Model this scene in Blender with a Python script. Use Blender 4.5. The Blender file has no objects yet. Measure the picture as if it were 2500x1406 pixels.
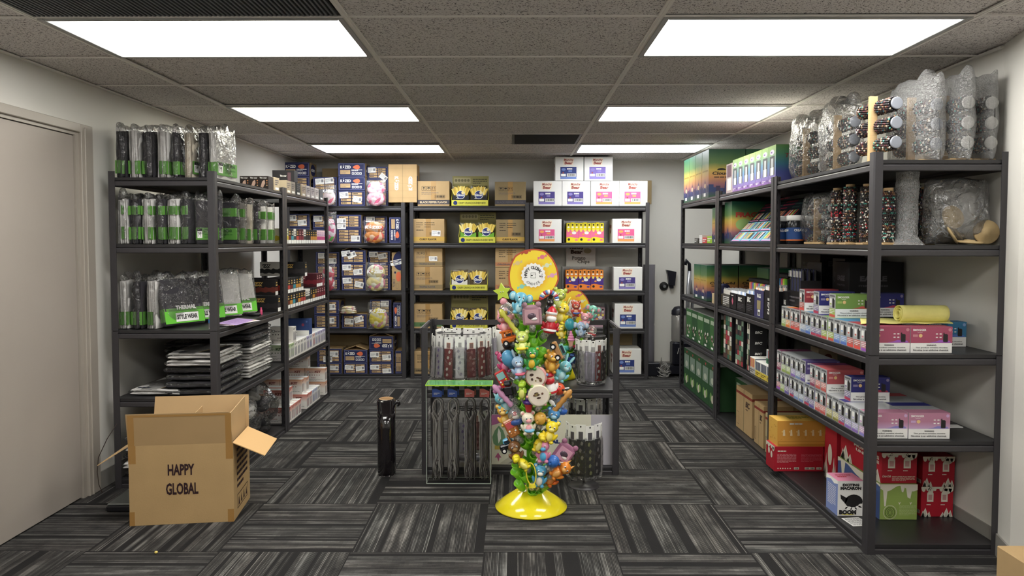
import bpy, math, random
from mathutils import Vector as V, Matrix, Euler, noise
PI = math.pi
col = bpy.context.scene.collection
S = bpy.context.scene
# ------------------------------------------------------------ camera, world, lamps, exposure
CF, CH, CPIT, CYAW, CROLL = 1758., 1.407, .0424, .0073, -.0004
cam = bpy.data.cameras.new('camera'); camo = bpy.data.objects.new('camera', cam); col.objects.link(camo)
cam.sensor_fit = 'HORIZONTAL'; cam.sensor_width = 36; cam.lens = 36 * CF / 2500
cam.shift_x = (1250 - 1245.3) / 2500; cam.shift_y = -(703 - 663.8) / 2500
cam.clip_start = .05; cam.clip_end = 60
camo.location = (0, 0, CH); camo.rotation_euler = (PI / 2 - CPIT, 0, CYAW)
S.camera = camo
S.view_settings.view_transform = 'Standard'; S.view_settings.look = 'None'
S.view_settings.gamma = 1; S.view_settings.use_curve_mapping = False
S.view_settings.exposure = 1.0
w = bpy.data.worlds.new('world'); S.world = w; w.use_nodes = True
w.node_tree.nodes['Background'].inputs[0].default_value = (.9, .95, 1, 1)
w.node_tree.nodes['Background'].inputs[1].default_value = .25
S.cycles.max_bounces = 8; S.cycles.transparent_max_bounces = 24; S.cycles.caustics_reflective = False; S.cycles.caustics_refractive = False
LAMP = 7.0
# ------------------------------------------------------------ room numbers (metres)
XL, XR, YB, YN, ZC = -2.36, 2.185, 7.82, -2.6, 2.275
GX, GY, TW, TD = -.657, 2.821, 1.2192, .6096          # ceiling grid
FX, FY, FT = -.7446, 3.203, .6012                     # carpet grid

# ------------------------------------------------------------ materials
MATS = {}
def srgb(h):
    if isinstance(h, str):
        h = h.lstrip('#'); h = [int(h[i:i + 2], 16) / 255 for i in (0, 2, 4)]
    return tuple(((c + .055) / 1.055) ** 2.4 if c > .04045 else c / 12.92 for c in h) + (1,)
def mat(name, c='#888888', rough=.55, metal=0, spec=.4, bump=0, bscale=40, var=0, vscale=8, coat=0, stretch=None):
    """procedural principled material: base colour with slight noise variation and noise bump"""
    if name in MATS: return MATS[name]
    m = bpy.data.materials.new(name); m.use_nodes = True; nt = m.node_tree; b = nt.nodes['Principled BSDF']
    c = srgb(c) if isinstance(c, str) else c
    b.inputs['Base Color'].default_value = c; b.inputs['Roughness'].default_value = rough
    b.inputs['Metallic'].default_value = metal; b.inputs['Specular IOR Level'].default_value = spec
    if coat: b.inputs['Coat Weight'].default_value = coat
    m.diffuse_color = c
    tc = nt.nodes.new('ShaderNodeTexCoord'); vec = tc.outputs['Object']
    if stretch:
        mp = nt.nodes.new('ShaderNodeMapping'); mp.inputs['Scale'].default_value = stretch
        nt.links.new(vec, mp.inputs[0]); vec = mp.outputs[0]
    if var:
        n = nt.nodes.new('ShaderNodeTexNoise'); n.inputs['Scale'].default_value = vscale; n.inputs['Detail'].default_value = 4
        nt.links.new(vec, n.inputs['Vector'])
        mr = nt.nodes.new('ShaderNodeMapRange'); mr.inputs[1].default_value = .3; mr.inputs[2].default_value = .7
        mr.inputs[3].default_value = 1 - var; mr.inputs[4].default_value = 1 + var * .6
        nt.links.new(n.outputs[0], mr.inputs[0])
        mx = nt.nodes.new('ShaderNodeMix'); mx.data_type = 'RGBA'; mx.blend_type = 'MULTIPLY'; mx.inputs[0].default_value = 1
        mx.inputs[6].default_value = c; nt.links.new(mr.outputs[0], mx.inputs[7]); nt.links.new(mx.outputs[2], b.inputs['Base Color'])
    if bump:
        n = nt.nodes.new('ShaderNodeTexNoise'); n.inputs['Scale'].default_value = bscale; n.inputs['Detail'].default_value = 5
        nt.links.new(vec, n.inputs['Vector'])
        bp = nt.nodes.new('ShaderNodeBump'); bp.inputs['Strength'].default_value = bump; bp.inputs['Distance'].default_value = .02
        nt.links.new(n.outputs[0], bp.inputs['Height']); nt.links.new(bp.outputs[0], b.inputs['Normal'])
    MATS[name] = m
    return m
def ink(h, rough=.6): return mat('ink_' + h.strip('#'), h, rough)
def gloss(h): return mat('gloss_' + h.strip('#'), h, .28, spec=.5)
def glassy(name, tint=(1, 1, 1), alpha=.25, rough=.08, bump=.0, bscale=30, white=0.0, ior_spec=.6, refl=.5):
    """clear film or sheet: part transparent, part glossy with crinkle bump"""
    if name in MATS: return MATS[name]
    m = bpy.data.materials.new(name); m.use_nodes = True; nt = m.node_tree; nt.nodes.clear()
    out = nt.nodes.new('ShaderNodeOutputMaterial'); tr = nt.nodes.new('ShaderNodeBsdfTransparent'); tr.inputs[0].default_value = tint + (1,)
    pr = nt.nodes.new('ShaderNodeBsdfPrincipled'); pr.inputs['Base Color'].default_value = tuple(.75 * t for t in tint) + (1,)
    pr.inputs['Roughness'].default_value = rough; pr.inputs['Specular IOR Level'].default_value = ior_spec
    gl = nt.nodes.new('ShaderNodeBsdfGlossy'); gl.inputs['Roughness'].default_value = rough
    lw = nt.nodes.new('ShaderNodeFresnel'); lw.inputs[0].default_value = 1.6
    m1 = nt.nodes.new('ShaderNodeMixShader'); m2 = nt.nodes.new('ShaderNodeMixShader')
    m1.inputs[0].default_value = white
    nt.links.new(tr.outputs[0], m1.inputs[1]); nt.links.new(pr.outputs[0], m1.inputs[2])
    mu = nt.nodes.new('ShaderNodeMath'); mu.operation = 'MULTIPLY_ADD'; mu.inputs[1].default_value = refl; mu.inputs[2].default_value = alpha; mu.use_clamp = True
    nt.links.new(lw.outputs[0], mu.inputs[0]); nt.links.new(mu.outputs[0], m2.inputs[0])
    nt.links.new(m1.outputs[0], m2.inputs[1]); nt.links.new(gl.outputs[0], m2.inputs[2]); nt.links.new(m2.outputs[0], out.inputs[0])
    if bump:
        tc = nt.nodes.new('ShaderNodeTexCoord'); n = nt.nodes.new('ShaderNodeTexNoise'); n.inputs['Scale'].default_value = bscale
        n.inputs['Detail'].default_value = 3; n.inputs['Distortion'].default_value = 1.2; nt.links.new(tc.outputs['Object'], n.inputs['Vector'])
        bp = nt.nodes.new('ShaderNodeBump'); bp.inputs['Strength'].default_value = bump; bp.inputs['Distance'].default_value = .02
        nt.links.new(n.outputs[0], bp.inputs['Height'])
        for q in (gl, pr, lw): nt.links.new(bp.outputs[0], q.inputs['Normal'])
    m.diffuse_color = (.8, .8, .8, .3)
    MATS[name] = m
    return m

class NB:
    """tiny node-graph builder for scalar maths"""
    def __init__(s, name):
        s.m = bpy.data.materials.new(name); s.m.use_nodes = True; s.nt = s.m.node_tree; s.b = s.nt.nodes['Principled BSDF']
        MATS[name] = s.m
    def n(s, t, **k):
        q = s.nt.nodes.new('ShaderNode' + t)
        for a, v in k.items(): setattr(q, a, v)
        return q
    def put(s, i, v):
        if isinstance(v, (int, float)): i.default_value = v
        elif isinstance(v, tuple): i.default_value = v
        else: s.nt.links.new(v, i)
    def f(s, op, a, b=0., c=0., clamp=False):
        q = s.n('Math', operation=op); q.use_clamp = clamp
        for i, v in enumerate((a, b, c)): s.put(q.inputs[i], v)
        return q.outputs[0]
    def mix(s, t, a, b):
        q = s.n('Mix', data_type='RGBA'); s.put(q.inputs[0], t); s.put(q.inputs[6], a); s.put(q.inputs[7], b); return q.outputs[2]
    def lerp(s, t, a, b): return s.f('ADD', s.f('MULTIPLY', s.f('SUBTRACT', b, a), t), a)
    def xyz(s, x, y, z=0.):
        q = s.n('CombineXYZ'); s.put(q.inputs[0], x); s.put(q.inputs[1], y); s.put(q.inputs[2], z); return q.outputs[0]
    def noise(s, v, scale, detail=2., rough=.5):
        q = s.n('TexNoise'); s.put(q.inputs['Vector'], v); q.inputs['Scale'].default_value = scale
        q.inputs['Detail'].default_value = detail; q.inputs['Roughness'].default_value = rough; return q.outputs[0]
    def white(s, v): q = s.n('TexWhiteNoise'); s.put(q.inputs['Vector'], v); return q.outputs[0]
    def bump(s, h, st, d=.01):
        q = s.n('Bump'); q.inputs['Strength'].default_value = st; q.inputs['Distance'].default_value = d; s.put(q.inputs['Height'], h)
        s.nt.links.new(q.outputs[0], s.b.inputs['Normal'])

def carpet_material():
    g = NB('carpet'); tc = g.n('TexCoord'); sp = g.n('SeparateXYZ'); g.put(sp.inputs[0], tc.outputs['Object'])
    X = g.f('DIVIDE', g.f('SUBTRACT', sp.outputs[0], FX), FT); Y = g.f('DIVIDE', g.f('SUBTRACT', sp.outputs[1], FY), FT)
    ix, iy = g.f('FLOOR', X), g.f('FLOOR', Y); fx, fy = g.f('FRACT', X), g.f('FRACT', Y)
    par = g.f('PINGPONG', g.f('ADD', ix, iy), 1.)                    # 1 on every other tile
    u = g.lerp(par, fx, fy); v = g.lerp(par, fy, fx)                 # u runs across the stripes
    tid = g.f('ADD', g.f('MULTIPLY', ix, 7.13), g.f('MULTIPLY', iy, 3.71))
    line = g.f('FLOOR', g.f('MULTIPLY', u, 96.)); fl = g.f('FRACT', g.f('MULTIPLY', u, 96.))
    band = g.noise(g.xyz(g.f('MULTIPLY', u, 11.), tid, 0.), 1., 1.)
    bandon = g.f('SMOOTH_MIN', 1., g.f('MULTIPLY', g.f('SUBTRACT', band, .41), 40.), .01, True)
    bandon = g.f('MAXIMUM', bandon, 0.)
    h = g.white(g.xyz(line, tid, 1.))
    vq = g.f('DIVIDE', g.f('FLOOR', g.f('MULTIPLY', v, 30.)), 30.); patch = g.noise(g.xyz(g.f('MULTIPLY', u, 9.), g.f('MULTIPLY', vq, 4.), tid), 1., 3., .7)
    fill = g.f('MULTIPLY', g.f('SUBTRACT', g.noise(g.xyz(g.f('MULTIPLY', u, 14.), g.f('MULTIPLY', v, 1.2), g.f('ADD', tid, 40.)), 1., 2.), .52), 9., 0., True)
    thin = g.f('GREATER_THAN', fl, .55)
    lum = g.f('MULTIPLY', g.f('ADD', g.f('MULTIPLY', thin, .62), g.f('MULTIPLY', fill, .5)), g.f('ADD', g.f('MULTIPLY', h, .9), .25))
    lum = g.f('MULTIPLY', lum, g.f('MULTIPLY', g.f('SUBTRACT', patch, .22), 1.9, 0., True))
    bright = g.f('GREATER_THAN', h, .93)
    lum = g.f('ADD', lum, g.f('MULTIPLY', g.f('MULTIPLY', bright, thin), .35))
    lum = g.f('MULTIPLY', lum, bandon)
    grain = g.noise(tc.outputs['Object'], 420., 2.)
    lum = g.f('MULTIPLY', lum, g.f('ADD', g.f('MULTIPLY', grain, 1.3), .35))
    edge = g.f('MULTIPLY', g.f('GREATER_THAN', u, .012), g.f('LESS_THAN', u, .988))
    lum = g.f('MULTIPLY', lum, edge)
    tint = g.noise(g.xyz(g.f('MULTIPLY', u, 5.), tid, 9.), 1., 1.)
    hi = g.mix(tint, (.36, .32, .29, 1), (.25, .265, .257, 1))
    lo = g.mix(g.noise(tc.outputs['Object'], 3., 2.), (.0165, .016, .0165, 1), (.024, .0225, .0225, 1))
    c = g.mix(lum, lo, hi)
    g.put(g.b.inputs['Base Color'], c); g.b.inputs['Roughness'].default_value = .95; g.b.inputs['Specular IOR Level'].default_value = .1
    g.bump(g.f('ADD', grain, g.f('MULTIPLY', fl, .6)), .5, .003)
    return g.m
def ceiling_material():
    g = NB('ceiling_tile'); tc = g.n('TexCoord'); P = tc.outputs['Object']
    n1 = g.noise(P, 85., 3., .6); n2 = g.noise(P, 190., 2.); n3 = g.noise(P, 2.2, 2.)
    vo = g.n('TexVoronoi', feature='DISTANCE_TO_EDGE'); vo.inputs['Scale'].default_value = 85.; g.put(vo.inputs['Vector'], P)
    fis = g.f('MULTIPLY', g.f('LESS_THAN', vo.outputs['Distance'], .075), g.f('GREATER_THAN', n1, .53))
    pin = g.f('GREATER_THAN', n2, .64)
    s = g.f('MAXIMUM', fis, g.f('MULTIPLY', pin, .6))
    c = g.mix(s, g.mix(n3, (.66, .62, .60, 1), (.74, .70, .68, 1)), (.14, .125, .125, 1))
    g.put(g.b.inputs['Base Color'], c); g.b.inputs['Roughness'].default_value = .95; g.b.inputs['Specular IOR Level'].default_value = .1
    g.bump(g.f('SUBTRACT', 1., s), .4, .003)
    return g.m
def emission(name, c, st, stripes=0):
    m = bpy.data.materials.new(name); m.use_nodes = True; nt = m.node_tree; b = nt.nodes['Principled BSDF']
    b.inputs['Base Color'].default_value = (.8, .8, .8, 1); b.inputs['Emission Color'].default_value = c + (1,); b.inputs['Emission Strength'].default_value = st
    if stripes:   # two tubes behind a prismatic lens: a little brighter along each tube
        tc = nt.nodes.new('ShaderNodeTexCoord'); wv = nt.nodes.new('ShaderNodeTexWave'); wv.bands_direction = 'Y'; wv.inputs['Scale'].default_value = 1.6
        wv.inputs['Distortion'].default_value = .6; nt.links.new(tc.outputs['Object'], wv.inputs[0])
        mr = nt.nodes.new('ShaderNodeMapRange'); mr.inputs[3].default_value = st * .8; mr.inputs[4].default_value = st * 1.15
        nt.links.new(wv.outputs[1], mr.inputs[0]); nt.links.new(mr.outputs[0], b.inputs['Emission Strength'])
    MATS[name] = m; return m

# ------------------------------------------------------------ mesh builder
class MB:
    def __init__(s): s.v = []; s.f = []; s.m = []; s.mats = []; s.sm = []; s.fr = None; s.T = None
    def mi(s, m):
        if m not in s.mats: s.mats.append(m)
        return s.mats.index(m)
    def add(s, vs, fs, m, smooth=False):
        o = len(s.v)
        if s.T is not None: vs = [s.T @ V(p) for p in vs]
        s.v += [tuple(p) for p in vs]; k = s.mi(m)
        for f in fs: s.f.append(tuple(o + i for i in f)); s.m.append(k); s.sm.append(smooth)
    def box(s, x0, y0, z0, x1, y1, z1, m, b=0):
        if b <= 0:
            vs = [(x, y, z) for z in (z0, z1) for y in (y0, y1) for x in (x0, x1)]
            s.add(vs, [(0, 2, 3, 1), (4, 5, 7, 6), (0, 1, 5, 4), (2, 6, 7, 3), (0, 4, 6, 2), (1, 3, 7, 5)], m); return
        L = [(x0, x1), (y0, y1), (z0, z1)]; vs = []; idx = {}
        for sx in (0, 1):
            for sy in (0, 1):
                for sz in (0, 1):
                    sg = (sx, sy, sz)
                    for ax in range(3):      # vertex lying on the face normal to ax
                        p = [L[k][sg[k]] + (0 if k == ax else (b if sg[k] == 0 else -b)) for k in range(3)]
                        idx[(sg, ax)] = len(vs); vs.append(p)
        fs = []
        for ax in range(3):
            a, c = [k for k in range(3) if k != ax]
            for sd in (0, 1):
                q = []
                for (p, r) in ((0, 0), (1, 0), (1, 1), (0, 1)):
                    sg = [0, 0, 0]; sg[ax] = sd; sg[a] = p; sg[c] = r; q.append(idx[(tuple(sg), ax)])
                fl = (sd == 0) ^ (ax == 1)
                fs.append(tuple(reversed(q)) if fl else tuple(q))
        for ax in range(3):                  # edges parallel to ax
            a, c = [k for k in range(3) if k != ax]
            for p in (0, 1):
                for r in (0, 1):
                    sg0 = [0, 0, 0]; sg0[a] = p; sg0[c] = r; sg1 = list(sg0); sg1[ax] = 1; sg0, sg1 = tuple(sg0), tuple(sg1)
                    q = [idx[(sg0, a)], idx[(sg1, a)], idx[(sg1, c)], idx[(sg0, c)]]
                    fs.append(tuple(q) if ((p ^ r) ^ (ax == 1)) else tuple(reversed(q)))
        for sg in [(i, j, k) for i in (0, 1) for j in (0, 1) for k in (0, 1)]:
            q = (idx[(sg, 0)], idx[(sg, 1)], idx[(sg, 2)])
            fs.append(q if sum(sg) % 2 else tuple(reversed(q)))
        s.add(vs, fs, m)
    def prism(s, pts, a, b, m, axis='y', cap=True):
        """polygon pts (p,q) extruded along axis from a to b"""
        def P(p, q, t): return {'x': (t, p, q), 'y': (p, t, q), 'z': (p, q, t)}[axis]
        n = len(pts); vs = [P(p, q, a) for p, q in pts] + [P(p, q, b) for p, q in pts]
        fs = [(i, (i + 1) % n, n + (i + 1) % n, n + i) for i in range(n)]
        if cap: fs += [tuple(range(n))[::-1], tuple(range(n, 2 * n))]
        s.add(vs, fs, m)
    def lathe(s, prof, m, seg=20, c=(0, 0, 0), axis='z', smooth=True, cap=True):
        vs = []; fs = []; n = len(prof)
        for i in range(seg):
            t = 2 * PI * i / seg; ct, st = math.cos(t), math.sin(t)
            for r, z in prof:
                p = {'z': (r * ct, r * st, z), 'y': (r * st, z, r * ct), 'x': (z, r * ct, r * st)}[axis]
                vs.append((c[0] + p[0], c[1] + p[1], c[2] + p[2]))
        for i in range(seg):
            j = (i + 1) % seg
            for k in range(n - 1): fs.append((i * n + k, j * n + k, j * n + k + 1, i * n + k + 1))
        s.add(vs, fs, m, smooth)
        if cap:
            if prof[0][0] > 1e-6: s.add([vs[i * n] for i in range(seg)], [tuple(range(seg))[::-1]], m)
            if prof[-1][0] > 1e-6: s.add([vs[i * n + n - 1] for i in range(seg)], [tuple(range(seg))], m)
    def tube(s, pts, r, m, seg=6, closed=False, caps=True):
        pts = [V(p) for p in pts]; n = len(pts); vs = []; fs = []
        up = None
        for i, p in enumerate(pts):
            a = pts[(i - 1) % n] if (closed or i) else p; b = pts[(i + 1) % n] if (closed or i < n - 1) else p
            t = (b - a).normalized() if (b - a).length > 1e-9 else V((0, 0, 1))
            if up is None: up = t.orthogonal().normalized()
            up = (up - t * up.dot(t)); up = up.normalized() if up.length > 1e-6 else t.orthogonal().normalized()
            q = t.cross(up); rr = r[i] if isinstance(r, (list, tuple)) else r
            for k in range(seg):
                an = 2 * PI * k / seg; vs.append(p + (up * math.cos(an) + q * math.sin(an)) * rr)
        for i in range(n if closed else n - 1):
            j = (i + 1) % n
            for k in range(seg): fs.append((i * seg + k, i * seg + (k + 1) % seg, j * seg + (k + 1) % seg, j * seg + k))
        if caps and not closed: fs += [tuple(range(seg))[::-1], tuple((n - 1) * seg + k for k in range(seg))]
        s.add(vs, fs, m, True)
    def ball(s, c, r, m, seg=14, rings=9, rot=None):
        """ellipsoid; r scalar or 3-tuple, rot euler degrees"""
        if isinstance(r, (int, float)): r = (r, r, r)
        R = Euler([math.radians(a) for a in rot]).to_matrix() if rot else None
        vs = []; fs = []
        for i in range(rings + 1):
            ph = PI * i / rings
            for k in range(seg):
                t = 2 * PI * k / seg
                p = V((r[0] * math.sin(ph) * math.cos(t), r[1] * math.sin(ph) * math.sin(t), -r[2] * math.cos(ph)))
                if R: p = R @ p
                vs.append(p + V(c))
        for i in range(rings):
            for k in range(seg):
                a, b = i * seg + k, i * seg + (k + 1) % seg
                if i == 0: fs.append((a, b + seg, a + seg))
                elif i == rings - 1: fs.append((a, b, a + seg))
                else: fs.append((a, b, b + seg, a + seg))
        s.add(vs, fs, m, True)
    # ---- flat printing on a face: frame = (origin, u, v, n)
    def frame(s, o, u, v): s.fr = (V(o), V(u), V(v), V(u).cross(V(v))); return s
    def P(s, u, v, e=0.): o, U, W, N = s.fr; return o + U * u + W * v + N * e
    def rect(s, u0, v0, u1, v1, m, e=.0006): s.add([s.P(u0, v0, e), s.P(u1, v0, e), s.P(u1, v1, e), s.P(u0, v1, e)], [(0, 1, 2, 3)], m)
    def poly(s, pts, m, e=.0006): s.add([s.P(a, b, e) for a, b in pts], [tuple(range(len(pts)))], m)
    def disc(s, u, v, r, m, e=.0006, ry=None, seg=20, a0=0, a1=360):
        ry = r if ry is None else ry
        n = seg if a1 - a0 < 360 else seg - 1
        s.poly([(u + r * math.cos(math.radians(a0 + (a1 - a0) * i / n if a1 - a0 < 360 else 360 * i / seg)), v + ry * math.sin(math.radians(a0 + (a1 - a0) * i / n if a1 - a0 < 360 else 360 * i / seg))) for i in range(n + 1)], m, e)
    def outline(s, u0, v0, u1, v1, t, m, e=.0008):
        s.rect(u0, v0, u1, v0 + t, m, e); s.rect(u0, v1 - t, u1, v1, m, e); s.rect(u0, v0 + t, u0 + t, v1 - t, m, e); s.rect(u1 - t, v0 + t, u1, v1 - t, m, e)
    def lines(s, u0, v0, u1, v1, n, m, e=.0009, fill=.45, seed=0):
        """rows of small illegible print"""
        rnd = random.Random(seed); p = (v1 - v0) / n
        for i in range(n):
            x = u0; y = v1 - p * (i + 1) + p * (1 - fill) / 2; end = u0 + (u1 - u0) * (1 if i < n - 1 else .6)
            while x < end:
                l = (u1 - u0) * rnd.uniform(.06, .22); s.rect(x, y, min(x + l, end), y + p * fill, m, e); x += l + (u1 - u0) * .025
    def bars(s, u0, v0, u1, v1, m, e=.0012, seed=0, n=14):
        rnd = random.Random(seed); x = u0; W = u1 - u0
        while x < u1 - W * .01:
            l = W / n * rnd.choice((.25, .4, .7)); s.rect(x, v0, min(x + l, u1), v1, m, e); x += l + W / n * rnd.choice((.25, .45))
    def text(s, t, u0, v0, u1, v1, m, e=.001, rot=0, slant=0, bold=0, base=True):
        """text scaled to fill the box; rot in degrees turns it inside its box (90 / -90 swap the sides)"""
        vs, fs, bb = glyphs(t, bold); W, Hh = max(bb[2] - bb[0], 1e-6), max(bb[3] - bb[1], 1e-6)
        cu, cv = (u0 + u1) / 2, (v0 + v1) / 2; w, h = u1 - u0, v1 - v0
        if abs(rot) == 90: w, h = h, w
        a = math.radians(rot); ca, sa = math.cos(a), math.sin(a); out = []
        for x, y in vs:
            p, q = ((x - bb[0]) / W - .5) * w, ((y - bb[1]) / Hh - .5) * h; p += slant * q
            out.append(s.P(cu + p * ca - q * sa, cv + p * sa + q * ca, e))
        s.add(out, fs, m)
    def arc_text(s, t, u, v, r, h, m, a0, a1, e=.001, up=True):
        n = len(t)
        for i, ch in enumerate(t):
            if ch == ' ': continue
            a = a0 + (a1 - a0) * (i + .5) / n; ar = math.radians(a); cu, cv = u + r * math.cos(ar), v + r * math.sin(ar)
            vs, fs, bb = glyphs(ch, .02); sc = h / .72; mx = (bb[0] + bb[2]) / 2
            th = ar - PI / 2 if up else ar + PI / 2; ct, st = math.cos(th), math.sin(th); out = []
            for x, y in vs:
                p, q = (x - mx) * sc, (y - .36) * sc; out.append(s.P(cu + p * ct - q * st, cv + p * st + q * ct, e))
            s.add(out, fs, m)
    def boxfaces(s, w, d, h, side='front', z=0):
        if side == 'front': return s.frame((-w / 2, -d / 2, z), (1, 0, 0), (0, 0, 1))
        if side == 'right': return s.frame((w / 2, -d / 2, z), (0, 1, 0), (0, 0, 1))
        if side == 'left': return s.frame((-w / 2, d / 2, z), (0, -1, 0), (0, 0, 1))
        if side == 'back': return s.frame((w / 2, d / 2, z), (-1, 0, 0), (0, 0, 1))
        return s.frame((-w / 2, -d / 2, z + h), (1, 0, 0), (0, 1, 0))
    def mesh(s, name):
        me = bpy.data.meshes.new(name); me.from_pydata(s.v, [], s.f)
        for m in s.mats: me.materials.append(m)
        me.polygons.foreach_set('material_index', s.m); me.polygons.foreach_set('use_smooth', s.sm); me.update()
        return me
    def build(s, name, parent=None, loc=(0, 0, 0), rz=0, rot=None):
        o = bpy.data.objects.new(name, s.mesh(name)); col.objects.link(o); o.parent = parent
        o.location = loc; o.rotation_euler = rot or (0, 0, rz)
        return o
GL = {}
def glyphs(t, bold=0):
    k = (t, bold)
    if k not in GL:
        cu = bpy.data.curves.new('lettering', 'FONT'); cu.body = t; cu.size = 1; cu.resolution_u = 2; cu.offset = bold
        cu.space_line = .85; cu.align_x = 'CENTER'
        ob = bpy.data.objects.new('lettering', cu); me = ob.to_mesh()
        vs = [(v.co.x, v.co.y) for v in me.vertices]; fs = [tuple(p.vertices) for p in me.polygons]
        fs = [f if (sum(vs[f[i]][0] * vs[f[(i + 1) % len(f)]][1] - vs[f[(i + 1) % len(f)]][0] * vs[f[i]][1] for i in range(len(f))) > 0) else f[::-1] for f in fs]
        bb = (min(v[0] for v in vs), min(v[1] for v in vs), max(v[0] for v in vs), max(v[1] for v in vs)) if vs else (0, 0, 1, 1)
        GL[k] = (vs, fs, bb); ob.to_mesh_clear(); bpy.data.objects.remove(ob); bpy.data.curves.remove(cu)
    return GL[k]
# ------------------------------------------------------------ object helpers
def tag(o, label=None, cat=None, group=None, kind=None):
    if label: o['label'] = label
    if cat: o['category'] = cat
    if group: o['group'] = group
    if kind: o['kind'] = kind
    return o
def empty(name, loc=(0, 0, 0), rz=0, label=None, cat=None, group=None, rot=None):
    o = bpy.data.objects.new(name, None); col.objects.link(o); o.empty_display_size = .05; o.location = loc; o.rotation_euler = rot or (0, 0, rz)
    return tag(o, label, cat, group)
def kids(o): return [c for c in KID.get(o.name, [])]
KID = {}
def reindex(o):
    for c in bpy.data.objects:
        if c.parent: KID.setdefault(c.parent.name, []).append(c)
def dup(o, loc=None, rz=None, label=None, group=None, parent=None, rot=None, scale=None):
    """copy a thing together with its parts and sub-parts (they share mesh data)"""
    c = o.copy(); col.objects.link(c)
    if parent is not None: c.parent = parent
    if loc is not None: c.location = loc
    if rz is not None: c.rotation_euler = (0, 0, rz)
    if rot is not None: c.rotation_euler = rot
    if scale is not None: c.scale = scale
    if label: c['label'] = label
    if group: c['group'] = group
    for ch in o.children: dup(ch, parent=c)
    return c
def struct(o): o['kind'] = 'structure'; return o
def crease(x, y, k=1., s=0.): return noise.noise(V((x * k, y * k, s)))
# ============================================================ the room
M_wall = mat('wall_paint', '#d6d3cc', .8, var=.02, vscale=3, bump=.04, bscale=300, spec=.2)
M_door = mat('door_laminate', '#a69d94', .5, var=.03, vscale=2, bump=.02, bscale=200)
M_jamb = mat('door_frame_paint', '#a69e94', .4)
M_base = mat('rubber_baseboard', '#8b8883', .5)
M_bar = mat('ceiling_grid_bar', '#e8e4de', .6)
M_carpet = carpet_material(); M_ceil = ceiling_material()
def wallbox(name, *b, m=None):
    q = MB(); q.box(*b, m or M_wall); return struct(q.build(name))
f = MB(); f.box(XL - .1, YN, -.05, XR + .3, YB + .1, 0, M_carpet); struct(f.build('floor'))
wallbox('wall_back', XL - .1, YB, 0, XR + .2, YB + .12, ZC + .1)
wallbox('wall_front', XL - .1, YN - .12, 0, XR + .2, YN, ZC + .1)
DY0, DY1, DZ = 2.93, 3.87, 1.975                       # the leaf of the left door
q = MB(); q.box(XL - .12, DY1 + .14, 0, XL, YB, ZC + .1, M_wall); q.box(XL - .12, DY0 - .14, DZ + .066, XL, DY1 + .14, ZC + .1, M_wall); q.box(XL - .12, YN, 0, XL, DY0 - .14, ZC + .1, M_wall)
struct(q.build('wall_left'))
wallbox('wall_right', XR, 3.27, 0, XR + .12, YB, ZC + .1)
q = MB(); q.prism([(XR, 3.27), (XR + .3, 3.27), (XR + .3, YN), (XR - .065, YN), (XR - .065, 3.05)], 0, ZC + .1, M_wall, 'z'); struct(q.build('wall_right_pier'))
# baseboards
def basebd(name, pts, h=.1, t=.008):
    q = MB(); q.prism([(p[0], p[1]) for p in pts], 0, h, M_base, 'z'); return struct(q.build(name))
basebd('baseboard_back', [(XL, YB - .008), (XR, YB - .008), (XR, YB), (XL, YB)])
basebd('baseboard_right', [(XR - .008, 3.27), (XR, 3.27), (XR, YB), (XR - .008, YB)])
basebd('baseboard_right_pier', [(XR - .008, 3.272), (XR - .073, 3.052), (XR - .073, YN), (XR - .065, YN), (XR - .065, 3.05), (XR, 3.272)])
basebd('baseboard_left', [(XL, DY1 + .14), (XL + .008, DY1 + .14), (XL + .008, YB), (XL, YB)])
# left door: leaf and frame
d = MB(); d.box(XL - .055, DY0, .008, XL - .012, DY1, DZ, M_door, .002); struct(d.build('door_1'))
j = MB()
for ya, yb in ((DY1 + .003, DY1 + .14), (DY0 - .14, DY0 - .003)):
    s_ = 1 if ya > DY1 else -1; y0_, y1_ = (ya, yb) if s_ > 0 else (yb, ya)
    j.box(XL - .12, min(y0_, y0_ + s_ * .05), 0, XL - .002, max(y0_, y0_ + s_ * .05), DZ + .003, M_jamb)
    j.box(XL - .1, min(y0_ + s_ * .03, y1_), 0, XL + .014, max(y0_ + s_ * .03, y1_), DZ + .066, M_jamb, .003)
    j.box(XL - .1, min(y0_ + s_ * .055, y0_ + s_ * .067), 0, XL + .02, max(y0_ + s_ * .055, y0_ + s_ * .067), DZ + .05, M_jamb, .003)
j.box(XL - .12, DY0 - .05, DZ + .003, XL - .002, DY1 + .05, DZ + .03, M_jamb)
j.box(XL - .1, DY0 - .03, DZ + .02, XL + .014, DY1 + .03, DZ + .066, M_jamb, .003)
struct(j.build('trim_1'))
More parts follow.
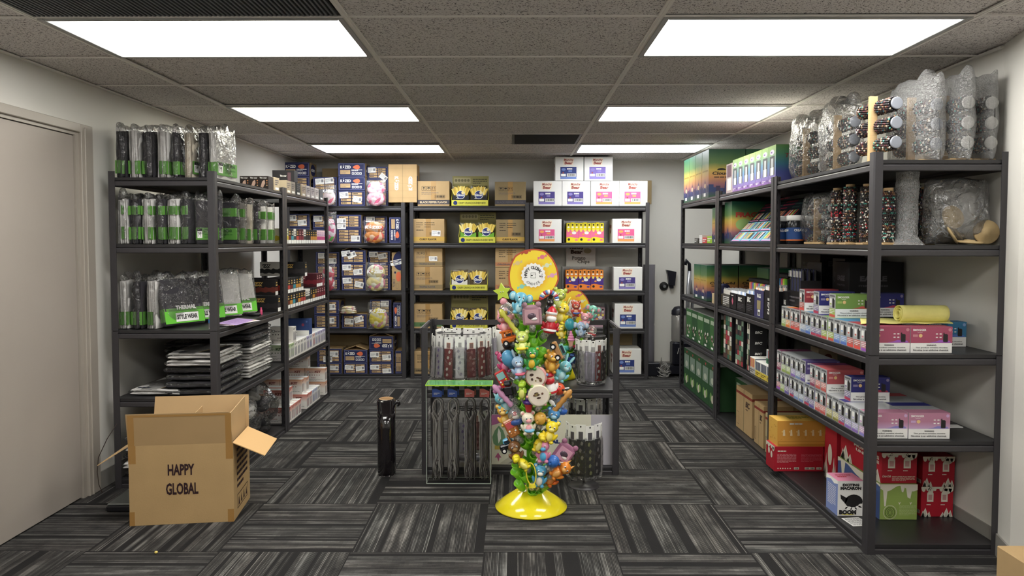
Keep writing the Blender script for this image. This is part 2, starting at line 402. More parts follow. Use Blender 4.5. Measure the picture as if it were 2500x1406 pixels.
# ceiling: tiles, grid bars, six + three lamps, vents
lamps = [(i, r) for r in (-6, -3, 0, 3, 6) for i in (-1, 1)]; vents = [(-1, -1)]
ce = MB(); rows = range(-9, 9)
for i in (-2, -1, 0, 1, 2):
    for r in rows:
        if (i, r) in lamps or (i, r) in vents: continue
        x0, x1 = max(GX + i * TW, XL), min(GX + (i + 1) * TW, XR + .1); y0, y1 = max(GY + r * TD, YN), min(GY + (r + 1) * TD, YB)
        if x1 <= x0 or y1 <= y0: continue
        dz = .004 * ((i * 7 + r * 3) % 3)
        ce.box(x0 + .002, y0 + .001, ZC + .004 + dz, x1 - .001, y1 - .001, ZC + .02 + dz, M_ceil)
ce.box(XL, YN, ZC + .1, XR + .3, YB, ZC + .12, M_ceil)
struct(ce.build('ceiling'))
gb = MB()
for i in range(-1, 3):
    x = GX + i * TW; gb.box(x - .012, YN, ZC - .002, x + .012, YB, ZC + .004, M_bar); gb.box(x - .003, YN, ZC - .004, x + .003, YB, ZC - .002, M_bar)
for r in rows:
    y = GY + r * TD
    if YN < y < YB: gb.box(XL, y - .0045, ZC - .0025, XR, y + .0045, ZC + .0035, M_bar)
gb.box(XL, YN, ZC - .004, XL + .02, YB, ZC + .004, M_bar); gb.box(XR - .02, 3.27, ZC - .004, XR, YB, ZC + .004, M_bar); gb.box(XL, YB - .02, ZC - .004, XR, YB, ZC + .004, M_bar)
struct(gb.build('trim_2'))
LC = {0: ((1, .985, .94), 1.0), 3: ((1, .975, .84), 1.), 6: ((.95, .98, 1), 1.)}
M_lf = mat('lamp_frame', '#9a9a98', .4)
desc = {(-1, 0): 'nearest one on the left, beside the dark vent', (1, 0): 'nearest one on the right', (-1, 3): 'middle one of the left row, slightly yellow', (1, 3): 'middle one of the right row',
        (-1, 6): 'farthest one on the left, above the navy cartons', (1, 6): 'farthest one on the right, above the tall cartons'}
for (i, r) in lamps:
    x0, y0 = GX + i * TW + .012, GY + r * TD + .008; x1, y1 = x0 + TW - .024, y0 + TD - .016; cx, cy = (x0 + x1) / 2, (y0 + y1) / 2; a, b = (x1 - x0) / 2, (y1 - y0) / 2
    t = empty('ceiling_light', (cx, cy, ZC), 0, 'long white recessed ceiling light panel, ' + desc.get((i, r), 'one of those nearer than the picture shows'), 'ceiling light', 'recessed ceiling light panels')
    h = MB(); w_ = .024
    for bx in ((-a, -b, -a + w_, b), (a - w_, -b, a, b), (-a + w_, -b, a - w_, -b + w_), (-a + w_, b - w_, a - w_, b)): h.box(bx[0], bx[1], -.006, bx[2], bx[3], .02, M_lf, .002)
    h.box(-a, -b, .02, a, b, .09, M_lf); h.build('frame', t)
    cc = LC.get(r, LC[0])[0]; key = 'lamp_lens_%d' % max(r, 0)
    m = MATS.get(key) or emission(key, cc, LAMP, 1)
    g = MB(); g.box(-a + w_, -b + w_, .0, a - w_, b - w_, .012, m); g.build('diffuser', t)
# dark perforated vent beside the near left lamp, and a small dark return vent near the back wall
M_vent = mat('vent_metal', '#5b5e61', .5)
M_hole = mat('vent_dark', '#1c1d1f', .8)
x0, y0 = GX - TW + .012, GY - TD + .008; x1, y1 = GX - .012, GY - .008
v = MB(); v.box(x0, y0, ZC + .03, x1, y1, ZC + .05, M_hole)
t = tag(v.build('ceiling_vent'), 'large dark louvred ceiling vent in front of the near left light', 'ceiling vent', None)
lv = MB(); k = 0
while x0 + .018 * k < x1 - .01: lv.box(x0 + .018 * k, y0, ZC - .0, x0 + .018 * k + .008, y1, ZC + .012, M_vent); k += 1
lv.build('louvres', t)
v = MB(); vx0, vx1, vy0, vy1 = GX + TW / 2 + .02, GX + TW - .02, GY + 5 * TD + .012, GY + 6 * TD - .012
v.box(vx0, vy0, ZC - .003, vx1, vy1, ZC + .003, M_vent, .001)
t = tag(v.build('ceiling_vent'), 'small dark square return vent in the ceiling near the back wall', 'ceiling vent')
lv = MB(); n_ = 26
for k in range(n_): lv.box(vx0 + .02, vy0 + .02 + k * (vy1 - vy0 - .04) / n_, ZC - .006, vx1 - .02, vy0 + .02 + (k + .5) * (vy1 - vy0 - .04) / n_, ZC - .003, M_hole)
lv.build('louvres', t)
# ============================================================ black steel shelf units
M_st = mat('black_steel', '#39373a', .42, spec=.5, var=.05, vscale=30, bump=.03, bscale=400)
M_bd = mat('shelf_board', '#2b2a2c', .4, spec=.45, var=.06, vscale=12)
TIERS = (.045, .515, .905, 1.39, 1.766); SH = 1.80
def post_mesh(sx, sy, zt=SH, w=.04):
    """folded angle post: the outer corner sits at (0,0), flanges run inwards along sx and sy"""
    q = MB(); t = .004; pr = [(0, .006), (.006, 0), (w, 0), (w, t), (w - .008, t + .006), (w - .012, t), (.008, t), (t, .008), (t, w - .012), (t + .006, w - .008), (t, w), (0, w)]
    pr = [(sx * a, sy * b) for a, b in pr]
    if sx * sy < 0: pr = pr[::-1]
    q.prism(pr, 0, zt / 2 - .0015, M_st, 'z'); q.prism(pr, zt / 2 + .0015, zt, M_st, 'z')
    m = M_hole
    for z in [.06 + .0508 * i for i in range(int(zt / .0508) - 1)]:      # keyhole slots on the inner faces
        for ax in (0, 1):
            c = w * .5; e = t + .0006
            if ax == 0: p = [(sx * (c - .004), sy * e, z), (sx * (c + .004), sy * e, z), (sx * (c + .003), sy * e, z + .02), (sx * (c - .003), sy * e, z + .02)]
            else: p = [(sx * e, sy * (c - .004), z), (sx * e, sy * (c + .004), z), (sx * e, sy * (c + .003), z + .02), (sx * e, sy * (c - .003), z + .02)]
            q.add(p, [(0, 1, 2, 3)], m)
    return q
def beam_prof(): return [(0, 0), (.004, -.002), (.004, -.018), (.012, -.022), (.014, -.026), (.014, -.045), (.010, -.049), (.006, -.049), (.006, -.028), (0, -.024)]
def shelf_unit(w, d, tiers=TIERS, label='', h=SH, pw=.04):
    """w along x, d along y; origin = front left foot corner, front faces -y"""
    t = empty('shelf_unit', (0, 0, 0), 0, label, 'shelf unit', 'black steel shelf units')
    for (x, y, sx, sy) in ((0, 0, 1, 1), (w, 0, -1, 1), (0, d, 1, -1), (w, d, -1, -1)): post_mesh(sx, sy, h, pw).build('post', t, (x, y, 0))
    for z in tiers:
        b = MB(); b.box(.006, .006, z - .016, w - .006, d - .006, z - .0005, M_bd); s = b.build('shelf', t)
        for (L, ox, oy, rz) in ((w - .012, .006, .018, 0), (d - .03, w - .018, .015, PI / 2), (w - .012, w - .006, d - .018, PI), (d - .03, .018, d - .015, -PI / 2)):
            bm_ = MB(); bm_.prism([(-a, c) for a, c in beam_prof()], .036 if rz in (0, PI) else .024, L - (.036 if rz in (0, PI) else .024), M_st, 'x'); bm_.build('beam', s, (ox, oy, z), rz)
    return t
def place_unit(u, x, y, rz): u.location = (x, y, 0); u.rotation_euler = (0, 0, rz); return u
U1 = shelf_unit(1.225, .60, label='black shelf unit on the left nearest the door, holding bagged clothes')
place_unit(U1, -1.685, 4.035, PI / 2)
dup(U1, (-1.685, 5.275, 0), PI / 2, 'farther black shelf unit on the left holding small coloured and white boxes')
for y, l in ((3.19, 'nearest black shelf unit on the right with beads and long boxes'), (4.425, 'middle black shelf unit on the right with brown cartons at the bottom'), (5.66, 'farthest black shelf unit on the right with green boxes')):
    dup(U1, (1.575, y + 1.225, 0), -PI / 2, l)
U2 = shelf_unit(1.215, .44, label='black shelf unit at the back left, full of navy cartons')
place_unit(U2, -2.335, 7.32, 0)
dup(U2, (-1.075, 7.32, 0), 0, 'middle black shelf unit at the back with brown cartons and snack bags')
dup(U2, (.145, 7.32, 0), 0, 'right black shelf unit at the back with white cartons')
TZ = {1: 1.766, 2: 1.39, 3: .905, 4: .515, 5: .045}
# pixel -> metres at a depth, used only to read sizes off the photograph
def ray(px, py):
    a, b = (px - 1245.3) / CF, (663.8 - py) / CF; c, s = math.cos(CPIT), math.sin(CPIT)
    Y = c + b * s; z = -s + b * c; cy, sy = math.cos(CYAW), math.sin(CYAW)
    return a * cy - Y * sy, a * sy + Y * cy, z
def aY(px, py, y): d = ray(px, py); t = y / d[1]; return d[0] * t, CH + d[2] * t
def aX(px, py, x): d = ray(px, py); t = x / d[0]; return d[1] * t, CH + d[2] * t
# ============================================================ back wall shelves
NAVY, TAN, WHT, BLK = ink('#1f2450'), mat('kraft_print', '#c6a679', .75), ink('#ece9e6'), ink('#1b191b')
KRAFT = mat('kraft_board', '#b79a70', .8, var=.05, vscale=9, bump=.05, bscale=120, spec=.2)
KRAFT2 = mat('kraft_board_dark', '#93805f', .8, var=.06, vscale=9, bump=.05, bscale=120, spec=.2)
WHITEB = mat('white_board', '#e6e4e0', .6, var=.02, vscale=9)
ORG = ink('#e5744f'); GREYP = ink('#5d5a60'); LAB = ink('#f3f2ef'); TAPE = mat('packing_tape', '#b08a55', .25, spec=.6)
def kz_logo(q, w, h):
    """navy carton face with the brand, an orange leaf shape, a tan panel and four icons"""
    q.rect(.0, 0, w, h, NAVY, .0003); q.outline(w * .03, h * .05, w * .97, h * .95, .0022, ink('#8f95c0'))
    q.text('KÓZED', w * .08, h * .60, w * .47, h * .87, LAB, .0009, bold=.04, slant=.0)
    e = [(w * (.55 + .0 + .13 * (1 - math.cos(a)) + .0), h * (.70 + .14 * math.sin(a) * (1.1 - .35 * math.cos(a)))) for a in [2 * PI * i / 16 for i in range(16)]]
    q.poly(e, ORG, .0008)
    q.rect(w * .08, h * .2, w * .45, h * .5, TAN, .0007); q.lines(w * .1, h * .24, w * .43, h * .46, 3, GREYP, .001, .3)
    q.lines(w * .5, h * .4, w * .9, h * .54, 2, LAB, .0009, .55, 3)
    for i in range(4): q.rect(w * (.51 + .095 * i), h * .16, w * (.585 + .095 * i), h * .33, LAB, .0008); q.rect(w * (.527 + .095 * i), h * .2, w * (.568 + .095 * i), h * .29, NAVY, .0011)
def kz_grid(q, w, h):
    q.rect(0, 0, w, h, NAVY, .0003); q.outline(w * .03, h * .05, w * .97, h * .95, .0016, ink('#8f95c0'))
    for r in range(4):
        for c in range(2):
            u, v = w * (.1 + .41 * c), h * (.12 + .2 * r); q.rect(u, v, u + w * .37, v + h * .15, TAN, .0007)
            q.lines(u + w * .02, v + h * .045, u + w * .35, v + h * .105, 1, BLK, .001, .9, r * 5 + c)
    q.rect(w * .49, h * .1, w * .505, h * .9, BLK, .0009)
KZ = [0]
def kz_box(w, h, d, face, rot=0, flaps=False):
    """rot=0 lying, 90/-90 standing on its short side"""
    t = MB(); t.box(-w / 2, -d / 2, 0, w / 2, d / 2, h, NAVY, .0015)
    bw, bh = (w, h) if rot in (0, 180) else (h, w)
    s = {0: ((-w / 2, -d / 2, 0), (1, 0, 0), (0, 0, 1)), 180: ((w / 2, -d / 2, h), (-1, 0, 0), (0, 0, -1)), -90: ((-w / 2, -d / 2, h), (0, 0, -1), (1, 0, 0)), 90: ((w / 2, -d / 2, 0), (0, 0, 1), (-1, 0, 0))}[rot]
    t.frame(*s); (kz_logo if face == 'logo' else kz_grid)(t, bw, bh)
    for sd in ('left', 'right'):
        t.boxfaces(w, d, h, sd); t.rect(0, 0, d, h, KRAFT2, .0003); t.disc(d * .5, h * .5, d * .34, NAVY, .0006, h * .42); t.text('KÓZED', d * .25, h * .4, d * .75, h * .62, LAB, .001, bold=.03)
    t.boxfaces(w, d, h, 'top'); t.rect(0, 0, w, d, KRAFT, .0004); t.rect(w * .0, d * .47, w, d * .53, TAPE, .0007)
    if flaps:                                # two top flaps raised like a little roof
        for sg in (-1, 1):
            x = sg * w / 2; t.add([(x, -d / 2, h), (x * .04, -d / 2 + .004, h + w * .17), (x * .04, d / 2, h + w * .17), (x, d / 2, h), (x, -d / 2, h - .003), (x * .04, -d / 2 + .004, h + w * .17 - .004), (x * .04, d / 2, h + w * .17 - .004), (x, d / 2, h - .003)],
                                   [(0, 1, 2, 3), (7, 6, 5, 4), (0, 4, 5, 1), (1, 5, 6, 2)], KRAFT)
    return t
def sticker(par, u, v, w, h, ang, fr, seed=0):
    """white paper sticker with print on the given face"""
    q = MB(); c, s = math.cos(math.radians(ang)), math.sin(math.radians(ang)); o, U, W = V(fr[0]), V(fr[1]), V(fr[2]); N = U.cross(W)
    q.frame(o + U * u + W * v + N * .0012, U * c + W * s, W * c - U * s); q.rect(0, 0, w, h, LAB, .0002); q.rect(0, 0, w, h, LAB, 0); q.lines(w * .08, h * .2, w * .6, h * .85, 4, GREYP, .0005, .3, seed)
    q.rect(w * .68, h * .3, w * .93, h * .8, mat('sticker_print', '#8d8c90'), .0005)
    return q.build('sticker', par)
def putB(o, px0, px1, y, d, z): o.location = ((aY(px0, 600, y)[0] + aY(px1, 600, y)[0]) / 2, y + d / 2, z); return o
KZL = 'navy snack carton'
def kz(px0, px1, py0, py1, tier, face='grid', rot=0, st=(), label='', d=.26, y=7.345, flaps=False, name='snack_carton', z=None):
    w = (px1 - px0) * y / CF - .002; z1 = aY(900, py0, y)[1]; z0 = TZ[tier] if z is None else z; h = z1 - z0
    o = kz_box(w, h, d, face, rot, flaps).build(name); putB(o, px0, px1, y, d, z0)
    tag(o, label, 'carton', 'navy snack cartons on the back left unit')
    for i, (u, v, a) in enumerate(st): sticker(o, w * u, h * v, min(.09, w * .38), min(.06, h * .42), a, ((-w / 2, -d / 2, 0), (1, 0, 0), (0, 0, 1)), i + int(px0))
    return z1 + .0015
def col_kz(px0, px1, tier, items, where, **k):
    """items bottom to top: (py_top, face, rot, stickers, words)"""
    z = TZ[tier] + .0008
    for (pt, face, rot, st, words) in items: z = kz(px0, px1, pt, 0, tier, face, rot, st, words + ', ' + where, z=z, flaps='open flaps' in words, **k)
S1 = ((.05, .5, 4), (.52, .3, -12)); S2 = ((.04, .48, 2), (.5, .12, 6)); S3 = ((.5, .3, 0),); S4 = ((.04, .3, 0),)
g1, lg = 'navy grid carton', 'navy leaf logo carton'
col_kz(695, 758, 1, [(465, 'grid', 0, (), g1 + ' at the bottom'), (431, 'grid', 0, (), g1 + ' in the middle'), (396, 'logo', 0, (), lg + ' on top')], 'leftmost stack on the top shelf', y=7.40)
col_kz(766, 825, 1, [(466, 'grid', 0, (), g1 + ' at the bottom'), (432, 'grid', 0, ((.1, .45, 4), (.5, .5, 6)), g1 + ' and two white stickers')], 'behind the round pink bag on the top shelf', y=7.40, d=.2)
col_kz(827, 893, 1, [(465, 'grid', 0, S1, g1 + ' at the bottom'), (432, 'logo', 0, (), lg + ' in the middle'), (398, 'logo', 0, (), lg + ' on top')], 'stack of three left of the pink candy bag')
col_kz(898, 949, 1, [(467, 'grid', 0, (), g1 + ' at the bottom'), (437, 'grid', 0, (), g1 + ' in the middle'), (407, 'grid', 0, ((.03, .5, 2), (.55, .2, -40)), g1 + ' on top')], 'stack behind the pink candy bag', y=7.44)
col_kz(700, 757, 2, [(556, 'grid', 0, (), g1 + ' at the bottom'), (522, 'grid', 0, S2, g1 + ' on top')], 'far left of the second shelf', y=7.40)
col_kz(764, 820, 2, [(558, 'grid', 0, (), g1 + ' at the bottom'), (524, 'grid', 0, S2, g1 + ' on top')], 'behind the round green and pink bag', y=7.42)
col_kz(822, 883, 2, [(557, 'grid', 0, ((.58, .1, 0),), g1 + ' and a big sticker on the right'), (524, 'grid', 0, ((.02, .3, 0), (.02, -.08, 0)), g1 + ' and a sticker on the left')], 'left of the orange candy bag')
col_kz(888, 946, 2, [(559, 'grid', 0, (), g1 + ' below'), (528, 'grid', 0, ((.1, .55, 0),), g1 + ' on top')], 'behind the orange candy bag', y=7.42)
kz(950, 979, 530, 0, 2, 'logo', -90, (), y=7.372, label='navy carton standing on end, brand reading downwards, right of the orange candy bag')
col_kz(770, 829, 3, [(680, 'grid', 0, (), g1 + ' at the bottom'), (647, 'grid', 0, (), g1 + ' in the middle'), (615, 'grid', 0, ((.1, .5, 0), (.5, .1, 0)), g1 + ' on top')], 'third shelf behind the round pink bag', y=7.42)
col_kz(833, 893, 3, [(676, 'grid', 0, S1, g1 + ' at the bottom'), (643, 'grid', 0, S2, g1 + ' in the middle'), (611, 'grid', 0, ((.02, .5, 8), (.3, .3, 24)), g1 + ' and open flaps on top')], 'middle stack of the third shelf')
col_kz(898, 953, 3, [(676, 'grid', 0, (), g1 + ' at the bottom'), (644, 'grid', 0, (), g1 + ' in the middle'), (612, 'grid', 0, ((.05, .5, 0), (.48, .3, 12)), g1 + ' on top')], 'stack behind the flower shaped candy bag', y=7.42)
col_kz(765, 827, 4, [(768, 'grid', 0, ((.45, .35, 0),), g1 + ' below'), (733, 'grid', 0, ((.5, .3, 4),), g1 + ' on top')], 'left stack of the fourth shelf')
kz(832, 894, 767, 0, 4, 'grid', 0, ((.12, .3, -3), (.55, .35, 18)), 'navy carton with two stickers carrying a flat candy bag')
col_kz(902, 955, 4, [(766, 'grid', 0, (), g1 + ' below'), (731, 'grid', 0, ((.5, .5, 0),), g1 + ' on top')], 'behind the yellow candy bag', y=7.42)
kz(959, 979, 738, 0, 4, 'logo', 90, (), y=7.372, label='navy carton standing on end, brand reading upwards, right of the yellow candy bag')
col_kz(771, 832, 5, [(886, 'grid', 0, ((.5, .35, -3),), g1 + ' below'), (851, 'grid', 0, ((.5, .4, 0), (.25, .05, 0)), g1 + ' on top')], 'left stack of the bottom shelf')
col_kz(836, 895, 5, [(886, 'grid', 0, ((.04, .4, -4), (.52, .25, 6)), g1 + ' below'), (854, 'logo', 0, (), lg + ' and open flaps')], 'middle stack of the bottom shelf')
col_kz(899, 959, 5, [(886, 'grid', 0, ((.04, .4, 0), (.55, .05, 3)), g1 + ' at the bottom'), (854, 'grid', 0, ((.04, .42, 0), (.55, .2, 4)), g1 + ' in the middle'), (821, 'logo', 180, (), lg + ' upside down with open flaps')], 'right stack, bottom shelf')
kz(963, 979, 856, 0, 5, 'grid', 90, (), y=7.372, label='dark carton standing on end at the right of the bottom shelf')
# tan cartons of that unit
def plain(px0, px1, py0, tier, d, y, label, name='cardboard_carton', m=None, z=None, art=None, cat='carton', group=None, rz=0):
    w = (px1 - px0) * y / CF - .002; z0 = (TZ[tier] if z is None else z) + .0008; h = aY(900, py0, y)[1] - z0; t = MB(); t.box(-w / 2, -d / 2, 0, w / 2, d / 2, h, m or KRAFT, .002)
    if art: t.boxfaces(w, d, h); art(t, w, h, d)
    o = t.build(name); putB(o, px0, px1, y, d, z0); tag(o, label, cat, group); o.rotation_euler.z = rz; return o, w, h
def a_tall(t, w, h, d):
    t.rect(w * .49, 0, w * .505, h, KRAFT2, .0005)
    for k in range(5): t.rect(0, h * (.12 + .19 * k), w, h * (.123 + .19 * k), KRAFT2, .0006)
    t.text('KÓZED', w * .22, h * .32, w * .38, h * .68, LAB, .0012, rot=-90, bold=.05); t.text('KÓZED', w * .68, h * .32, w * .84, h * .68, LAB, .0012, rot=90, bold=.05)
    t.boxfaces(w, d, h, 'right'); t.rect(0, 0, d * .35, h * .7, NAVY, .0006)
plain(949, 1019, 401, 1, .20, 7.33, z=1.801, label='tall plain tan carton with two white upright brand names, standing across two units', art=a_tall, name='tall_carton')
def a_ell(t, w, h, d):
    t.poly([(w, h * .52)] + [(w * (1 - .86 * math.sin(a)), h * (.78 - .26 * math.cos(a))) for a in [PI * i / 14 for i in range(1, 14)]] + [(w, h * .985)], NAVY)
    t.text('KÓZED', w * .35, h * .54, w * .92, h * .94, LAB, .0012, rot=-78, bold=.05); t.disc(w * .72, h * .36, w * .28, ORG, .0009, h * .13); t.disc(w * .35, h * .47, w * .1, NAVY, .001, h * .03)
    t.lines(w * .1, h * .08, w * .35, h * .3, 6, GREYP, .001); t.outline(w * .42, h * .05, w * .68, h * .18, .002, GREYP)
plain(956, 979, 616, 3, .3, 7.372, 'tan carton with a navy oval and an orange shape, third shelf', art=a_ell)
plain(788, 829, 411, 1, .13, 7.62, 'dark brown carton at the back of the top shelf', m=KRAFT2)
plain(776, 898, 817, 5, .1, 7.63, 'wide brown carton standing behind the stacks of the bottom shelf', m=KRAFT2)
# ---- candy bags (clear bags of coloured candies)
M_film = glassy('clear_film', alpha=.03, rough=.06, bump=.7, bscale=22, white=.04, refl=.45)
def candy_mat(name, a, b, c, sc=26):
    g = NB(name); tc = g.n('TexCoord'); vo = g.n('TexVoronoi'); vo.inputs['Scale'].default_value = sc; g.put(vo.inputs['Vector'], tc.outputs['Object'])
    sp = g.n('SeparateColor'); g.put(sp.inputs[0], vo.outputs['Color'])
    cc = g.mix(g.f('GREATER_THAN', sp.outputs[0], .55), srgb(a), srgb(b)); cc = g.mix(g.f('GREATER_THAN', sp.outputs[1], .78), cc, srgb(c))
    g.put(g.b.inputs['Base Color'], cc); g.b.inputs['Roughness'].default_value = .4
    g.bump(g.f('SUBTRACT', 1., vo.outputs['Distance']), .6, .01); return g.m
def pillow(q, w, h, d, m, seed=0, nu=14, nv=14, wob=.006, pow_=.5, tip=0):
    """a stuffed bag: front and back skins meeting at a flat rim; base at z=0, centred in x, y"""
    vs = []; fs = []
    for sd in (-1, 1):
        o = len(vs)
        for i in range(nu + 1):
            for j in range(nv + 1):
                u, v = .5 - .5 * math.cos(PI * i / nu), .5 - .5 * math.cos(PI * j / nv); bul = (max(0, math.sin(PI * u)) * max(0, math.sin(PI * v))) ** pow_
                n_ = noise.noise(V((u * 4.1 + seed, v * 5.3, sd * 3.3)))
                edge = 1 - .5 * bul; x = (u - .5) * w * (1 + .05 * noise.noise(V((v * 3 + seed, 1.7, 0))) * edge)
                z = v * h * (1 + .04 * noise.noise(V((u * 3 + seed, 4.7, 0)))); z += tip * max(0, v - .8) * 5 * (.5 + noise.noise(V((u * 6 + seed, 9., 0))))
                vs.append((x, sd * (d / 2 * bul) + n_ * wob, max(z, 0)))
        for i in range(nu):
            for j in range(nv):
                a = o + i * (nv + 1) + j; f = (a, a + nv + 1, a + nv + 2, a + 1); fs.append(f if sd < 0 else f[::-1])
    q.add(vs, fs, m, True)
def candy_bag(px0, px1, py0, tier, cols, label, z=None, y=7.315, d=.06, text=True, roundish=True, flat=False):
    w = (px1 - px0) * y / CF; z0 = TZ[tier] if z is None else z; h = (aY(900, py0, y)[1] - z0) if py0 else .1
    t = empty('candy_bag', ((aY(px0, 600, y)[0] + aY(px1, 600, y)[0]) / 2, y - d * .55, z0 + .002), 0, label, 'candy bag', 'bags of candy on the back left unit')
    m = candy_mat('candy_%d_%d' % (px0, tier), *cols); q = MB()
    if flat:
        for k in range(4): q.ball((0, 0, .018 + .017 * k), (w * (.42 - .03 * k), d * .5, .014), m)
        q.build('candies', t); f_ = MB(); f_.ball((0, 0, .045), (w * .5, d * .62, .05), M_film); f_.build('clear_bag', t); return
    hh = h * (.78 if roundish else .9)
    q.ball((0, 0, hh * .5), (w * .44, d * .42, hh * .5), m, 20, 12) if roundish else q.ball((0, 0, hh * .3), (w * .46, d * .42, hh * .32), m, 18, 10)
    if not roundish: q.ball((0, .003, hh * .72), (w * .44, d * .4, hh * .32), m, 18, 10)
    q.build('candies', t)
    f_ = MB(); pillow(f_, w, h, d, M_film, px0, wob=.008, pow_=.35); f_.build('clear_bag', t)
    if text:
        l = MB(); l.frame((-w / 2, -d / 2 - .004, 0), (1, 0, 0), (0, 0, 1)); l.text('KÓZED', w * .12, h * .62, w * .88, h * .78, LAB, .001, bold=.05, slant=.1); l.build('printed_name', t)
candy_bag(790, 824, 452, 1, ('#f3dfe2', '#f7efe9', '#e7708c'), 'round candy bag with pink and white candies, left on the top shelf')
candy_bag(896, 945, 440, 1, ('#f0b9cc', '#f6e3e8', '#d95f86'), 'pink and white marshmallow candy bag on the top shelf', text=False, roundish=False)
candy_bag(795, 824, 517, 2, ('#f6e8ee', '#e06a9a', '#63b24d'), 'round candy bag with pink and green candies on the second shelf')
candy_bag(889, 942, 538, 2, ('#ef9a4a', '#f4c9a8', '#e2503a'), 'orange gummy candy bag on the second shelf', roundish=False)
candy_bag(786, 820, 646, 3, ('#d9566a', '#f3e6e6', '#b92f48'), 'red and white candy bag on the third shelf', text=False, roundish=False)
candy_bag(893, 944, 641, 3, ('#f2e2a0', '#f3f0da', '#e08aa0'), 'yellow white and pink candy bag on the third shelf', roundish=False, text=True)
candy_bag(830, 879, 0, 4, ('#e8d49a', '#f1ead6', '#d79a9a'), 'flat candy bag lying on a navy carton', z=aY(900, 767, 7.345)[1] + .001, y=7.42, d=.16, flat=True)
candy_bag(898, 950, 738, 4, ('#efdd4f', '#f5edc0', '#d99aa0'), 'round yellow candy bag on the fourth shelf')
# ---- middle back unit
def pictos(t, u, v, s):
    for i in range(3): t.outline(u + i * s * 1.15, v, u + i * s * 1.15 + s, v + s, s * .06, BLK, .0008)
    t.poly([(u + s * .25, v + s * .8), (u + s * .75, v + s * .8), (u + s * .6, v + s * .5), (u + s * .53, v + s * .42), (u + s * .53, v + s * .25), (u + s * .7, v + s * .18), (u + s * .3, v + s * .18), (u + s * .47, v + s * .25), (u + s * .47, v + s * .42), (u + s * .4, v + s * .5)][::-1], BLK, .0008)
    c = u + s * 1.65; t.disc(c, v + s * .5, s * .35, BLK, .0008, s * .28, 12, 0, 180); t.rect(c - s * .03, v + s * .2, c + s * .03, v + s * .5, BLK, .0008)
    for k in (.3, .7): c = u + s * (2.3 + k); t.rect(c - s * .04, v + s * .18, c + s * .04, v + s * .6, BLK, .0008); t.poly([(c - s * .14, v + s * .58), (c + s * .14, v + s * .58), (c, v + s * .84)], BLK, .0008)
def flav(txt, band, tcol, style, stick=False):
    def a(t, w, h, d):
        t.rect(0, h * .07, w, h * .25, band, .0004); t.text(txt, w * .07 if len(txt) > 14 else w * .22, h * .11, w * .93 if len(txt) > 14 else w * .76, h * .19, tcol, .001, bold=.03)
        t.rect(w * .42, h * .25, w * .58, h, TAPE, .0004)
        if style: pictos(t, w * .13, h * .62, h * .17); t.lines(w * .12, h * .45, w * .66, h * .57, 3, GREYP, .001, .25)
        else:
            t.lines(w * .12, h * .62, w * .33, h * .88, 3, BLK, .001, .25, 4); t.lines(w * .38, h * .62, w * .7, h * .88, 3, BLK, .001, .25, 6); t.lines(w * .12, h * .5, w * .5, h * .57, 1, BLK, .001, .4)
        t.outline(w * .54, h * .32, w * .86, h * .44, .002, BLK); t.bars(w * .56, h * .34, w * .84, h * .42, BLK, n=9)
        for sd in ('left', 'right'): t.boxfaces(w, d, h, sd); t.rect(0, h * .07, d, h * .25, band, .0004)
    return a
bN, bC, bT, bO = ink('#46434a'), mat('band_mustard', '#c9a350'), KRAFT2, mat('band_orange', '#b77c54')
def mc(px0, px1, py0, tier, a, label, z=None, m=None): return plain(px0, px1, py0, tier, .30, 7.355, label, art=a, z=z, m=m, group='brown flavour cartons on the middle back unit')
mc(1020, 1098, 442, 1, flav('BLACK PEPPER FLAVOR', bN, mat('pale_kraft_ink', '#d8c3a0'), 1), 'light brown carton reading BLACK PEPPER FLAVOR on the top shelf, left of the snack display')
mc(1208, 1284, 444, 1, flav('BLACK PEPPER FLAVOR', bN, GREYP, 1), 'darker brown carton with black band on the top shelf, right of the snack display', m=KRAFT2)
o, w_, h_ = mc(1007, 1085, 534, 2, flav('CURRY FLAVOR', bC, BLK, 0), 'brown carton with yellow band and white sticker, left on the second shelf')
sticker(o, w_ * .6, h_ * .3, .09, .055, -2, ((-w_ / 2, -.15, 0), (1, 0, 0), (0, 0, 1)))
mc(1211, 1281, 536, 2, flav('CURRY FLAVOR', bC, BLK, 0), 'brown carton with yellow band, right of the green snack display', m=KRAFT2)
z3 = aY(900, 652, 7.355)[1]
mc(1007, 1080, 652, 3, flav('TRUFFLE FLAVOR', bT, GREYP, 1), 'lower truffle flavour carton on the third shelf')
o, w_, h_ = mc(1007, 1080, 605, 3, flav('TRUFFLE FLAVOR', bT, GREYP, 1), 'upper truffle flavour carton with a white sticker on the third shelf', z=z3 + .002)
sticker(o, w_ * .55, h_ * .3, .085, .05, 0, ((-w_ / 2, -.15, 0), (1, 0, 0), (0, 0, 1)))
mc(1209, 1282, 653, 3, flav('ORIGINAL FLAVOR', bO, GREYP, 0), 'lower brown carton behind the yellow header, third shelf')
mc(1209, 1282, 604, 3, flav('ORIGINAL FLAVOR', bO, GREYP, 0), 'upper brown carton behind the yellow header, third shelf', z=aY(900, 653, 7.355)[1] + .002)
mc(1008, 1079, 742, 4, flav('SEAWEED FLAVOR', ink('#5a7a4e'), ink('#2c4a2a'), 1), 'brown carton with a green band behind the low table, left')
mc(1209, 1282, 743, 4, flav('ORIGINAL FLAVOR', bT, GREYP, 0), 'brown carton behind the toy tree on the fourth shelf')
mc(1008, 1082, 858, 5, flav('ORIGINAL FLAVOR', bT, BLK, 0), 'brown carton on the bottom shelf behind the low table')
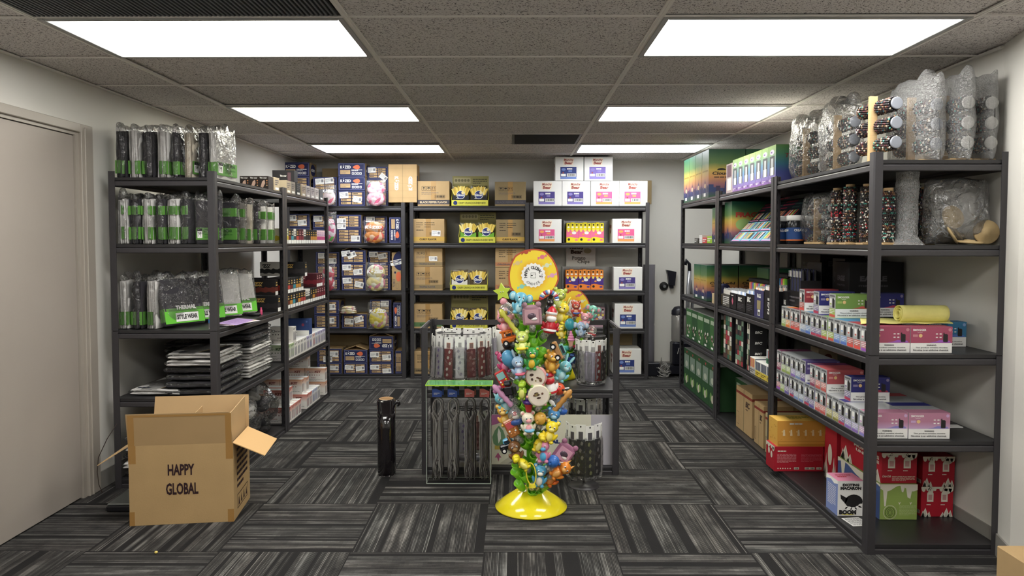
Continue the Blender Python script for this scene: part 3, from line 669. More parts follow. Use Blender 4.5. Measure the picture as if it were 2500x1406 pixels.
# snack display trays with pouches
YG = ink('#d9d452'); OLV = ink('#8a8250'); GBLUE = ink('#1f2f6e')
def pouch(top, bottom, seed):
    """stand-up snack pouch: fries picture, blue crest, coloured foot"""
    q = MB(); W, H, D = .175, .205, .05; pillow(q, W, H, D, top, seed, 10, 12, .003, .6)
    t = q
    t.frame((-W / 2, -D / 2 - .006, 0), (1, 0, 0), (0, 0, 1)); rnd = random.Random(seed)
    for i in range(15):
        u = W * (.14 + .05 * i); tp = H * (.93 - .0022 * (i - 7) ** 2 * 1.0) + rnd.uniform(-.008, .008); a = (i - 7) * .004
        c = ink(rnd.choice(('#e9cf6a', '#dfbf4f', '#f1de92', '#c9a743'))); t.poly([(u - .005, H * .5), (u + .005, H * .5), (u + .007 + a, tp), (u + .001 + a, tp + .004), (u - .005 + a, tp)], c, .0006 + .0002 * (i % 3))
    t.poly([(W * .04, H * .02), (W * .96, H * .02), (W * .96, H * .5), (W * .8, H * .42), (W * .5, H * .38), (W * .2, H * .44), (W * .04, H * .54)], bottom, .0016)
    t.disc(W * .5, H * .52, W * .25, LAB, .002); t.disc(W * .5, H * .52, W * .225, GBLUE, .0024); t.disc(W * .62, H * .62, W * .09, ink('#e8d9a0'), .0027)
    t.text('Gimur', W * .29, H * .45, W * .71, H * .57, LAB, .003, bold=.03); t.lines(W * .25, H * .32, W * .75, H * .36, 1, LAB, .002, .6)
    return q
def snack_display(px0, px1, py0, tier, cards, tops, label, y=7.335):
    w = (px1 - px0) * y / CF; d = .16; z = TZ[tier]; xc = (aY(px0, 600, y)[0] + aY(px1, 600, y)[0]) / 2
    t = empty('snack_display_tray', (xc, y + d / 2, z + .001), 0, label, 'display tray', 'yellow snack display trays')
    b = MB(); b.box(-w / 2, -d / 2, 0, w / 2, d / 2, .003, YG); b.box(-w / 2, -d / 2, 0, w / 2, -d / 2 + .003, .060, YG)
    for s_ in (-1, 1): b.prism([(-d / 2, 0), (d / 2, 0), (d / 2, .2), (-d / 2, .060)], s_ * w / 2 - (.003 if s_ > 0 else 0), s_ * w / 2 + (.003 if s_ < 0 else 0), YG, 'x')
    b.boxfaces(w, d, .060); b.text('CRISPY CRUNCH IN EVERY BITE!', w * .2, .020, w * .93, .040, BLK, .001, bold=.01); b.disc(w * .11, .030, .021, GBLUE, .001); b.build('tray', t)
    if py0:
        ht = aY(900, py0, y)[1] - z; c = MB(); c.box(-w / 2, d / 2 - .004, .0, w / 2, d / 2, ht, OLV, .001); c.frame((-w / 2, d / 2 - .004, 0), (1, 0, 0), (0, 0, 1))
        c.rect(w * .04, ht * .76, w * .5, ht * .95, mat('pale_olive', '#a59a70'), .0006); c.lines(w * .56, ht * .74, w * .95, ht * .93, 3, BLK, .001, .35, 5)
        for k in range(5): c.disc(w * (.1 + .085 * k), ht * .86, w * .035, ink('#6e6748'), .001, ht * .05)
        c.build('back_card', t)
    for i, x in enumerate((-w * .245, w * .245)):
        p = pouch(tops[i], cards[i], i * 7 + tier).build('snack_pouch', None, (xc + x, y + d * .4 - .02, z + .006), rot=(-.08, 0, 0))
        tag(p, '%s snack pouch in the %s' % (('left', 'right')[i], label.replace('yellow display ', '')), 'snack pouch', 'snack pouches in the yellow trays')
gold, dk, gr = mat('foil_olive', '#6b6233', .35), ink('#17161c'), ink('#6da52f')
snack_display(1102, 1192, 427, 1, (dk, dk), (gold, mat('foil_dark', '#4a4428', .35)), 'yellow display tray with black pouches on the top shelf')
snack_display(1120, 1210, 517, 2, (gr, gr), (mat('foil_dark', '#4a4428', .35), mat('foil_dark', '#4a4428', .35)), 'yellow display tray with green pouches on the second shelf')
snack_display(1098, 1190, 0, 3, (ink('#d5d2cc'), ink('#4a3a20')), (mat('foil_brown', '#4a3d26', .35), mat('foil_brown', '#4a3d26', .35)), 'yellow display tray with silver and brown pouches on the third shelf')
snack_display(1098, 1190, 715, 4, (ink('#e3b52b'), ink('#e3b52b')), (mat('foil_brown', '#4a3d26', .35), mat('foil_brown', '#4a3d26', .35)), 'yellow display tray with gold pouches behind the low table')
# ---- right back unit: white cartons with a script brand
MRED = ink('#9c4a44')
def bear(lab, dots):
    def a(t, w, h, d):
        t.poly([(w * .29, h * .66), (w * .62, h * .65), (w * .65, h * .82), (w * .66, h * .94), (w * .3, h * .93), (w * .27, h * .8)], mat('brand_halo', '#f2e3cf'), .0005)
        t.text('Munchy', w * .31, h * .79, w * .64, h * .92, MRED, .001, slant=.1, bold=.03); t.text('Bear', w * .33, h * .68, w * .62, h * .80, MRED, .001, slant=.1, bold=.05)
        u0, u1, v0, v1 = w * .18, w * .75, h * .07, h * .57; W, H = u1 - u0, v1 - v0
        t.rect(u0, v0, u1, v1, lab, .0006); t.rect(u0, v0, u1, v0 + H * .18, dots, .0009)
        t.lines(u0 + W * .42, v0 + H * .78, u0 + W * .95, v0 + H * .92, 1, LAB, .0012, .8); t.lines(u0 + W * .5, v0 + H * .58, u0 + W * .88, v0 + H * .74, 1, dots, .0012, .9, 5)
        t.disc(u0 + W * .2, v0 + H * .8, W * .13, dots, .0012, H * .11); t.rect(u0 + W * .04, v0 + H * .22, u0 + W * .34, v0 + H * .44, LAB, .0012); t.disc(u0 + W * .18, v0 + H * .52, W * .05, MRED, .0013)
        t.rect(u0 + W * .4, v0 + H * .2, u0 + W * .97, v0 + H * .46, LAB, .0012); t.bars(u0 + W * .43, v0 + H * .24, u0 + W * .94, v0 + H * .43, BLK, .0015)
        t.boxfaces(w, d, h, 'left'); t.text('Munchy\nBear', d * .25, h * .4, d * .75, h * .8, MRED, .001, bold=.03)
    return a
pur, pud = ink('#4b3f83'), ink('#8a7fc0'); nav, nad = ink('#2c3a78'), ink('#6f86c4'); pin, pid = ink('#dd5f8f'), ink('#f0a45e')
def wc(px0, px1, py0, tier, a, where, z=None, d=.28): return plain(px0, px1, py0, tier, d, 7.345, 'white carton, ' + where, name='white_carton', m=WHITEB, art=a, z=z, group='white snack cartons on the right back unit')
zt = aY(900, 442, 7.345)[1] + .002
for px0, px1, a, wh in ((1302, 1371.5, bear(pur, pud), 'leftmost of the row of four, purple label'), (1372, 1441, bear(pur, pud), 'second of the row of four, purple label'), (1442, 1511, bear(pin, pid), 'third of the row of four, pink label'), (1511.5, 1580, bear(pin, pid), 'rightmost of the row of four, pink label')): wc(px0, px1, 442, 1, a, wh)
wc(1355, 1424, 383, 1, bear(nav, nad), 'navy label, left of the top pair', z=zt); wc(1425.5, 1495, 383, 1, bear(mat('lilac_label', '#7a68b4'), pud), 'lilac label, right of the top pair', z=zt)
plain(1560, 1590, 441, 1, .08, 7.66, z=1.801, label='brown carton sticking out behind the white cartons on the top shelf', m=KRAFT2)
wc(1303, 1371, 535, 2, bear(pin, pid), 'left on the second shelf, pink label'); wc(1495, 1566, 534, 2, bear(pin, pid), 'right on the second shelf, pink label')
wc(1499, 1569, 652, 3, bear(pur, pud), 'purple label, on the third shelf'); wc(1502, 1571, 741, 4, bear(nav, nad), 'navy label, on the fourth shelf'); wc(1499, 1568, 851, 5, bear(nav, nad), 'navy label, on the bottom shelf')
plain(1483, 1546, 813, 5, .1, 7.64, 'brown carton at the back of the bottom shelf behind a white one', m=KRAFT2)
def stick_pack(top, mid, bot):
    """slim snack box with three stepped tips"""
    w, d, h = .128, .07, .215; q = MB(); q.box(-w / 2, -d / 2, 0, w / 2, d / 2, h * .62, bot, .001)
    for i in range(3):
        x0 = -w / 2 + w / 3 * i; q.box(x0 + .001, -d / 2, h * .62, x0 + w / 3 - .001, d / 2 - .02, h * (.94 + .03 * (i % 2)), top, .001)
    q.frame((-w / 2, -d / 2, 0), (1, 0, 0), (0, 0, 1)); q.poly([(0, h * .25), (w * .3, h * .28), (w, h * .2), (w, h * .58), (0, h * .62)], mid, .0008); q.rect(0, h * .62, w, h * .63, top, .001)
    for i in range(3):
        c = w * (1 / 6 + i / 3); q.disc(c, h * .85, w * .07, BLK, .001); q.disc(c, h * .74, w * .1, LAB, .001, h * .035); q.disc(c, h * .58, w * .1, ink('#f6e06a'), .0012, h * .06)
    q.disc(w * .62, h * .47, w * .18, LAB, .0014, h * .07); q.disc(w * .2, h * .15, w * .1, BLK, .0012, h * .06); q.disc(w * .8, h * .13, w * .13, mid, .0012, h * .04); q.disc(w * .36, h * .4, w * .1, ink('#f3a24c'), .0013, h * .04)
    return q
M_tray = glassy('tray_plastic', (.85, .85, .87), .15, .2, white=.35)
def sticks(px0, px1, tier, mats, n, label, sc=1):
    y = 7.42; x0, x1 = aY(px0, 600, y)[0], aY(px1, 600, y)[0]; p0 = None; dx = (x1 - x0) / n
    tr = MB(); X0, X1 = x0 - .03, x1 + (.09 if n == 3 else .03); tr.box(X0, y - .02, TZ[tier] + .001, X1, y + .26, TZ[tier] + .003, M_tray); tr.box(X0, y + .255, TZ[tier] + .003, X1, y + .26, TZ[tier] + .235, M_tray); tr.box(X1 - .003, y - .02, TZ[tier] + .003, X1, y + .255, TZ[tier] + .235, M_tray); tr.box(X0, y - .02, TZ[tier] + .003, X0 + .003, y + .255, TZ[tier] + .235, M_tray)
    tag(tr.build('clear_tray'), 'clear plastic tray holding ' + label, 'tray')
    nm = ('left', 'middle', 'right')
    for r in range(2):
        for i in range(n):
            x = x0 + dx * (i + .5)
            if p0 is None: p0 = stick_pack(*mats).build('snack_stick_box', None, (x, y + .06, TZ[tier] + .004)); o = p0
            else: o = dup(p0, (x, y + .06 + r * .085, TZ[tier] + .004))
            tag(o, ('%s box of the front row in %s' % (nm[i % 3], label)) if r == 0 else 'box in the hidden back row of ' + label, 'snack box', label)
sticks(1383, 1475, 2, (ink('#f3e02c'), ink('#ec6f97'), ink('#f3e02c')), 3, 'yellow and pink snack boxes on the second shelf')
sticks(1381, 1475, 3, (ink('#ef8f35'), ink('#4b2f86'), ink('#ef8433')), 3, 'orange and purple snack boxes on the third shelf')
sticks(1419, 1478, 4, (mat('mauve', '#b493a0'), ink('#8a6d88'), mat('mauve', '#b493a0')), 2, 'pale purple snack boxes on the fourth shelf')
# flat header sign over the orange boxes
w_, y = (1456 - 1384) * 7.62 / CF, 7.62; zs = aY(1400, 652, y)[1]; q = MB(); hh = .23
q.box(-w_ / 2, 0, 0, w_ / 2, .004, hh, WHITEB, .001); q.frame((-w_ / 2, 0, 0), (1, 0, 0), (0, 0, 1))
q.text('Munchy', w_ * .12, hh * .8, w_ * .6, hh * .95, ink('#4a3026'), bold=.06, slant=.05); q.text('Bear', w_ * .15, hh * .6, w_ * .56, hh * .79, ink('#4a3026'), bold=.07); q.text('Potato', w_ * .2, hh * .32, w_ * .66, hh * .5, ink('#6c6862'), bold=.03)
q.text('Chips', w_ * .38, hh * .12, w_ * .8, hh * .32, ink('#6c6862'), bold=.03); q.disc(w_ * .73, hh * .74, w_ * .13, mat('chip_tan', '#b5aa8a'), ry=hh * .12)
q.box(-w_ / 2, .002, -.0 - (zs - TZ[3] - .004), w_ / 2, .006, 0, WHITEB)
tag(q.build('sign_card', None, ((aY(1384, 600, y)[0] + aY(1456, 600, y)[0]) / 2, y + .085, zs)), 'white card lettered Potato Chips behind the orange snack boxes', 'sign')
# ============================================================ right wall shelves
def boxR(y0, y1, h, d, z, x0=1.60, m=None, art=None, name='carton_box', label='', cat='box', group=None, bev=.0012):
    """carton facing the aisle: w runs along the wall, art(t, w, h, d) prints on its faces; 'right' is the side towards the camera"""
    w = y1 - y0 - .0015; t = MB(); t.box(-w / 2, -d / 2, 0, w / 2, d / 2, h, m or KRAFT, bev)
    if art: t.boxfaces(w, d, h); art(t, w, h, d)
    o = t.build(name, None, (x0 + d / 2, (y0 + y1) / 2, z + .0006), -PI / 2); return tag(o, label, cat, group)
def ramp_mat(name, stops, z0, z1, axis=2):
    """printed colour gradient along the box height"""
    if name in MATS: return MATS[name]
    g = NB(name); tc = g.n('TexCoord'); sp = g.n('SeparateXYZ'); g.put(sp.inputs[0], tc.outputs['Object'])
    t = g.f('DIVIDE', g.f('SUBTRACT', sp.outputs[axis], z0), z1 - z0, 0., True); t = g.f('ADD', t, g.f('MULTIPLY', g.f('SUBTRACT', g.noise(tc.outputs['Object'], 9., 3.), .5), .12))
    r = g.n('ValToRGB'); g.put(r.inputs[0], t); e = r.color_ramp.elements
    while len(e) < len(stops): e.new(.5)
    for q, (p, c) in zip(e, stops): q.position = p; q.color = srgb(c)
    g.put(g.b.inputs['Base Color'], r.outputs[0]); g.b.inputs['Roughness'].default_value = .45; return g.m
# ---- flavoured long boxes with warning panel (front faces the camera, ends face the aisle)
FOIL = mat('silver_foil_card', '#c9ccd0', .28, metal=.35)
DEV = ink('#262223')
LAV = {'rose': ('#a84f68', '#c98a93', '#a05fc0'), 'red': ('#96353e', '#c06a64', '#e0574f'), 'navy': ('#2e2f74', '#8c83a8', '#b7425c'), 'green': ('#76984e', '#a7bd68', '#d05a52'), 'blue': ('#3c7ba4', '#8aa6d0', '#5c78c4'),
       'pink': ('#b97f99', '#c9a7cf', '#8f86c9'), 'lilac': ('#8d86bd', '#b7b2d6', '#8d70b8'), 'purple': ('#574a80', '#9a8fb5', '#6a5fa0'), 'yellow': ('#b9ad66', '#c9c38e', '#8e8a4c'), 'coral': ('#b8575c', '#d8908c', '#c4605c'),
       'pale': ('#8f9fc0', '#b9c2d4', '#7f93c0'), 'mint': ('#8fae8a', '#bfcf9f', '#9aad60'), 'plum': ('#6b2f52', '#b98a9a', '#8f4560'), 'orange': ('#d9823f', '#e5ab74', '#dd7a3a')}
def long_box(kind, W=.186, Hh=.118, D=.07):
    c1, c2, c3 = LAV[kind]; t = MB(); t.box(-W / 2, -D / 2, 0, W / 2, D / 2, Hh, LAB, .001)
    body = ramp_mat('long_box_' + kind, ((0, c2), (.45, c1), (1, c1)), Hh * .38, Hh) if kind in ('pink', 'lilac', 'pale') else ink(c1)
    t.boxfaces(W, D, Hh); t.rect(0, Hh * .39, W, Hh, body, .0005)
    t.text('SMOGGER', W * .05, Hh * .84, W * .37, Hh * .92, LAB, .001, bold=.03); t.rect(W * .16, Hh * .79, W * .28, Hh * .8, LAB, .001)
    t.rect(W * .05, Hh * .62, W * .17, Hh * .71, ink(c2), .001); t.disc(W * .235, Hh * .665, W * .045, ink('#e8c58a'), .001, seg=12); t.disc(W * .94, Hh * .89, W * .04, ink(c2), .001, seg=12)
    t.poly([(W * .45, Hh * .4), (W * .97, Hh * .4), (W * .93, Hh * .47), (W * .7, Hh * .5), (W * .6, Hh * .44)], ink(c3), .0009)
    for i in range(2):
        for j in range(2): t.rect(W * (.6 + .09 * i), Hh * (.58 + .13 * j), W * (.65 + .09 * i), Hh * (.62 + .13 * j), LAB, .001)
    t.poly([(W * .79, Hh * .42), (W * .88, Hh * .42), (W * .89, Hh * .44), (W * .89, Hh * .7), (W * .86, Hh * .73), (W * .81, Hh * .73), (W * .8, Hh * .79), (W * .78, Hh * .77), (W * .775, Hh * .45)], DEV, .0014)
    t.text('WARNING:', W * .38, Hh * .27, W * .62, Hh * .33, BLK, .001, bold=.03); t.text('This product contains nicotine.', W * .12, Hh * .17, W * .9, Hh * .235, BLK, .001, bold=.02); t.text('Nicotine is an addictive chemical.', W * .06, Hh * .08, W * .92, Hh * .145, BLK, .001, bold=.02)
    t.frame((-W / 2, D / 2, 0), (0, -1, 0), (0, 0, 1)); t.rect(0, 0, D, Hh, FOIL, .0004); t.rect(D * .06, Hh * .02, D * .94, Hh * .38, ink(c2), .0008); t.rect(D * .06, Hh * .02, D * .94, Hh * .13, ink(c3), .001); t.lines(D * .1, Hh * .16, D * .9, Hh * .36, 3, LAB, .0012, .4, 3)
    t.rect(D * .1, Hh * .5, D * .42, Hh * .8, LAB, .001); t.rect(D * .14, Hh * .53, D * .38, Hh * .6, ink(c2), .0013); t.poly([(D * .52, Hh * .42), (D * .84, Hh * .42), (D * .86, Hh * .76), (D * .72, Hh * .8), (D * .66, Hh * .86), (D * .6, Hh * .84), (D * .52, Hh * .76)], DEV, .0012)
    t.disc(D * .86, Hh * .8, D * .07, LAB, .0014, seg=10); t.rect(D * .1, Hh * .88, D * .9, Hh * .95, mat('foil_shadow_print', '#6d6f74', .3), .001)  # white dot and a dark grey printed band near the top of the foil end
    t.boxfaces(W, D, Hh, 'right'); t.rect(0, Hh * .39, D, Hh, body, .0005); t.boxfaces(W, D, Hh, 'top'); t.rect(0, 0, W, D, FOIL if kind in ('mint', 'yellow', 'pale', 'lilac') else ink(c1), .0004)
    return t
LB = {}
ORD = ('nearest', 'second', 'third', 'fourth', 'fifth', 'sixth', 'seventh', 'eighth', 'ninth', 'tenth', 'eleventh', 'twelfth', 'thirteenth', 'fourteenth', 'fifteenth', 'sixteenth', 'seventeenth')
def lbox(kind, x, y, z, label, rz=0):
    if kind not in LB: LB[kind] = o = long_box(kind).build('long_box', None, (x, y + .035, z))
    else: o = dup(LB[kind], (x, y + .035, z))
    o.rotation_euler.z = rz; tag(o, label, 'box', 'long boxes with nicotine warnings'); return o
rnd = random.Random(5)
T3, T4 = .9056, .5156; xa, xb, xc = 1.681, 1.869, 2.06
for tier, z, kinds, nm in ((3, T3, 'rose red red blue blue green green navy navy blue pale red red orange mint'.split(), 'upper shelf'), (4, T4, 'pink lilac lilac navy yellow yellow coral coral purple navy pale pale navy purple mint rose'.split(), 'lower shelf')):
    for i, k in enumerate(kinds): lbox(k, xa + rnd.uniform(-.002, .002), 3.235 + .0705 * i, z, '%s long box from the corner post, bottom row by the aisle, %s' % (ORD[i], nm))
    for i, k in enumerate(kinds[1:7] if tier == 4 else ['rose']): lbox('rose' if i == 0 and tier == 3 else 'pink' if i == 0 else k, xb, 3.232 + .0705 * i, z, '%s long box of the second column away from the aisle, %s' % (ORD[i], nm))
lbox('blue', xc - .005, 3.43, T3, 'light blue long box at the back of the upper shelf by the wall')
z = T3 + .1185
for k, x, y, l in (('green', xa + .012, 3.60, 'green long box on top of the row, beside the yellow cloth'), ('navy', xa + .01, 3.79, 'navy long box on top of the row, behind the green one'), ('red', xa + .004, 3.965, 'red long box on top of the row, beside the black carton'), ('navy', xb + .01, 3.66, 'navy long box on top, behind the yellow cloth roll')): lbox(k, x, y, z, l)
z = T4 + .1185
lbox('navy', xa + .03, 3.455, z, 'navy long box on top of the lower row, behind the corner post')
for i, k in enumerate('coral coral plum'.split()): lbox(k, xa, 3.655 + .0705 * i, z, '%s of three reddish long boxes on top of the lower row' % ORD[i])
for i, k in enumerate('purple pale lilac mint mint'.split()): lbox(k, xa, 3.925 + .0705 * i, z, '%s of five pale long boxes on top of the lower row, far end' % ORD[i])
lbox('plum', xa, 4.285, z, 'plum long box at the far end of the lower shelf, top row')
# yellow cloth, loosely rolled, lying over the boxes
M_cl = mat('yellow_cloth', '#e2da86', .85, var=.04, vscale=25, bump=.12, bscale=60); q = MB(); pr = []
for i in range(64):
    a = -.5 * PI - i / 63 * 5.2 * PI; r = .044 * (1 - .0115 * i) ; pr.append((r * math.cos(a) * 1.12, r * math.sin(a)))
prof = [(-.01, -.044)] + pr; th = .0022; L = 10
def sheet(q, path, fn, L, m, th):
    n = len(path); vs = []; fs = []
    for k in range(L + 1):
        for (a, b) in path: vs.append(fn(a, b, k / L))
    for k in range(L):
        for i in range(n - 1): o = k * n + i; fs.append((o, o + 1, o + n + 1, o + n))
    q.add(vs, fs, m, True)
sheet(q, pr, lambda a, b, t: (t * .215 - .107 + .004 * b / .04, a * (1 + .03 * math.sin(7 * t)), .046 + b), L, M_cl, th)
sheet(q, [(-.0 + .0 * i, 0) if i == 0 else (-.0 - .03 * i, 0) for i in range(9)], lambda a, b, t: (t * .42 - .31 + .10 * (-a) / .24, .0 - a * .9 - .07 + .0, .003 + .004 * abs(math.sin(9 * t + a * 30)) + .002), 16, M_cl, th)
o = q.build('rolled_cloth', None, (xb + .02, 3.36, T3 + .1195)); md = o.modifiers.new('thick', 'SOLIDIFY'); md.thickness = .0022; md.offset = 0
tag(o, 'pale yellow cloth, half rolled, lying on the long boxes', 'cloth')
# ---- black cartons behind the long boxes
def a_eagle(vert=False, big=False, side='right'):
    def a(t, w, h, d):
        for sd in ('front', side):
            t.boxfaces(w, d, h, sd); W = w if sd == 'front' else d
            if vert: t.text('EAGLE', W * .35, h * .2, W * .6, h * .75, LAB, .0008, rot=90, bold=.04); t.lines(W * .68, h * .15, W * .8, h * .85, 9, GREYP, .0008)
            else: t.text('EAGLE', W * .2, h * (.72 if big else .6), W * .7, h * (.8 if big else .75), LAB if not big else GREYP, .0008, bold=.05); t.text('ITEM# PT1320', W * .18, h * (.64 if big else .44), W * .72, h * (.67 if big else .52), LAB if not big else GREYP, .0008, bold=.03); t.lines(W * .25, h * .1, W * .65, h * .32, 3, GREYP, .0008)
    return a
CB = mat('black_card', '#17161a', .5)
boxR(4.305, 4.372, .20, .2, T3, 1.625, CB, a_eagle(), 'black_carton', 'black carton lettered in white beside the far end of the upper row of long boxes', 'carton')
boxR(4.02, 4.20, .385, .30, T3, 1.86, CB, a_eagle(big=True), 'black_carton', 'large black carton against the wall behind the long boxes', 'carton')
boxR(4.205, 4.37, .40, .2, T3, 1.92, CB, a_eagle(big=True), 'black_carton', 'large black carton beside the wall, farther from the camera', 'carton')
boxR(3.42, 3.47, .005, .12, T4, 2.02, LAB, None, 'paper_label', 'white paper label lying on the empty shelf by the wall', 'paper')
def pen_box(x, y, z, lid, label, rz=-PI / 2, h=.24):
    """black counter box with a printed header and a row of pens"""
    t = empty('pen_display_box', (x, y, z), rz, label, 'display box', 'black pen display boxes'); b = MB(); W, D = .2, .12
    b.box(-W / 2, -D / 2, 0, W / 2, D / 2, .003, CB); b.box(-W / 2, -D / 2, 0, W / 2, -D / 2 + .002, h * .35, CB); b.box(-W / 2, D / 2 - .002, 0, W / 2, D / 2, h, CB)
    for s_ in (-1, 1): b.box(s_ * W / 2 - .001, -D / 2, 0, s_ * W / 2 + .001, D / 2, h * .6, CB)
    b.boxfaces(W, D, h * .35); b.lines(W * .1, h * .08, W * .9, h * .25, 2, GREYP, .001); b.build('tray', t); p = MB()
    for i in range(9):
        for j in range(3): p.lathe([(.0085, .004), (.0085, h * .8), (.003, h * .84)], (CB, ink('#2a2c50'))[i % 2], 8, (-W / 2 + .012 + i * .022, -D / 2 + .02 + j * .035, 0))
    p.frame((-W / 2, -D / 2, 0), (1, 0, 0), (0, 0, 1))
    for i in range(9): p.rect(.008 + i * .022, h * .66, .016 + i * .022, h * .8, LAB, -.004)
    p.build('pens', t); return t
pen_box(1.70, 4.245, T3 + .12, None, 'dark box of pens standing behind the black carton on the upper shelf', h=.26)
# ---- bottom tier of the near unit
RED = ink('#b01c2e'); CRM = mat('cream_print', '#e6e0cf')
def drip(t, W, h, m, seed=0, lo=.25, e=.0009):
    """icing dripping from the top edge"""
    r = random.Random(seed); pts = [(0, h)]; n = 26
    for i in range(n + 1):
        u = i / n; v = .12 + .08 * math.sin(u * 9 + seed); v += (.5 if abs(u - .13) < .035 else 0) + (.16 if abs(u - .6) < .04 else 0) + (.22 if abs(u - .78) < .06 else 0); pts.append((u * W, h * (1 - min(v, .62))))
    pts.append((W, h)); t.poly(pts[::-1] if False else [pts[0]] + pts[1:], m, e)
def peaks(t, W, h, e=.0009, hh=.3):
    for c, s in ((.12, 1), (.24, .6), (.04, .7), (.78, 1), (.9, .75), (.66, .55)):
        t.poly([(W * max(0, c - .12 * s), 0), (W * min(1, c + .12 * s), 0), (W * (c + .02), h * hh * s), ], CRM, e)
        for k in (-.03, .03): t.poly([(W * (c + k), h * .02), (W * (c + k + .012), h * .02), (W * (c + .018), h * hh * s * .8)], ink('#6b6a66'), e + .0003)
def cloud(t, W, h, e=.0009):
    t.rect(0, h * .93, W, h, CRM, e)
    for c, r in ((.07, .065), (.2, .05), (.3, .09), (.42, .05), (.62, .06), (.74, .08), (.83, .11), (.92, .075)): t.disc(W * c, h * .94, W * r, CRM, e + .0001, h * r * 1.6, 14, 180, 359.9)
def a_redbox(t, w, h, d):
    # front here is the side facing the camera (box is placed unrotated)
    cloud(t, w, h); peaks(t, w, h)
    for c in (.28, .72):
        t.disc(w * c, h * .95, w * .035, ink('#5a3a36'), .0014, seg=14); t.disc(w * c, h * .95, w * .024, CRM, .0016, seg=14); t.rect(w * (c - .006), h * .86, w * (c + .006), h * .92, ink('#5a3a36'), .0014)
        t.poly([(w * (c - .1), h * .5), (w * (c + .1), h * .5), (w * (c + .1), h * .78), (w * (c + .06), h * .86), (w * (c - .06), h * .86), (w * (c - .1), h * .78)], CRM, .0013); t.rect(w * (c - .06), h * .56, w * (c + .06), h * .74, ink('#c79a94'), .0016)   # plain tags instead of printed characters
        t.lines(w * (c - .11), h * .38, w * (c + .11), h * .43, 1, CRM, .001, .5)
    for sd in ('left',):
        t.boxfaces(w, d, h, sd); t.lines(d * .2, h * .5, d * .8, h * .72, 2, mat('red_print', '#8c3038'), .001, .8); t.rect(d * .55, h * .08, d * .95, h * .2, CRM, .001); t.bars(d * .58, h * .09, d * .92, h * .19, BLK)
def a_redbig(t, w, h, d):
    cloud(t, w, h)
    for c in (.28, .72):
        t.disc(w * c, h * .95, w * .035, ink('#5a3a36'), .0014, seg=14); t.disc(w * c, h * .95, w * .024, CRM, .0016, seg=14); t.poly([(w * (c - .1), h * .5), (w * (c + .1), h * .5), (w * (c + .1), h * .78), (w * (c + .06), h * .86), (w * (c - .06), h * .86), (w * (c - .1), h * .78)], CRM, .0013)
        t.rect(w * (c - .06), h * .56, w * (c + .06), h * .74, ink('#c79a94'), .0016); t.lines(w * (c - .11), h * .4, w * (c + .11), h * .44, 1, CRM, .001, .5)
    t.text('Coca-Cola', w * .03, h * .2, w * .27, h * .28, CRM, .001, slant=.35, bold=.02); t.lines(w * .3, h * .08, w * .95, h * .25, 5, CRM, .001, .3, 2)
    t.boxfaces(w, d, h, 'left'); peaks(t, d, h, hh=.55); t.text('MONSTERS', d * .35, h * .72, d * .95, h * .84, CRM, .001, bold=.05); t.text('UNIVERSE', d * .4, h * .58, d * .95, h * .68, CRM, .001, bold=.05)
def boxF(x0, x1, y, h, d, z, m, art, label, name='gift_box', cat='box', group=None, rz=0):
    w = x1 - x0 - .002; t = MB(); t.box(-w / 2, -d / 2, 0, w / 2, d / 2, h, m, .0012); t.boxfaces(w, d, h)
    if art: art(t, w, h, d)
    return tag(t.build(name, None, ((x0 + x1) / 2, y + d / 2, z), rz), label, cat, group)
GRN = ink('#94ab58')
def a_green(t, w, h, d):
    drip(t, w, h, CRM)
    for k in (.3, .22, .14, .08): t.disc(w * .27, h * .21, w * k * .6, CRM, .001 + .0002 * (4 - int(k * 10)), seg=20, ry=h * k * .6 + h * .02); t.disc(w * .27, h * .21, w * k * .6 - w * .012, GRN, .0012 + .0002 * (4 - int(k * 10)), seg=20, ry=h * k * .6 + h * .008)
    for u in (.52, .82): t.poly([(w * u, h * .42), (w * (u + .035), h * .5), (w * u, h * .48), (w * (u - .03), h * .5)], CRM, .001)
    t.lines(w * .52, h * .12, w * .96, h * .42, 9, mat('pale_green', '#c3cf98'), .001, .3, 9)
    t.boxfaces(w, d, h, 'left'); t.rect(0, 0, d, h, ink('#4a5f92'), .0004); drip(t, d, h, CRM, 3)
    for u in (.35, .6): t.disc(d * u, h * .45, d * .07, ink('#35466f'), .001, h * .14, 14)
z5 = .0456
boxF(1.783, 1.967, 3.485, .176, .46, z5, GRN, a_green, 'green box with cream icing print, lowest front box near the corner post')
boxF(1.792, 1.967, 3.495, .150, .44, z5 + .1768, RED, a_redbig, 'dark red box with white peaks stacked on the green box')
gp = 'red boxes with white peaks'
boxF(2.006, 2.166, 3.525, .150, .2, z5, RED, a_redbox, 'red box standing on the shelf by the wall', group=gp); boxF(2.010, 2.170, 3.525, .150, .2, z5 + .1508, RED, a_redbox, 'red box on top of the one by the wall', group=gp)
boxF(1.972, 2.15, 3.75, .150, .2, z5, RED, a_redbox, 'red box lowest in the stack behind', group=gp); boxF(1.972, 2.15, 3.75, .150, .2, z5 + .1508, RED, a_redbox, 'red box second in the stack behind', group=gp); boxF(1.972, 2.15, 3.75, .10, .2, z5 + .3016, RED, a_redbox, 'red box topmost in the stack behind', group=gp)
def a_plainred(t, w, h, d):
    peaks(t, w, h); t.boxfaces(w, d, h, 'left'); peaks(t, d, h, hh=.5); t.disc(d * .45, h * .5, d * .18, CRM, .001, h * .2)
boxF(1.79, 1.94, 3.98, .3, .15, z5, RED, a_plainred, 'tall dark red box behind the small white box'); boxF(1.83, 1.99, 4.16, .22, .2, z5, RED, a_plainred, 'dark red box half hidden behind the orange box')
LBL, LPK = ink('#7f8fc4'), ink('#d98aa6')
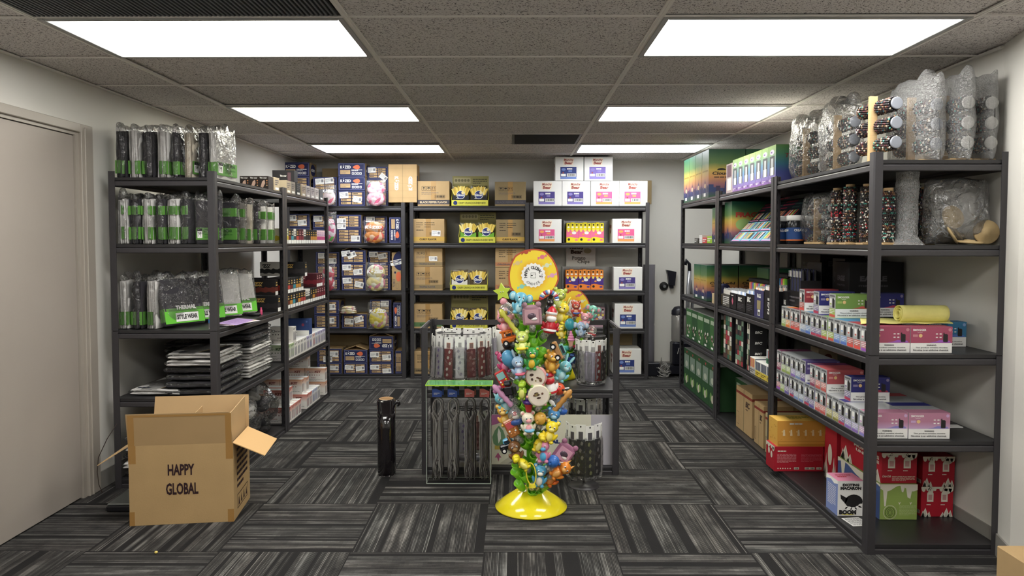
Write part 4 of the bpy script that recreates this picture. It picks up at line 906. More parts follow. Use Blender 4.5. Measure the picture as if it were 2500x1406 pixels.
def a_boom(t, w, h, d):
    t.text('EXCITING', w * .18, h * .85, w * .82, h * .93, BLK, .001, bold=.07); t.text('MACARON', w * .1, h * .75, w * .9, h * .84, BLK, .001, bold=.07)
    t.disc(w * .62, h * .42, w * .34, BLK, .001, h * .2); t.poly([(w * .1, h * .62), (w * .4, h * .5), (w * .3, h * .35), (w * .12, h * .5)], BLK, .001)
    for u, v in ((.25, .26), (.42, .22), (.62, .2), (.8, .24), (.92, .3)): t.disc(w * u, h * v, w * .13, LAB, .0014, h * .06)
    t.text('BOOM', w * .06, h * .05, w * .72, h * .18, BLK, .0018, bold=.08); t.disc(w * .4, h * .03 + .004, w * .25, ink('#e8dd6a'), .0012, h * .02)
    t.boxfaces(w, d, h, 'left'); t.rect(0, 0, d, h, LBL, .0004); t.lines(d * .15, h * .2, d * .85, h * .8, 12, LAB, .001, .3); t.poly([(0, h), (d, h), (d, h * .92), (d * .7, h * .86), (d * .4, h * .93), (0, h * .87)], LAB, .0008)
    t.boxfaces(w, d, h, 'top'); t.rect(0, 0, w, d, LPK, .0004); t.lines(w * .2, d * .4, w * .8, d * .8, 2, RED, .001)
boxF(1.597, 1.727, 3.53, .176, .13, z5, LAB, a_boom, 'small white and black box lettered BOOM by the corner post', 'small_box')
q = MB(); q.box(-.045, -.05, 0, .045, .05, .002, LAB); q.frame((-.045, -.05, .002), (1, 0, 0), (0, 1, 0)); q.lines(.005, .005, .085, .095, 8, GREYP, .0003); tag(q.build('instruction_leaflet', None, (1.655, 3.455, z5), .12), 'white leaflet lying in front of the small BOOM box', 'paper')
YEL = ink('#dd9f45')
def a_orange(t, w, h, d):
    t.rect(w * .02, h * .03, w * .98, h * .1, ink('#c98a35'), .0006); t.outline(w * .02, h * .04, w * .98, h * .2, .0016, ink('#a86f28'), .0008); t.lines(w * .25, h * .84, w * .7, h * .93, 1, CRM, .001, .7)
    for i in range(6): u = w * (.1 + .15 * i); t.disc(u, h * .58, w * .018, ink('#f0c87a'), .001, seg=12); t.poly([(u + w * .01, h * .42), (u + w * .06, h * .42), (u + w * .05, h * .66), (u + w * .02, h * .66)], ink('#f3dcae'), .001); t.disc(u + w * .035, h * .36, w * .004, ink('#9c5f2a'), .001, seg=8)
    r = random.Random(2)
    for i in range(14): t.disc(w * r.uniform(.03, .97), h * r.uniform(.24, .8), w * .005, ink('#a86422'), .001, seg=6)
    t.boxfaces(w, d, h, 'left'); r = random.Random(4); t.rect(0, 0, d, h, ink('#e2b152'), .0004)
    for i in range(12): t.disc(d * r.uniform(.1, .9), h * r.uniform(.1, .9), d * .03, ink('#c2832f'), .0008, seg=6)
    t.boxfaces(w, d, h, 'top'); t.rect(0, 0, w, d, ink('#e6b858'), .0004); t.text('MOKOKO', w * .3, d * .55, w * .7, d * .82, ink('#5d6a2c'), .001, bold=.05) if False else t.lines(w * .3, d * .3, w * .75, d * .8, 3, ink('#7a7a35'), .001, .6)
def a_redlong(t, w, h, d):
    t.lines(w * .06, h * .78, w * .35, h * .86, 1, CRM, .001, .6); t.lines(w * .05, h * .34, w * .44, h * .72, 8, ink('#d99aa0'), .001, .35, 3); t.lines(w * .54, h * .38, w * .96, h * .72, 7, ink('#c9606c'), .001, .35, 5)
    for i in range(6): t.disc(w * (.07 + .05 * i), h * .12, w * .014, CRM, .001, seg=6)
    for u in (.4, .62, .72, .86): t.rect(w * u, h * .08, w * (u + .1), h * .17, CRM, .001); t.bars(w * (u + .01), h * .09, w * (u + .09), h * .16, BLK, n=8)
    t.boxfaces(w, d, h, 'left'); cloud(t, d, h); t.disc(d * .35, h * .7, d * .1, CRM, .001, h * .14); t.disc(d * .65, h * .6, d * .1, CRM, .001, h * .14)
boxF(1.535, 1.825, 4.225, .148, .145, z5, RED, a_redlong, 'red box carrying the orange box, jutting over the shelf edge'); boxF(1.55, 1.838, 4.227, .152, .145, z5 + .1485, YEL, a_orange, 'orange box on the red box, jutting over the shelf edge')
# ---- bracelet holders: wooden upright with three pairs of bracelet rolls
WOOD = mat('pale_wood', '#c9a97c', .6, var=.08, vscale=30, stretch=(1, 1, 8)); CAPG, CAPW = mat('roll_cap_grey', '#8c9099', .4), mat('roll_cap_white', '#d9d7d2', .4)
BEADS = [mat('beads_%d' % i, c, .3, spec=.6) for i, c in enumerate(('#1c1a1c', '#2a2326', '#5a2c30', '#8c6a4e', '#c7b59a', '#e3ddd0', '#4f9a8c', '#35616a', '#b0303a', '#c98a86', '#3c3a5a', '#7c5a3c'))]
BUB = glassy('bubble_wrap', alpha=.06, rough=.2, bump=1.0, bscale=95, white=.22, refl=.6); FILM2 = glassy('crinkled_film', alpha=.02, rough=.08, bump=.8, bscale=26, white=.05, refl=.7)
def bead_ring(q, c, R_, n, br, mats, axis='z', ph=0, lo=4):
    for k in range(n):
        a = 2 * PI * k / n + ph; p, s = R_ * math.cos(a), R_ * math.sin(a)
        pos = {'z': (c[0] + p, c[1] + s, c[2]), 'y': (c[0] + p, c[1], c[2] + s)}[axis]; q.ball(pos, br, mats[k % len(mats)], 6, lo)
def holder(x, y, z, cap, label, rz=0, H_=.30, wrap=None, seed=0, ww=.17, wd=.34):
    t = empty('bracelet_holder', (x, y, z), rz, label, 'bracelet holder', 'wooden bracelet holders with rolls'); b = MB()
    b.box(-.05, -.11, 0, .05, .11, .012, WOOD, .002); b.build('base', t); b = MB(); b.box(-.038, -.008, .012, .0, .008, H_, WOOD, .001); b.build('upright', t)
    r = random.Random(seed)
    for i in range(3):
        zz = H_ - .055 - i * .088
        for s_ in (-1, 1):
            b = MB(); y0 = s_ * .012; L_ = .115
            b.lathe([(.026, 0), (.026, L_ + .004)], CB, 12, axis='y')
            for k in range(11): bead_ring(b, (0, .006 + k * .0102, 0), .0305, 18, .0052, [r.choice(BEADS[:4]), r.choice(BEADS[:8]), BEADS[0], BEADS[1]], 'y', k)
            o = b.build('bracelet_roll', t, (.008, y0, zz), PI if s_ < 0 else 0)
            c = MB(); c.lathe([(.0265, 0), (.028, .003), (.028, .007), (.026, .009), (.022, .0095)], cap, 24, axis='y', smooth=False); c.build('end_cap', o, (0, L_ + .004, 0))
    if wrap:
        b = MB(); pillow(b, wd, H_ + (.055 if H_ > .26 else .03), ww, wrap, seed, 22, 22, .010, .28, .05 if H_ > .26 else 0); b.build('wrapping', t, (0, 0, .001), PI / 2)
    return t
zt = 1.767
holder(1.70, 4.20, zt, CAPW, 'bagged bracelet holder with white caps, leftmost on top of the near right unit', .1, .29, FILM2, 1)
holder(1.71, 3.82, zt, CAPG, 'bagged bracelet holder with dark grey caps, second from the left on top', .0, .30, FILM2, 2)
holder(1.70, 3.43, zt, CAPG, 'unwrapped bracelet holder with grey caps and pale upright on top', .12, .32, None, 3)
holder(1.87, 3.41, zt, CAPG, 'bubble-wrapped bracelet holder with grey caps in the middle of the top', .12, .31, BUB, 4, .14)
holder(2.0, 3.37, zt, CAPW, 'bubble-wrapped bracelet holder with white caps, second from the wall', .0, .31, BUB, 5, .115)
holder(2.11, 3.38, zt, CAPW, 'bubble-wrapped bracelet holder with white caps, against the wall', .0, .31, BUB, 6, .09)
z2 = 1.391
holder(1.73, 4.10, z2, CAPW, 'bagged bracelet holder with white caps on the second shelf', .0, .255, FILM2, 7)
# ---- vertical bracelet posts: every bracelet is its own thing
proto = []
for i in range(14):
    r = random.Random(i + 20); b = MB(); m1 = BEADS[(0, 1, 0, 2, 0, 6, 1, 10, 8, 0, 3, 1, 7, 5)[i]]; mm = [m1, BEADS[0], BEADS[r.randrange(3)], m1] if i % 3 else [BEADS[0], BEADS[0], BEADS[5], BEADS[0], BEADS[r.randrange(12)]]
    bead_ring(b, (0, 0, 0), .0285, 22, .0043, mm, 'z'); proto.append(b.mesh('beaded_bracelet'))
def bracelet_post(x, y, n, label, seed, top='wood', wrap=False):
    t = empty('bracelet_post', (x, y, z2), 0, label, 'bracelet post', 'upright posts stacked with bracelets'); b = MB(); b.box(-.037, -.037, 0, .037, .037, .01, WOOD, .001); b.build('base', t)
    hh = .012 + n * .0072; b = MB(); b.lathe([(.021, .01), (.021, hh + .014)], WOOD, 14); b.build('upright', t); r = random.Random(seed)
    for k in range(n):
        o = bpy.data.objects.new('beaded_bracelet', proto[(r.randrange(14) if k % 4 else (seed * 3 + k // 4) % 14)]); col.objects.link(o); o.location = (x + r.uniform(-.002, .002), y + r.uniform(-.002, .002), z2 + .0165 + k * .0072)
        o.rotation_euler = (r.uniform(-.04, .04), r.uniform(-.04, .04), r.uniform(0, 6)); tag(o, 'beaded bracelet on the ' + label, 'bracelet', 'bracelets on the posts')
    if wrap:
        b = MB(); n_ = 26; vs = []; fs = []
        for i in range(n_ + 1):
            zz = .0 + (hh + .035) * i / n_; R0 = .048 + .03 * max(0, 1 - i / 3)
            for k in range(24): a = 2 * PI * k / 24; rr = R0 * (1 + .16 * noise.noise(V((math.cos(a) * 2, math.sin(a) * 2, i * .35)))); vs.append((rr * math.cos(a), rr * math.sin(a), zz))
        for i in range(n_):
            for k in range(24): fs.append((i * 24 + k, i * 24 + (k + 1) % 24, (i + 1) * 24 + (k + 1) % 24, (i + 1) * 24 + k))
        b.add(vs, fs, BUBW, True); b.build('bubble_wrap', t)
BUBW = glassy('bubble_wrap_thick', alpha=.3, rough=.25, bump=1., bscale=110, white=.5)
for x, y, n, l, s in ((1.675, 3.77, 37, 'bracelet post farthest from the corner post', 1), (1.672, 3.62, 38, 'bracelet post second along the aisle edge', 2), (1.70, 3.50, 37, 'bracelet post just left of the corner post', 3), (1.735, 3.375, 33, 'bracelet post just right of the corner post', 4), (1.92, 3.50, 38, 'bracelet post right of the bubble wrap', 6), (2.03, 3.60, 36, 'bracelet post next to the bag of wooden discs', 7)): bracelet_post(x, y, n, l, s)
bracelet_post(1.815, 3.36, 40, 'bracelet post wrapped in bubble wrap', 5, wrap=True)
# ---- bag with wooden discs
WD = mat('turned_wood', '#b79f74', .6, var=.08, vscale=40)
for x, y, z, rt, l in ((2.01, 3.33, z2 + .128, (75, 0, 10), 'pale turned wooden disc lying highest in the clear bag'), (2.125, 3.27, z2 + .058, (88, 0, -8), 'pale wooden disc standing by the wall in the clear bag'), (2.06, 3.40, z2 + .062, (20, 50, 0), 'wooden disc tilted on its side under the highest disc'), (1.985, 3.30, z2 + .052, (60, 0, 60), 'thin wooden disc leaning at the left in the bag'), (2.05, 3.27, z2 + .012, (4, 3, 0), 'wooden disc lying flat in the bag')):
    b = MB(); b.lathe([(0, -.006), (.045, -.006), (.055, -.002), (.055, .003), (.050, .006), (.024, .007), (.021, .012), (.0, .013)], WD, 28, cap=False)
    tag(b.build('wooden_disc', None, (x, y, z), rot=[math.radians(a) for a in rt]), l, 'wooden disc', 'wooden discs in the clear bag')
b = MB(); pillow(b, .27, .30, .2, glassy('thick_crinkled_film', alpha=.06, rough=.1, bump=1., bscale=16, white=.1, refl=.9), 31, 24, 24, .012, .3, .0); tag(b.build('clear_bag', None, (2.03, 3.345, z2 + .003), 0), 'large crinkled clear bag with wooden discs by the wall', 'plastic bag')
# ---- jars near the joint of the two units
def jar(x, y, label):
    t = empty('cream_jar', (x, y, z2), -PI / 2, label, 'jar', 'clear jars with white lids'); b = MB(); b.lathe([(.045, 0), (.05, .004), (.05, .115), (.045, .14)], JARM, 24); b.build('body', t)
    b = MB(); b.lathe([(.05, .14), (.053, .142), (.053, .168), (.048, .172), (0, .173)], LAB, 24, cap=False); b.build('lid', t); b = MB()
    b.lathe([(.0508, .028), (.0508, .098)], ink('#24467f'), 24, cap=False); b.lathe([(.051, .020), (.051, .028)], ink('#d9702f'), 24, cap=False)
    b.frame((-.0475, -.0512, .02), (1, 0, 0), (0, 0, 1)); b.text('CREAM', .02, .055, .075, .069, LAB, .001, bold=.02); b.frame((.0516, -.0475, .02), (0, 1, 0), (0, 0, 1)); b.text('CREAM', .02, .055, .075, .069, LAB, .001, bold=.02); b.build('label_band', t)
JARM = mat('dark_jar', '#1d1f24', .15, spec=.6)
for x, y, l in ((1.655, 4.53, 'jar with white lid half hidden behind the post of the near unit'), (1.68, 4.34, 'jar with white lid and blue label, nearer one'), (1.80, 4.36, 'jar with white lid behind the nearer jar')): jar(x, y, l)
# ---- slanted counter display with blue cards
t = empty('counter_display', (1.665, 4.97, z2), -PI / 2, 'slanted blue counter display full of coloured pens and lighters', 'counter display'); q = MB(); W = .86
BLU, BLU2, DKB = ink('#6fb2d6'), ink('#2f5f9c'), ink('#16202c'); sl = math.radians(42)
pr = [(-.06, 0), (.30, 0), (.30, .30), (.21, .30), (-.06, .012)]
q.prism(pr, -W / 2, W / 2, DKB, 'x'); L_ = math.hypot(.27, .288); U = (0, .27 / L_, .288 / L_); q.frame((-W / 2, -.06, .012), (1, 0, 0), U)
r = random.Random(8)
for row in range(4):
    for c in range(4):
        u0, v0 = W * (.01 + .247 * c), L_ * (.02 + .245 * row); u1, v1 = u0 + W * .235, v0 + L_ * .225
        if row > 2: q.lines(u0, v0, u1, v1, 3, ink(('#9c2f4c', '#3a5f5a')[c % 2]), .001, .4, c); continue
        q.rect(u0, v0, u1, v1, (BLU, BLU, DKB)[row], .001); q.rect(u0 + .01, v0, u1 - .02, v0 + L_ * .03, ink('#d98ab8'), .0016)
        for k in range(7):
            cc = ink(r.choice(('#e8dc5a', '#f0efe9', '#e05a4a', '#7fc49a', '#f2c27a', '#8a5aa8', '#d98a8a', '#2a2a30'))); a = u0 + .012 + k * .024; q.rect(a, v0 + L_ * .05, a + .015, v1 - L_ * .02, cc, .003 + .001 * (k % 2))
    if row < 3: q.rect(0, L_ * (.015 + .245 * row), W, L_ * (.022 + .245 * row), BLU2, .004)
q.build('display_face', t); h = MB(); h.box(-W / 2 + .12, .2, .3, W / 2, .204, .322, DKB); h.frame((-W / 2 + .12, .2, .302), (1, 0, 0), (0, 0, 1)); h.lines(.04, .002, .6, .018, 1, ink('#8c2f48'), .006, .6); h.build('header', t)
SKY = (('0', (0, '#5a3f6a')), )
def sky_mat(tag_, z1): return ramp_mat('sunset_print_' + tag_, ((0, '#355a3a'), (.12, '#34405c'), (.28, '#8a5a66'), (.42, '#c28a56'), (.58, '#bfa64e'), (.72, '#5d7f4a'), (1, '#1f5a45')), 0, z1)
def skyline(t, W, h, seed, base=.12, e=.0009):
    r = random.Random(seed); u = 0
    while u < W:
        bw = W * r.uniform(.06, .14); t.rect(u, h * base, min(u + bw, W), h * (base + r.uniform(.06, .16)), ink(('#2f3d6a', '#3c3350', '#54506a')[r.randrange(3)]), e); u += bw
    c = W * .5; t.poly([(c - W * .07, h * base), (c + W * .07, h * base), (c + W * .05, h * (base + .2)), (c + W * .012, h * (base + .26)), (c, h * (base + .34)), (c - W * .012, h * (base + .26)), (c - W * .05, h * (base + .2))], ink('#2f3564'), e + .0003)
def a_sky(txt=True):
    def a(t, w, h, d):
        skyline(t, w, h, 1); t.rect(w * .3, h * .04, w * .6, h * .11, LAB, .001); t.text('NEW YORK', w * .1, h * .55, w * .9, h * .58, ink('#7a5a30'), .001)
        t.disc(w * .5, h * .26, w * .16, ink('#c9a98c'), .0016, h * .05, 10)
        t.boxfaces(w, d, h, 'top'); t.rect(0, 0, w, d, mat('grey_board', '#9b9c96', .7), .0006); t.boxfaces(w, d, h, 'right'); skyline(t, d, h, 2)
        if txt: t.text('Cloud wild', d * .1, h * .47, d * .9, h * .54, BLK, .001, slant=.2, bold=.03); t.disc(d * .35, h * .57, d * .12, BLK, .001, h * .04, 10, 0, 180); t.lines(d * .15, h * .41, d * .85, h * .44, 1, BLK, .001, .6)
    return a
boxR(5.415, 5.60, .315, .3, 1.391, 1.62, sky_mat('b', .3), lambda t, w, h, d: (skyline(t, w, h, 4), t.boxfaces(w, d, h, 'right'), t.text('FRAGILE', d * .1, h * .62, d * .9, h * .74, ink('#a33a2e'), .001, bold=.05), t.disc(d * .3, h * .45, d * .2, ink('#8fae6a'), .0008, h * .14), t.text('BL', d * .1, h * .1, d * .35, h * .2, LAB, .001)), 'sunset_carton', 'sunset printed carton lettered FRAGILE beside the blue counter display', 'carton')
# ---- middle unit top: gradient boxes with windows
gm = ramp_mat('rainbow_print', ((0, '#8a5aa8'), (.25, '#7a78b8'), (.5, '#6490b8'), (.75, '#86a878'), (1, '#86a456')), 0, .24); gd = ramp_mat('dusk_print', ((0, '#4a4a8c'), (.3, '#3d4a8c'), (.5, '#2f6a80'), (.75, '#3f7a5a'), (1, '#4a7a35')), 0, .24)
BOT = mat('clear_bottle', '#c9ccd0', .15, metal=.2)
def a_win(t, w, h, d):
    t.rect(w * .16, h * .22, w * .84, h * .72, ink('#55565c'), .0008); t.rect(w * .3, h * .22, w * .72, h * .42, LAB, .0014); t.rect(w * .38, h * .42, w * .66, h * .66, mat('chrome_print', '#aeb2b8', .3), .0014)
    t.disc(w * .5, h * .82, w * .3, ink('#d9d2e4'), .001, h * .07); t.lines(w * .3, h * .79, w * .7, h * .85, 1, ink('#7a5aa0'), .0014, .7); t.lines(w * .1, h * .05, w * .55, h * .12, 2, LAB, .001); t.rect(w * .78, h * .06, w * .86, h * .12, BLK, .001)
    t.boxfaces(w, d, h, 'top'); t.rect(0, 0, w, d, LAB, .0006); t.boxfaces(w, d, h, 'right'); t.rect(0, 0, d, h, gd, .0004); t.text('Twist', d * .25, h * .66, d * .7, h * .78, ink('#7a3d3a'), .001, slant=.2, bold=.03)
for i in range(7): boxR(4.46 + .126 * i, 4.46 + .126 * (i + 1), .235, .22, 1.7665, 1.60, gm, a_win, 'window_box', '%s green to purple window box from the bracelet holders, top of middle unit' % ORD[i], 'box', 'green and purple window boxes')
boxR(5.345, 5.50, .22, .2, 1.7665, 1.60, mat('pale_grey_card', '#b9a9ac', .5), lambda t, w, h, d: (t.rect(w * .15, h * .55, w * .85, h * .95, ink('#6b4a58'), .0008), t.rect(w * .2, h * .1, w * .8, h * .5, LAB, .0008), t.boxfaces(w, d, h, 'top'), t.rect(0, 0, w, d, ink('#b8485a'), .0006)), 'window_box', 'white and maroon box at the far end of the window boxes', 'box')
# ---- far unit
for i, y in enumerate((5.98, 6.20, 6.42, 6.64)): boxR(y, y + .215, .40, .30, 1.7665, 1.595, sky_mat('a', .4), a_sky(), 'sunset_carton', '%s tall sunset printed carton on top of the far unit' % ORD[i], 'carton', 'sunset printed cartons')
boxR(5.98, 6.195, .40, .24, 1.7665, 1.90, sky_mat('a', .4), a_sky(), 'sunset_carton', 'tall sunset printed carton against the wall on top of the far unit', 'carton', 'sunset printed cartons')
for i, y in enumerate((6.02, 6.24)):
    boxR(y, y + .215, .30, .26, .906, 1.60, sky_mat('c', .3), a_sky(), 'sunset_carton', '%s sunset carton on the third shelf of the far unit' % ORD[i], 'carton', 'sunset printed cartons'); boxR(y, y + .215, .30, .26, .906, 1.87, sky_mat('c', .3), a_sky(), 'sunset_carton', '%s sunset carton by the wall, third shelf of the far unit' % ORD[i], 'carton', 'sunset printed cartons')
boxR(5.30, 5.55, .30, .28, .906, 1.86, sky_mat('c', .3), a_sky(), 'sunset_carton', 'sunset carton behind the lighter boxes of the middle unit', 'carton', 'sunset printed cartons')
boxR(5.74, 5.86, .08, .1, .906, 1.60, mat('pale_wood_block', '#c7b18c', .7), None, 'wooden_block', 'pale wooden block on the far unit', 'block')
q = MB(); q.lathe([(.045, 0), (.045, .06), (.03, .075), (0, .08)], ink('#2a2c50'), 16, cap=False); tag(q.build('blue_stopper', None, (1.68, 5.80, .988)), 'round dark blue cap standing on the wooden block', 'cap')
LF = ink('#3f6b3c'); LF2 = ink('#2c5230')
def a_leaf(t, w, h, d):
    r = random.Random(int(w * 1000)); t.rect(w * .1, h * .78, w * .9, h * .9, ink('#a9b8a0'), .0008); t.rect(w * .2, h * .04, w * .5, h * .1, LAB, .001)
    for i in range(10): u, v = r.uniform(.1, .9), r.uniform(.12, .5); t.poly([(w * u, h * v), (w * (u + .08), h * (v + .04)), (w * (u + .12), h * (v + .1)), (w * (u + .03), h * (v + .06))], ink(r.choice(('#6f9a55', '#8fae6a', '#4f7f3f'))), .0008 + .0001 * i)
    for i in range(6): t.disc(w * r.uniform(.25, .75), h * r.uniform(.2, .45), w * .09, ink(r.choice(('#d9cfc0', '#c9a9a0', '#e6e0d8'))), .002, h * .05, 8)
    for sd in ('right',): t.boxfaces(w, d, h, sd); t.rect(d * .1, h * .75, d * .7, h * .85, ink('#8fa88a'), .001); t.disc(d * .4, h * .3, d * .2, ink('#7fa060'), .001, h * .15, 9)
    t.boxfaces(w, d, h, 'top'); t.rect(0, 0, w, d, mat('grey_board', '#9b9c96', .7), .0006)
for i in range(5): boxR(5.70 + .205 * i, 5.70 + .205 * (i + 1), .27, .32, .516, 1.60, LF2 if i % 2 else LF, a_leaf, 'green_carton', '%s green leafy carton on the fourth shelf of the far unit' % ORD[i], 'carton', 'green leafy cartons')
def a_leaf2(t, w, h, d): t.rect(w * .1, h * .5, w * .9, h * .86, ink('#7d8f80'), .0008); t.disc(w * .5, h * .62, w * .22, ink('#b9bfae'), .0012, h * .08, 8); t.poly([(w * .45, h * .95), (w * .62, h * .95), (w * .54, h * .88)], ink('#b8484a'), .001); a_leaf(t, w, h * .98, d) if False else None; [t.disc(w * (.3 + .2 * k), h * (.25 - .04 * (k % 2)), w * .14, ink(('#6f9a55', '#d6cdbd', '#8fae6a')[k]), .001 + .0003 * k, h * .1, 9) for k in range(3)]; t.boxfaces(w, d, h, 'top'); t.rect(0, 0, w, d, mat('grey_board', '#9b9c96', .7), .0006)
for i in range(5): boxR(5.70 + .22 * i, 5.70 + .22 * (i + 1), .36, .45, .046, 1.60, LF2, a_leaf2, 'green_carton', '%s large green carton on the bottom shelf of the far unit' % ORD[i], 'carton', 'large green cartons')
boxR(5.29, 5.60, .30, .4, .046, 1.72, LF2, a_leaf, 'green_carton', 'green carton behind the first brown carton of the middle unit', 'carton')
# small clutter on the second shelf of the far unit
for y, w_, h, c, l in ((6.45, .12, .045, '#55524c', 'small dark olive packet on the second shelf of the far unit'), (6.30, .10, .07, '#d9d7d2', 'small white packet on the second shelf of the far unit'), (6.15, .14, .05, '#c94a4a', 'flat red packet on the second shelf of the far unit'), (5.98, .16, .06, '#9cc43a', 'lime green packet on the second shelf of the far unit')):
    boxR(y, y + w_, h, .12, 1.3905, 1.63, ink(c), lambda t, w, h, d: t.lines(w * .1, h * .2, w * .9, h * .8, 2, LAB, .001), 'small_packet', l, 'packet')
boxR(5.72, 5.95, .29, .26, 1.3905, 1.62, sky_mat('b', .3), a_sky(False), 'sunset_carton', 'sunset carton on the second shelf of the far unit', 'carton', 'sunset printed cartons')
# ---- middle unit third shelf: black display boxes of lighters
def lighter_box(y0, y1, h, label, art=None, cols=('#e0527a', '#d9e04a', '#7fc43a', '#e8824a', '#2f6f9c'), hi=.06, m=None):
    t = empty('lighter_display_box', (1.685, (y0 + y1) / 2, .9056), -PI / 2, label, 'display box', 'open boxes of lighters'); w, d = y1 - y0 - .003, .15; b = MB(); mm = m or CB
    b.box(-w / 2, -d / 2, 0, w / 2, d / 2, .003, mm)
    for bx in ((-w / 2, -d / 2, w / 2, -d / 2 + .002), (-w / 2, d / 2 - .002, w / 2, d / 2), (-w / 2, -d / 2, -w / 2 + .002, d / 2), (w / 2 - .002, -d / 2, w / 2, d / 2)): b.box(bx[0], bx[1], 0, bx[2], bx[3], h, mm)
    b.boxfaces(w, d, h); (art or (lambda t, w, h, d: (t.text('BIC', w * .2, h * .6, w * .6, h * .85, LAB, .001, slant=.2, bold=.04), t.lines(w * .15, h * .15, w * .8, h * .5, 4, GREYP, .001))))(b, w, h, d); b.build('tray', t)
    g = MB(); n = max(3, int(w / .026))
    for i in range(n):
        for j in range(5): c = gloss(cols[(i * 2 + j * 3) % len(cols)]); x, y = -w / 2 + .014 + i * (w - .028) / max(1, n - 1), -d / 2 + .016 + j * .029; g.lathe([(.0105, h * .3), (.0105, h + hi), (.004, h + hi + .003)], c, 8, (x, y, 0)); g.box(x - .007, y - .005, h + hi, x + .007, y + .005, h + hi + .012, FOIL)
    g.build('lighters', t); return t
lighter_box(4.47, 4.66, .19, 'open box with white upright lettering nearest the post', a_eagle(vert=True), ('#e8e4de', '#e6b7a0', '#dcd9e6'), .02)
lighter_box(4.665, 4.85, .18, 'open box printed with purple pattern and a barcode', lambda t, w, h, d: (t.rect(0, 0, w, h, ink('#3c3a66'), .0006), t.text('EAGLE', w * .3, h * .72, w * .7, h * .86, LAB, .001, bold=.04), t.rect(w * .3, h * .3, w * .68, h * .62, ink('#9c8f6a'), .001), t.rect(w * .38, h * .06, w * .64, h * .28, LAB, .001), t.bars(w * .41, h * .08, w * .61, h * .2, BLK)), ('#f0e9e4', '#d9d4e0', '#e9b89a'), .01)
lighter_box(4.855, 5.03, .14, 'open black box in the middle of the lighter boxes', None, ('#e6e9ee', '#b9c4e0', '#8fa8d8'), .02)
lighter_box(5.035, 5.24, .12, 'wide open black box, farther along the lighter boxes', None, ('#cfd6e6', '#9ab0dc', '#eef0f2'), .02)
lighter_box(5.245, 5.40, .12, 'open black box with a pink diamond', lambda t, w, h, d: (t.poly([(w * .3, h * .5), (w * .42, h * .75), (w * .54, h * .5), (w * .42, h * .25)], ink('#d46a86'), .001), t.lines(w * .2, h * .8, w * .8, h * .9, 1, LAB, .001)), ('#d9dce4', '#aab8dc'), .015)
lighter_box(5.405, 5.60, .10, 'open grey box of silver lighters at the far end', lambda t, w, h, d: t.lines(w * .1, h * .15, w * .9, h * .85, 5, LAB, .001, .5), ('#b8b4b0', '#8f8c8a'), .03, mat('grey_card', '#5b5752', .6))
def torch_row(y0, y1, x0, z0, cols, label, h=.1):
    w = y1 - y0; t = empty('torch_lighter_tray', (x0 + .05, (y0 + y1) / 2, z0), -PI / 2, label, 'display box', 'trays of torch lighters'); b = MB(); b.box(-w / 2, -.05, 0, w / 2, .05, .09, CB, .001); b.build('tray', t); g = MB(); n = int(w / .034)
    for i in range(n): g.lathe([(.015, .09), (.015, .09 + h), (.006, .095 + h)], gloss(cols[i % len(cols)]), 10, (-w / 2 + .018 + i * .034, -.03, 0)); g.lathe([(.015, .09), (.015, .09 + h), (.006, .095 + h)], gloss(cols[(i + 1) % len(cols)]), 10, (-w / 2 + .018 + i * .034, .015, 0))
    g.build('torch_lighters', t); k = MB(); k.box(-w / 2, -.045, .1 + h, w / 2, .045, .125 + h, CB, .004); k.build('lid', t); return t
torch_row(4.72, 5.02, 1.775, .9056, ('#e0567a', '#cfe04a', '#6fbf3a', '#e8884a', '#2f7fb0'), 'tray of neon torch lighters behind the open boxes, left one', .16)
torch_row(4.47, 4.70, 1.775, .9056, ('#e0d44a', '#e05a4a', '#d9e23a', '#8fcf4a'), 'tray of neon torch lighters behind the open boxes, right one', .17)
torch_row(5.06, 5.50, 1.775, .9056, ('#e89a4a', '#e0527a', '#5a86c4', '#cfe04a'), 'low tray of mixed lighters farther along', .10)
boxR(4.50, 4.80, .42, .25, .906, 1.90, CB, lambda t, w, h, d: (t.lines(w * .1, h * .6, w * .9, h * .9, 3, GREYP, .001), t.boxfaces(w, d, h, 'right'), t.text('EAGLE', d * .2, h * .82, d * .8, h * .9, GREYP, .001, bold=.04)), 'black_carton', 'tall black carton at the back of the middle unit', 'carton')
# ---- middle unit fourth shelf
r = random.Random(12)
def a_comic(n, sp=True):
    def a(t, w, h, d):
        rr = random.Random(n)
        for i in range(9):
            for j in range(4): t.rect(w * (.04 + .23 * j), h * (.02 + .107 * i), w * (.25 + .23 * j), h * (.12 + .107 * i), ink(rr.choice(('#3a6a55', '#a83a46', '#d9d3c4', '#2a2a30', '#7a6a4a', '#e4e0d6', '#5a3f3a', '#8aa08a'))), .0006)
        t.boxfaces(w, d, h, 'right')
        for i in range(4): t.text('BIC', d * .3, h * (.12 + .22 * i), d * .7, h * (.17 + .22 * i), LAB, .001, slant=.2, bold=.04)
    return a
for i, (y0, y1) in enumerate(((5.30, 5.52), (5.03, 5.22), (4.90, 4.96))): boxR(y0, y1, .335, .12 if i else .16, .516, 1.60, CB, a_comic(i), 'picture_card_box', ('farthest tall black box printed with comic pictures', 'middle tall black box printed with comic pictures', 'narrow tall black box nearest the lighter trays')[i], 'box', 'tall comic printed boxes')
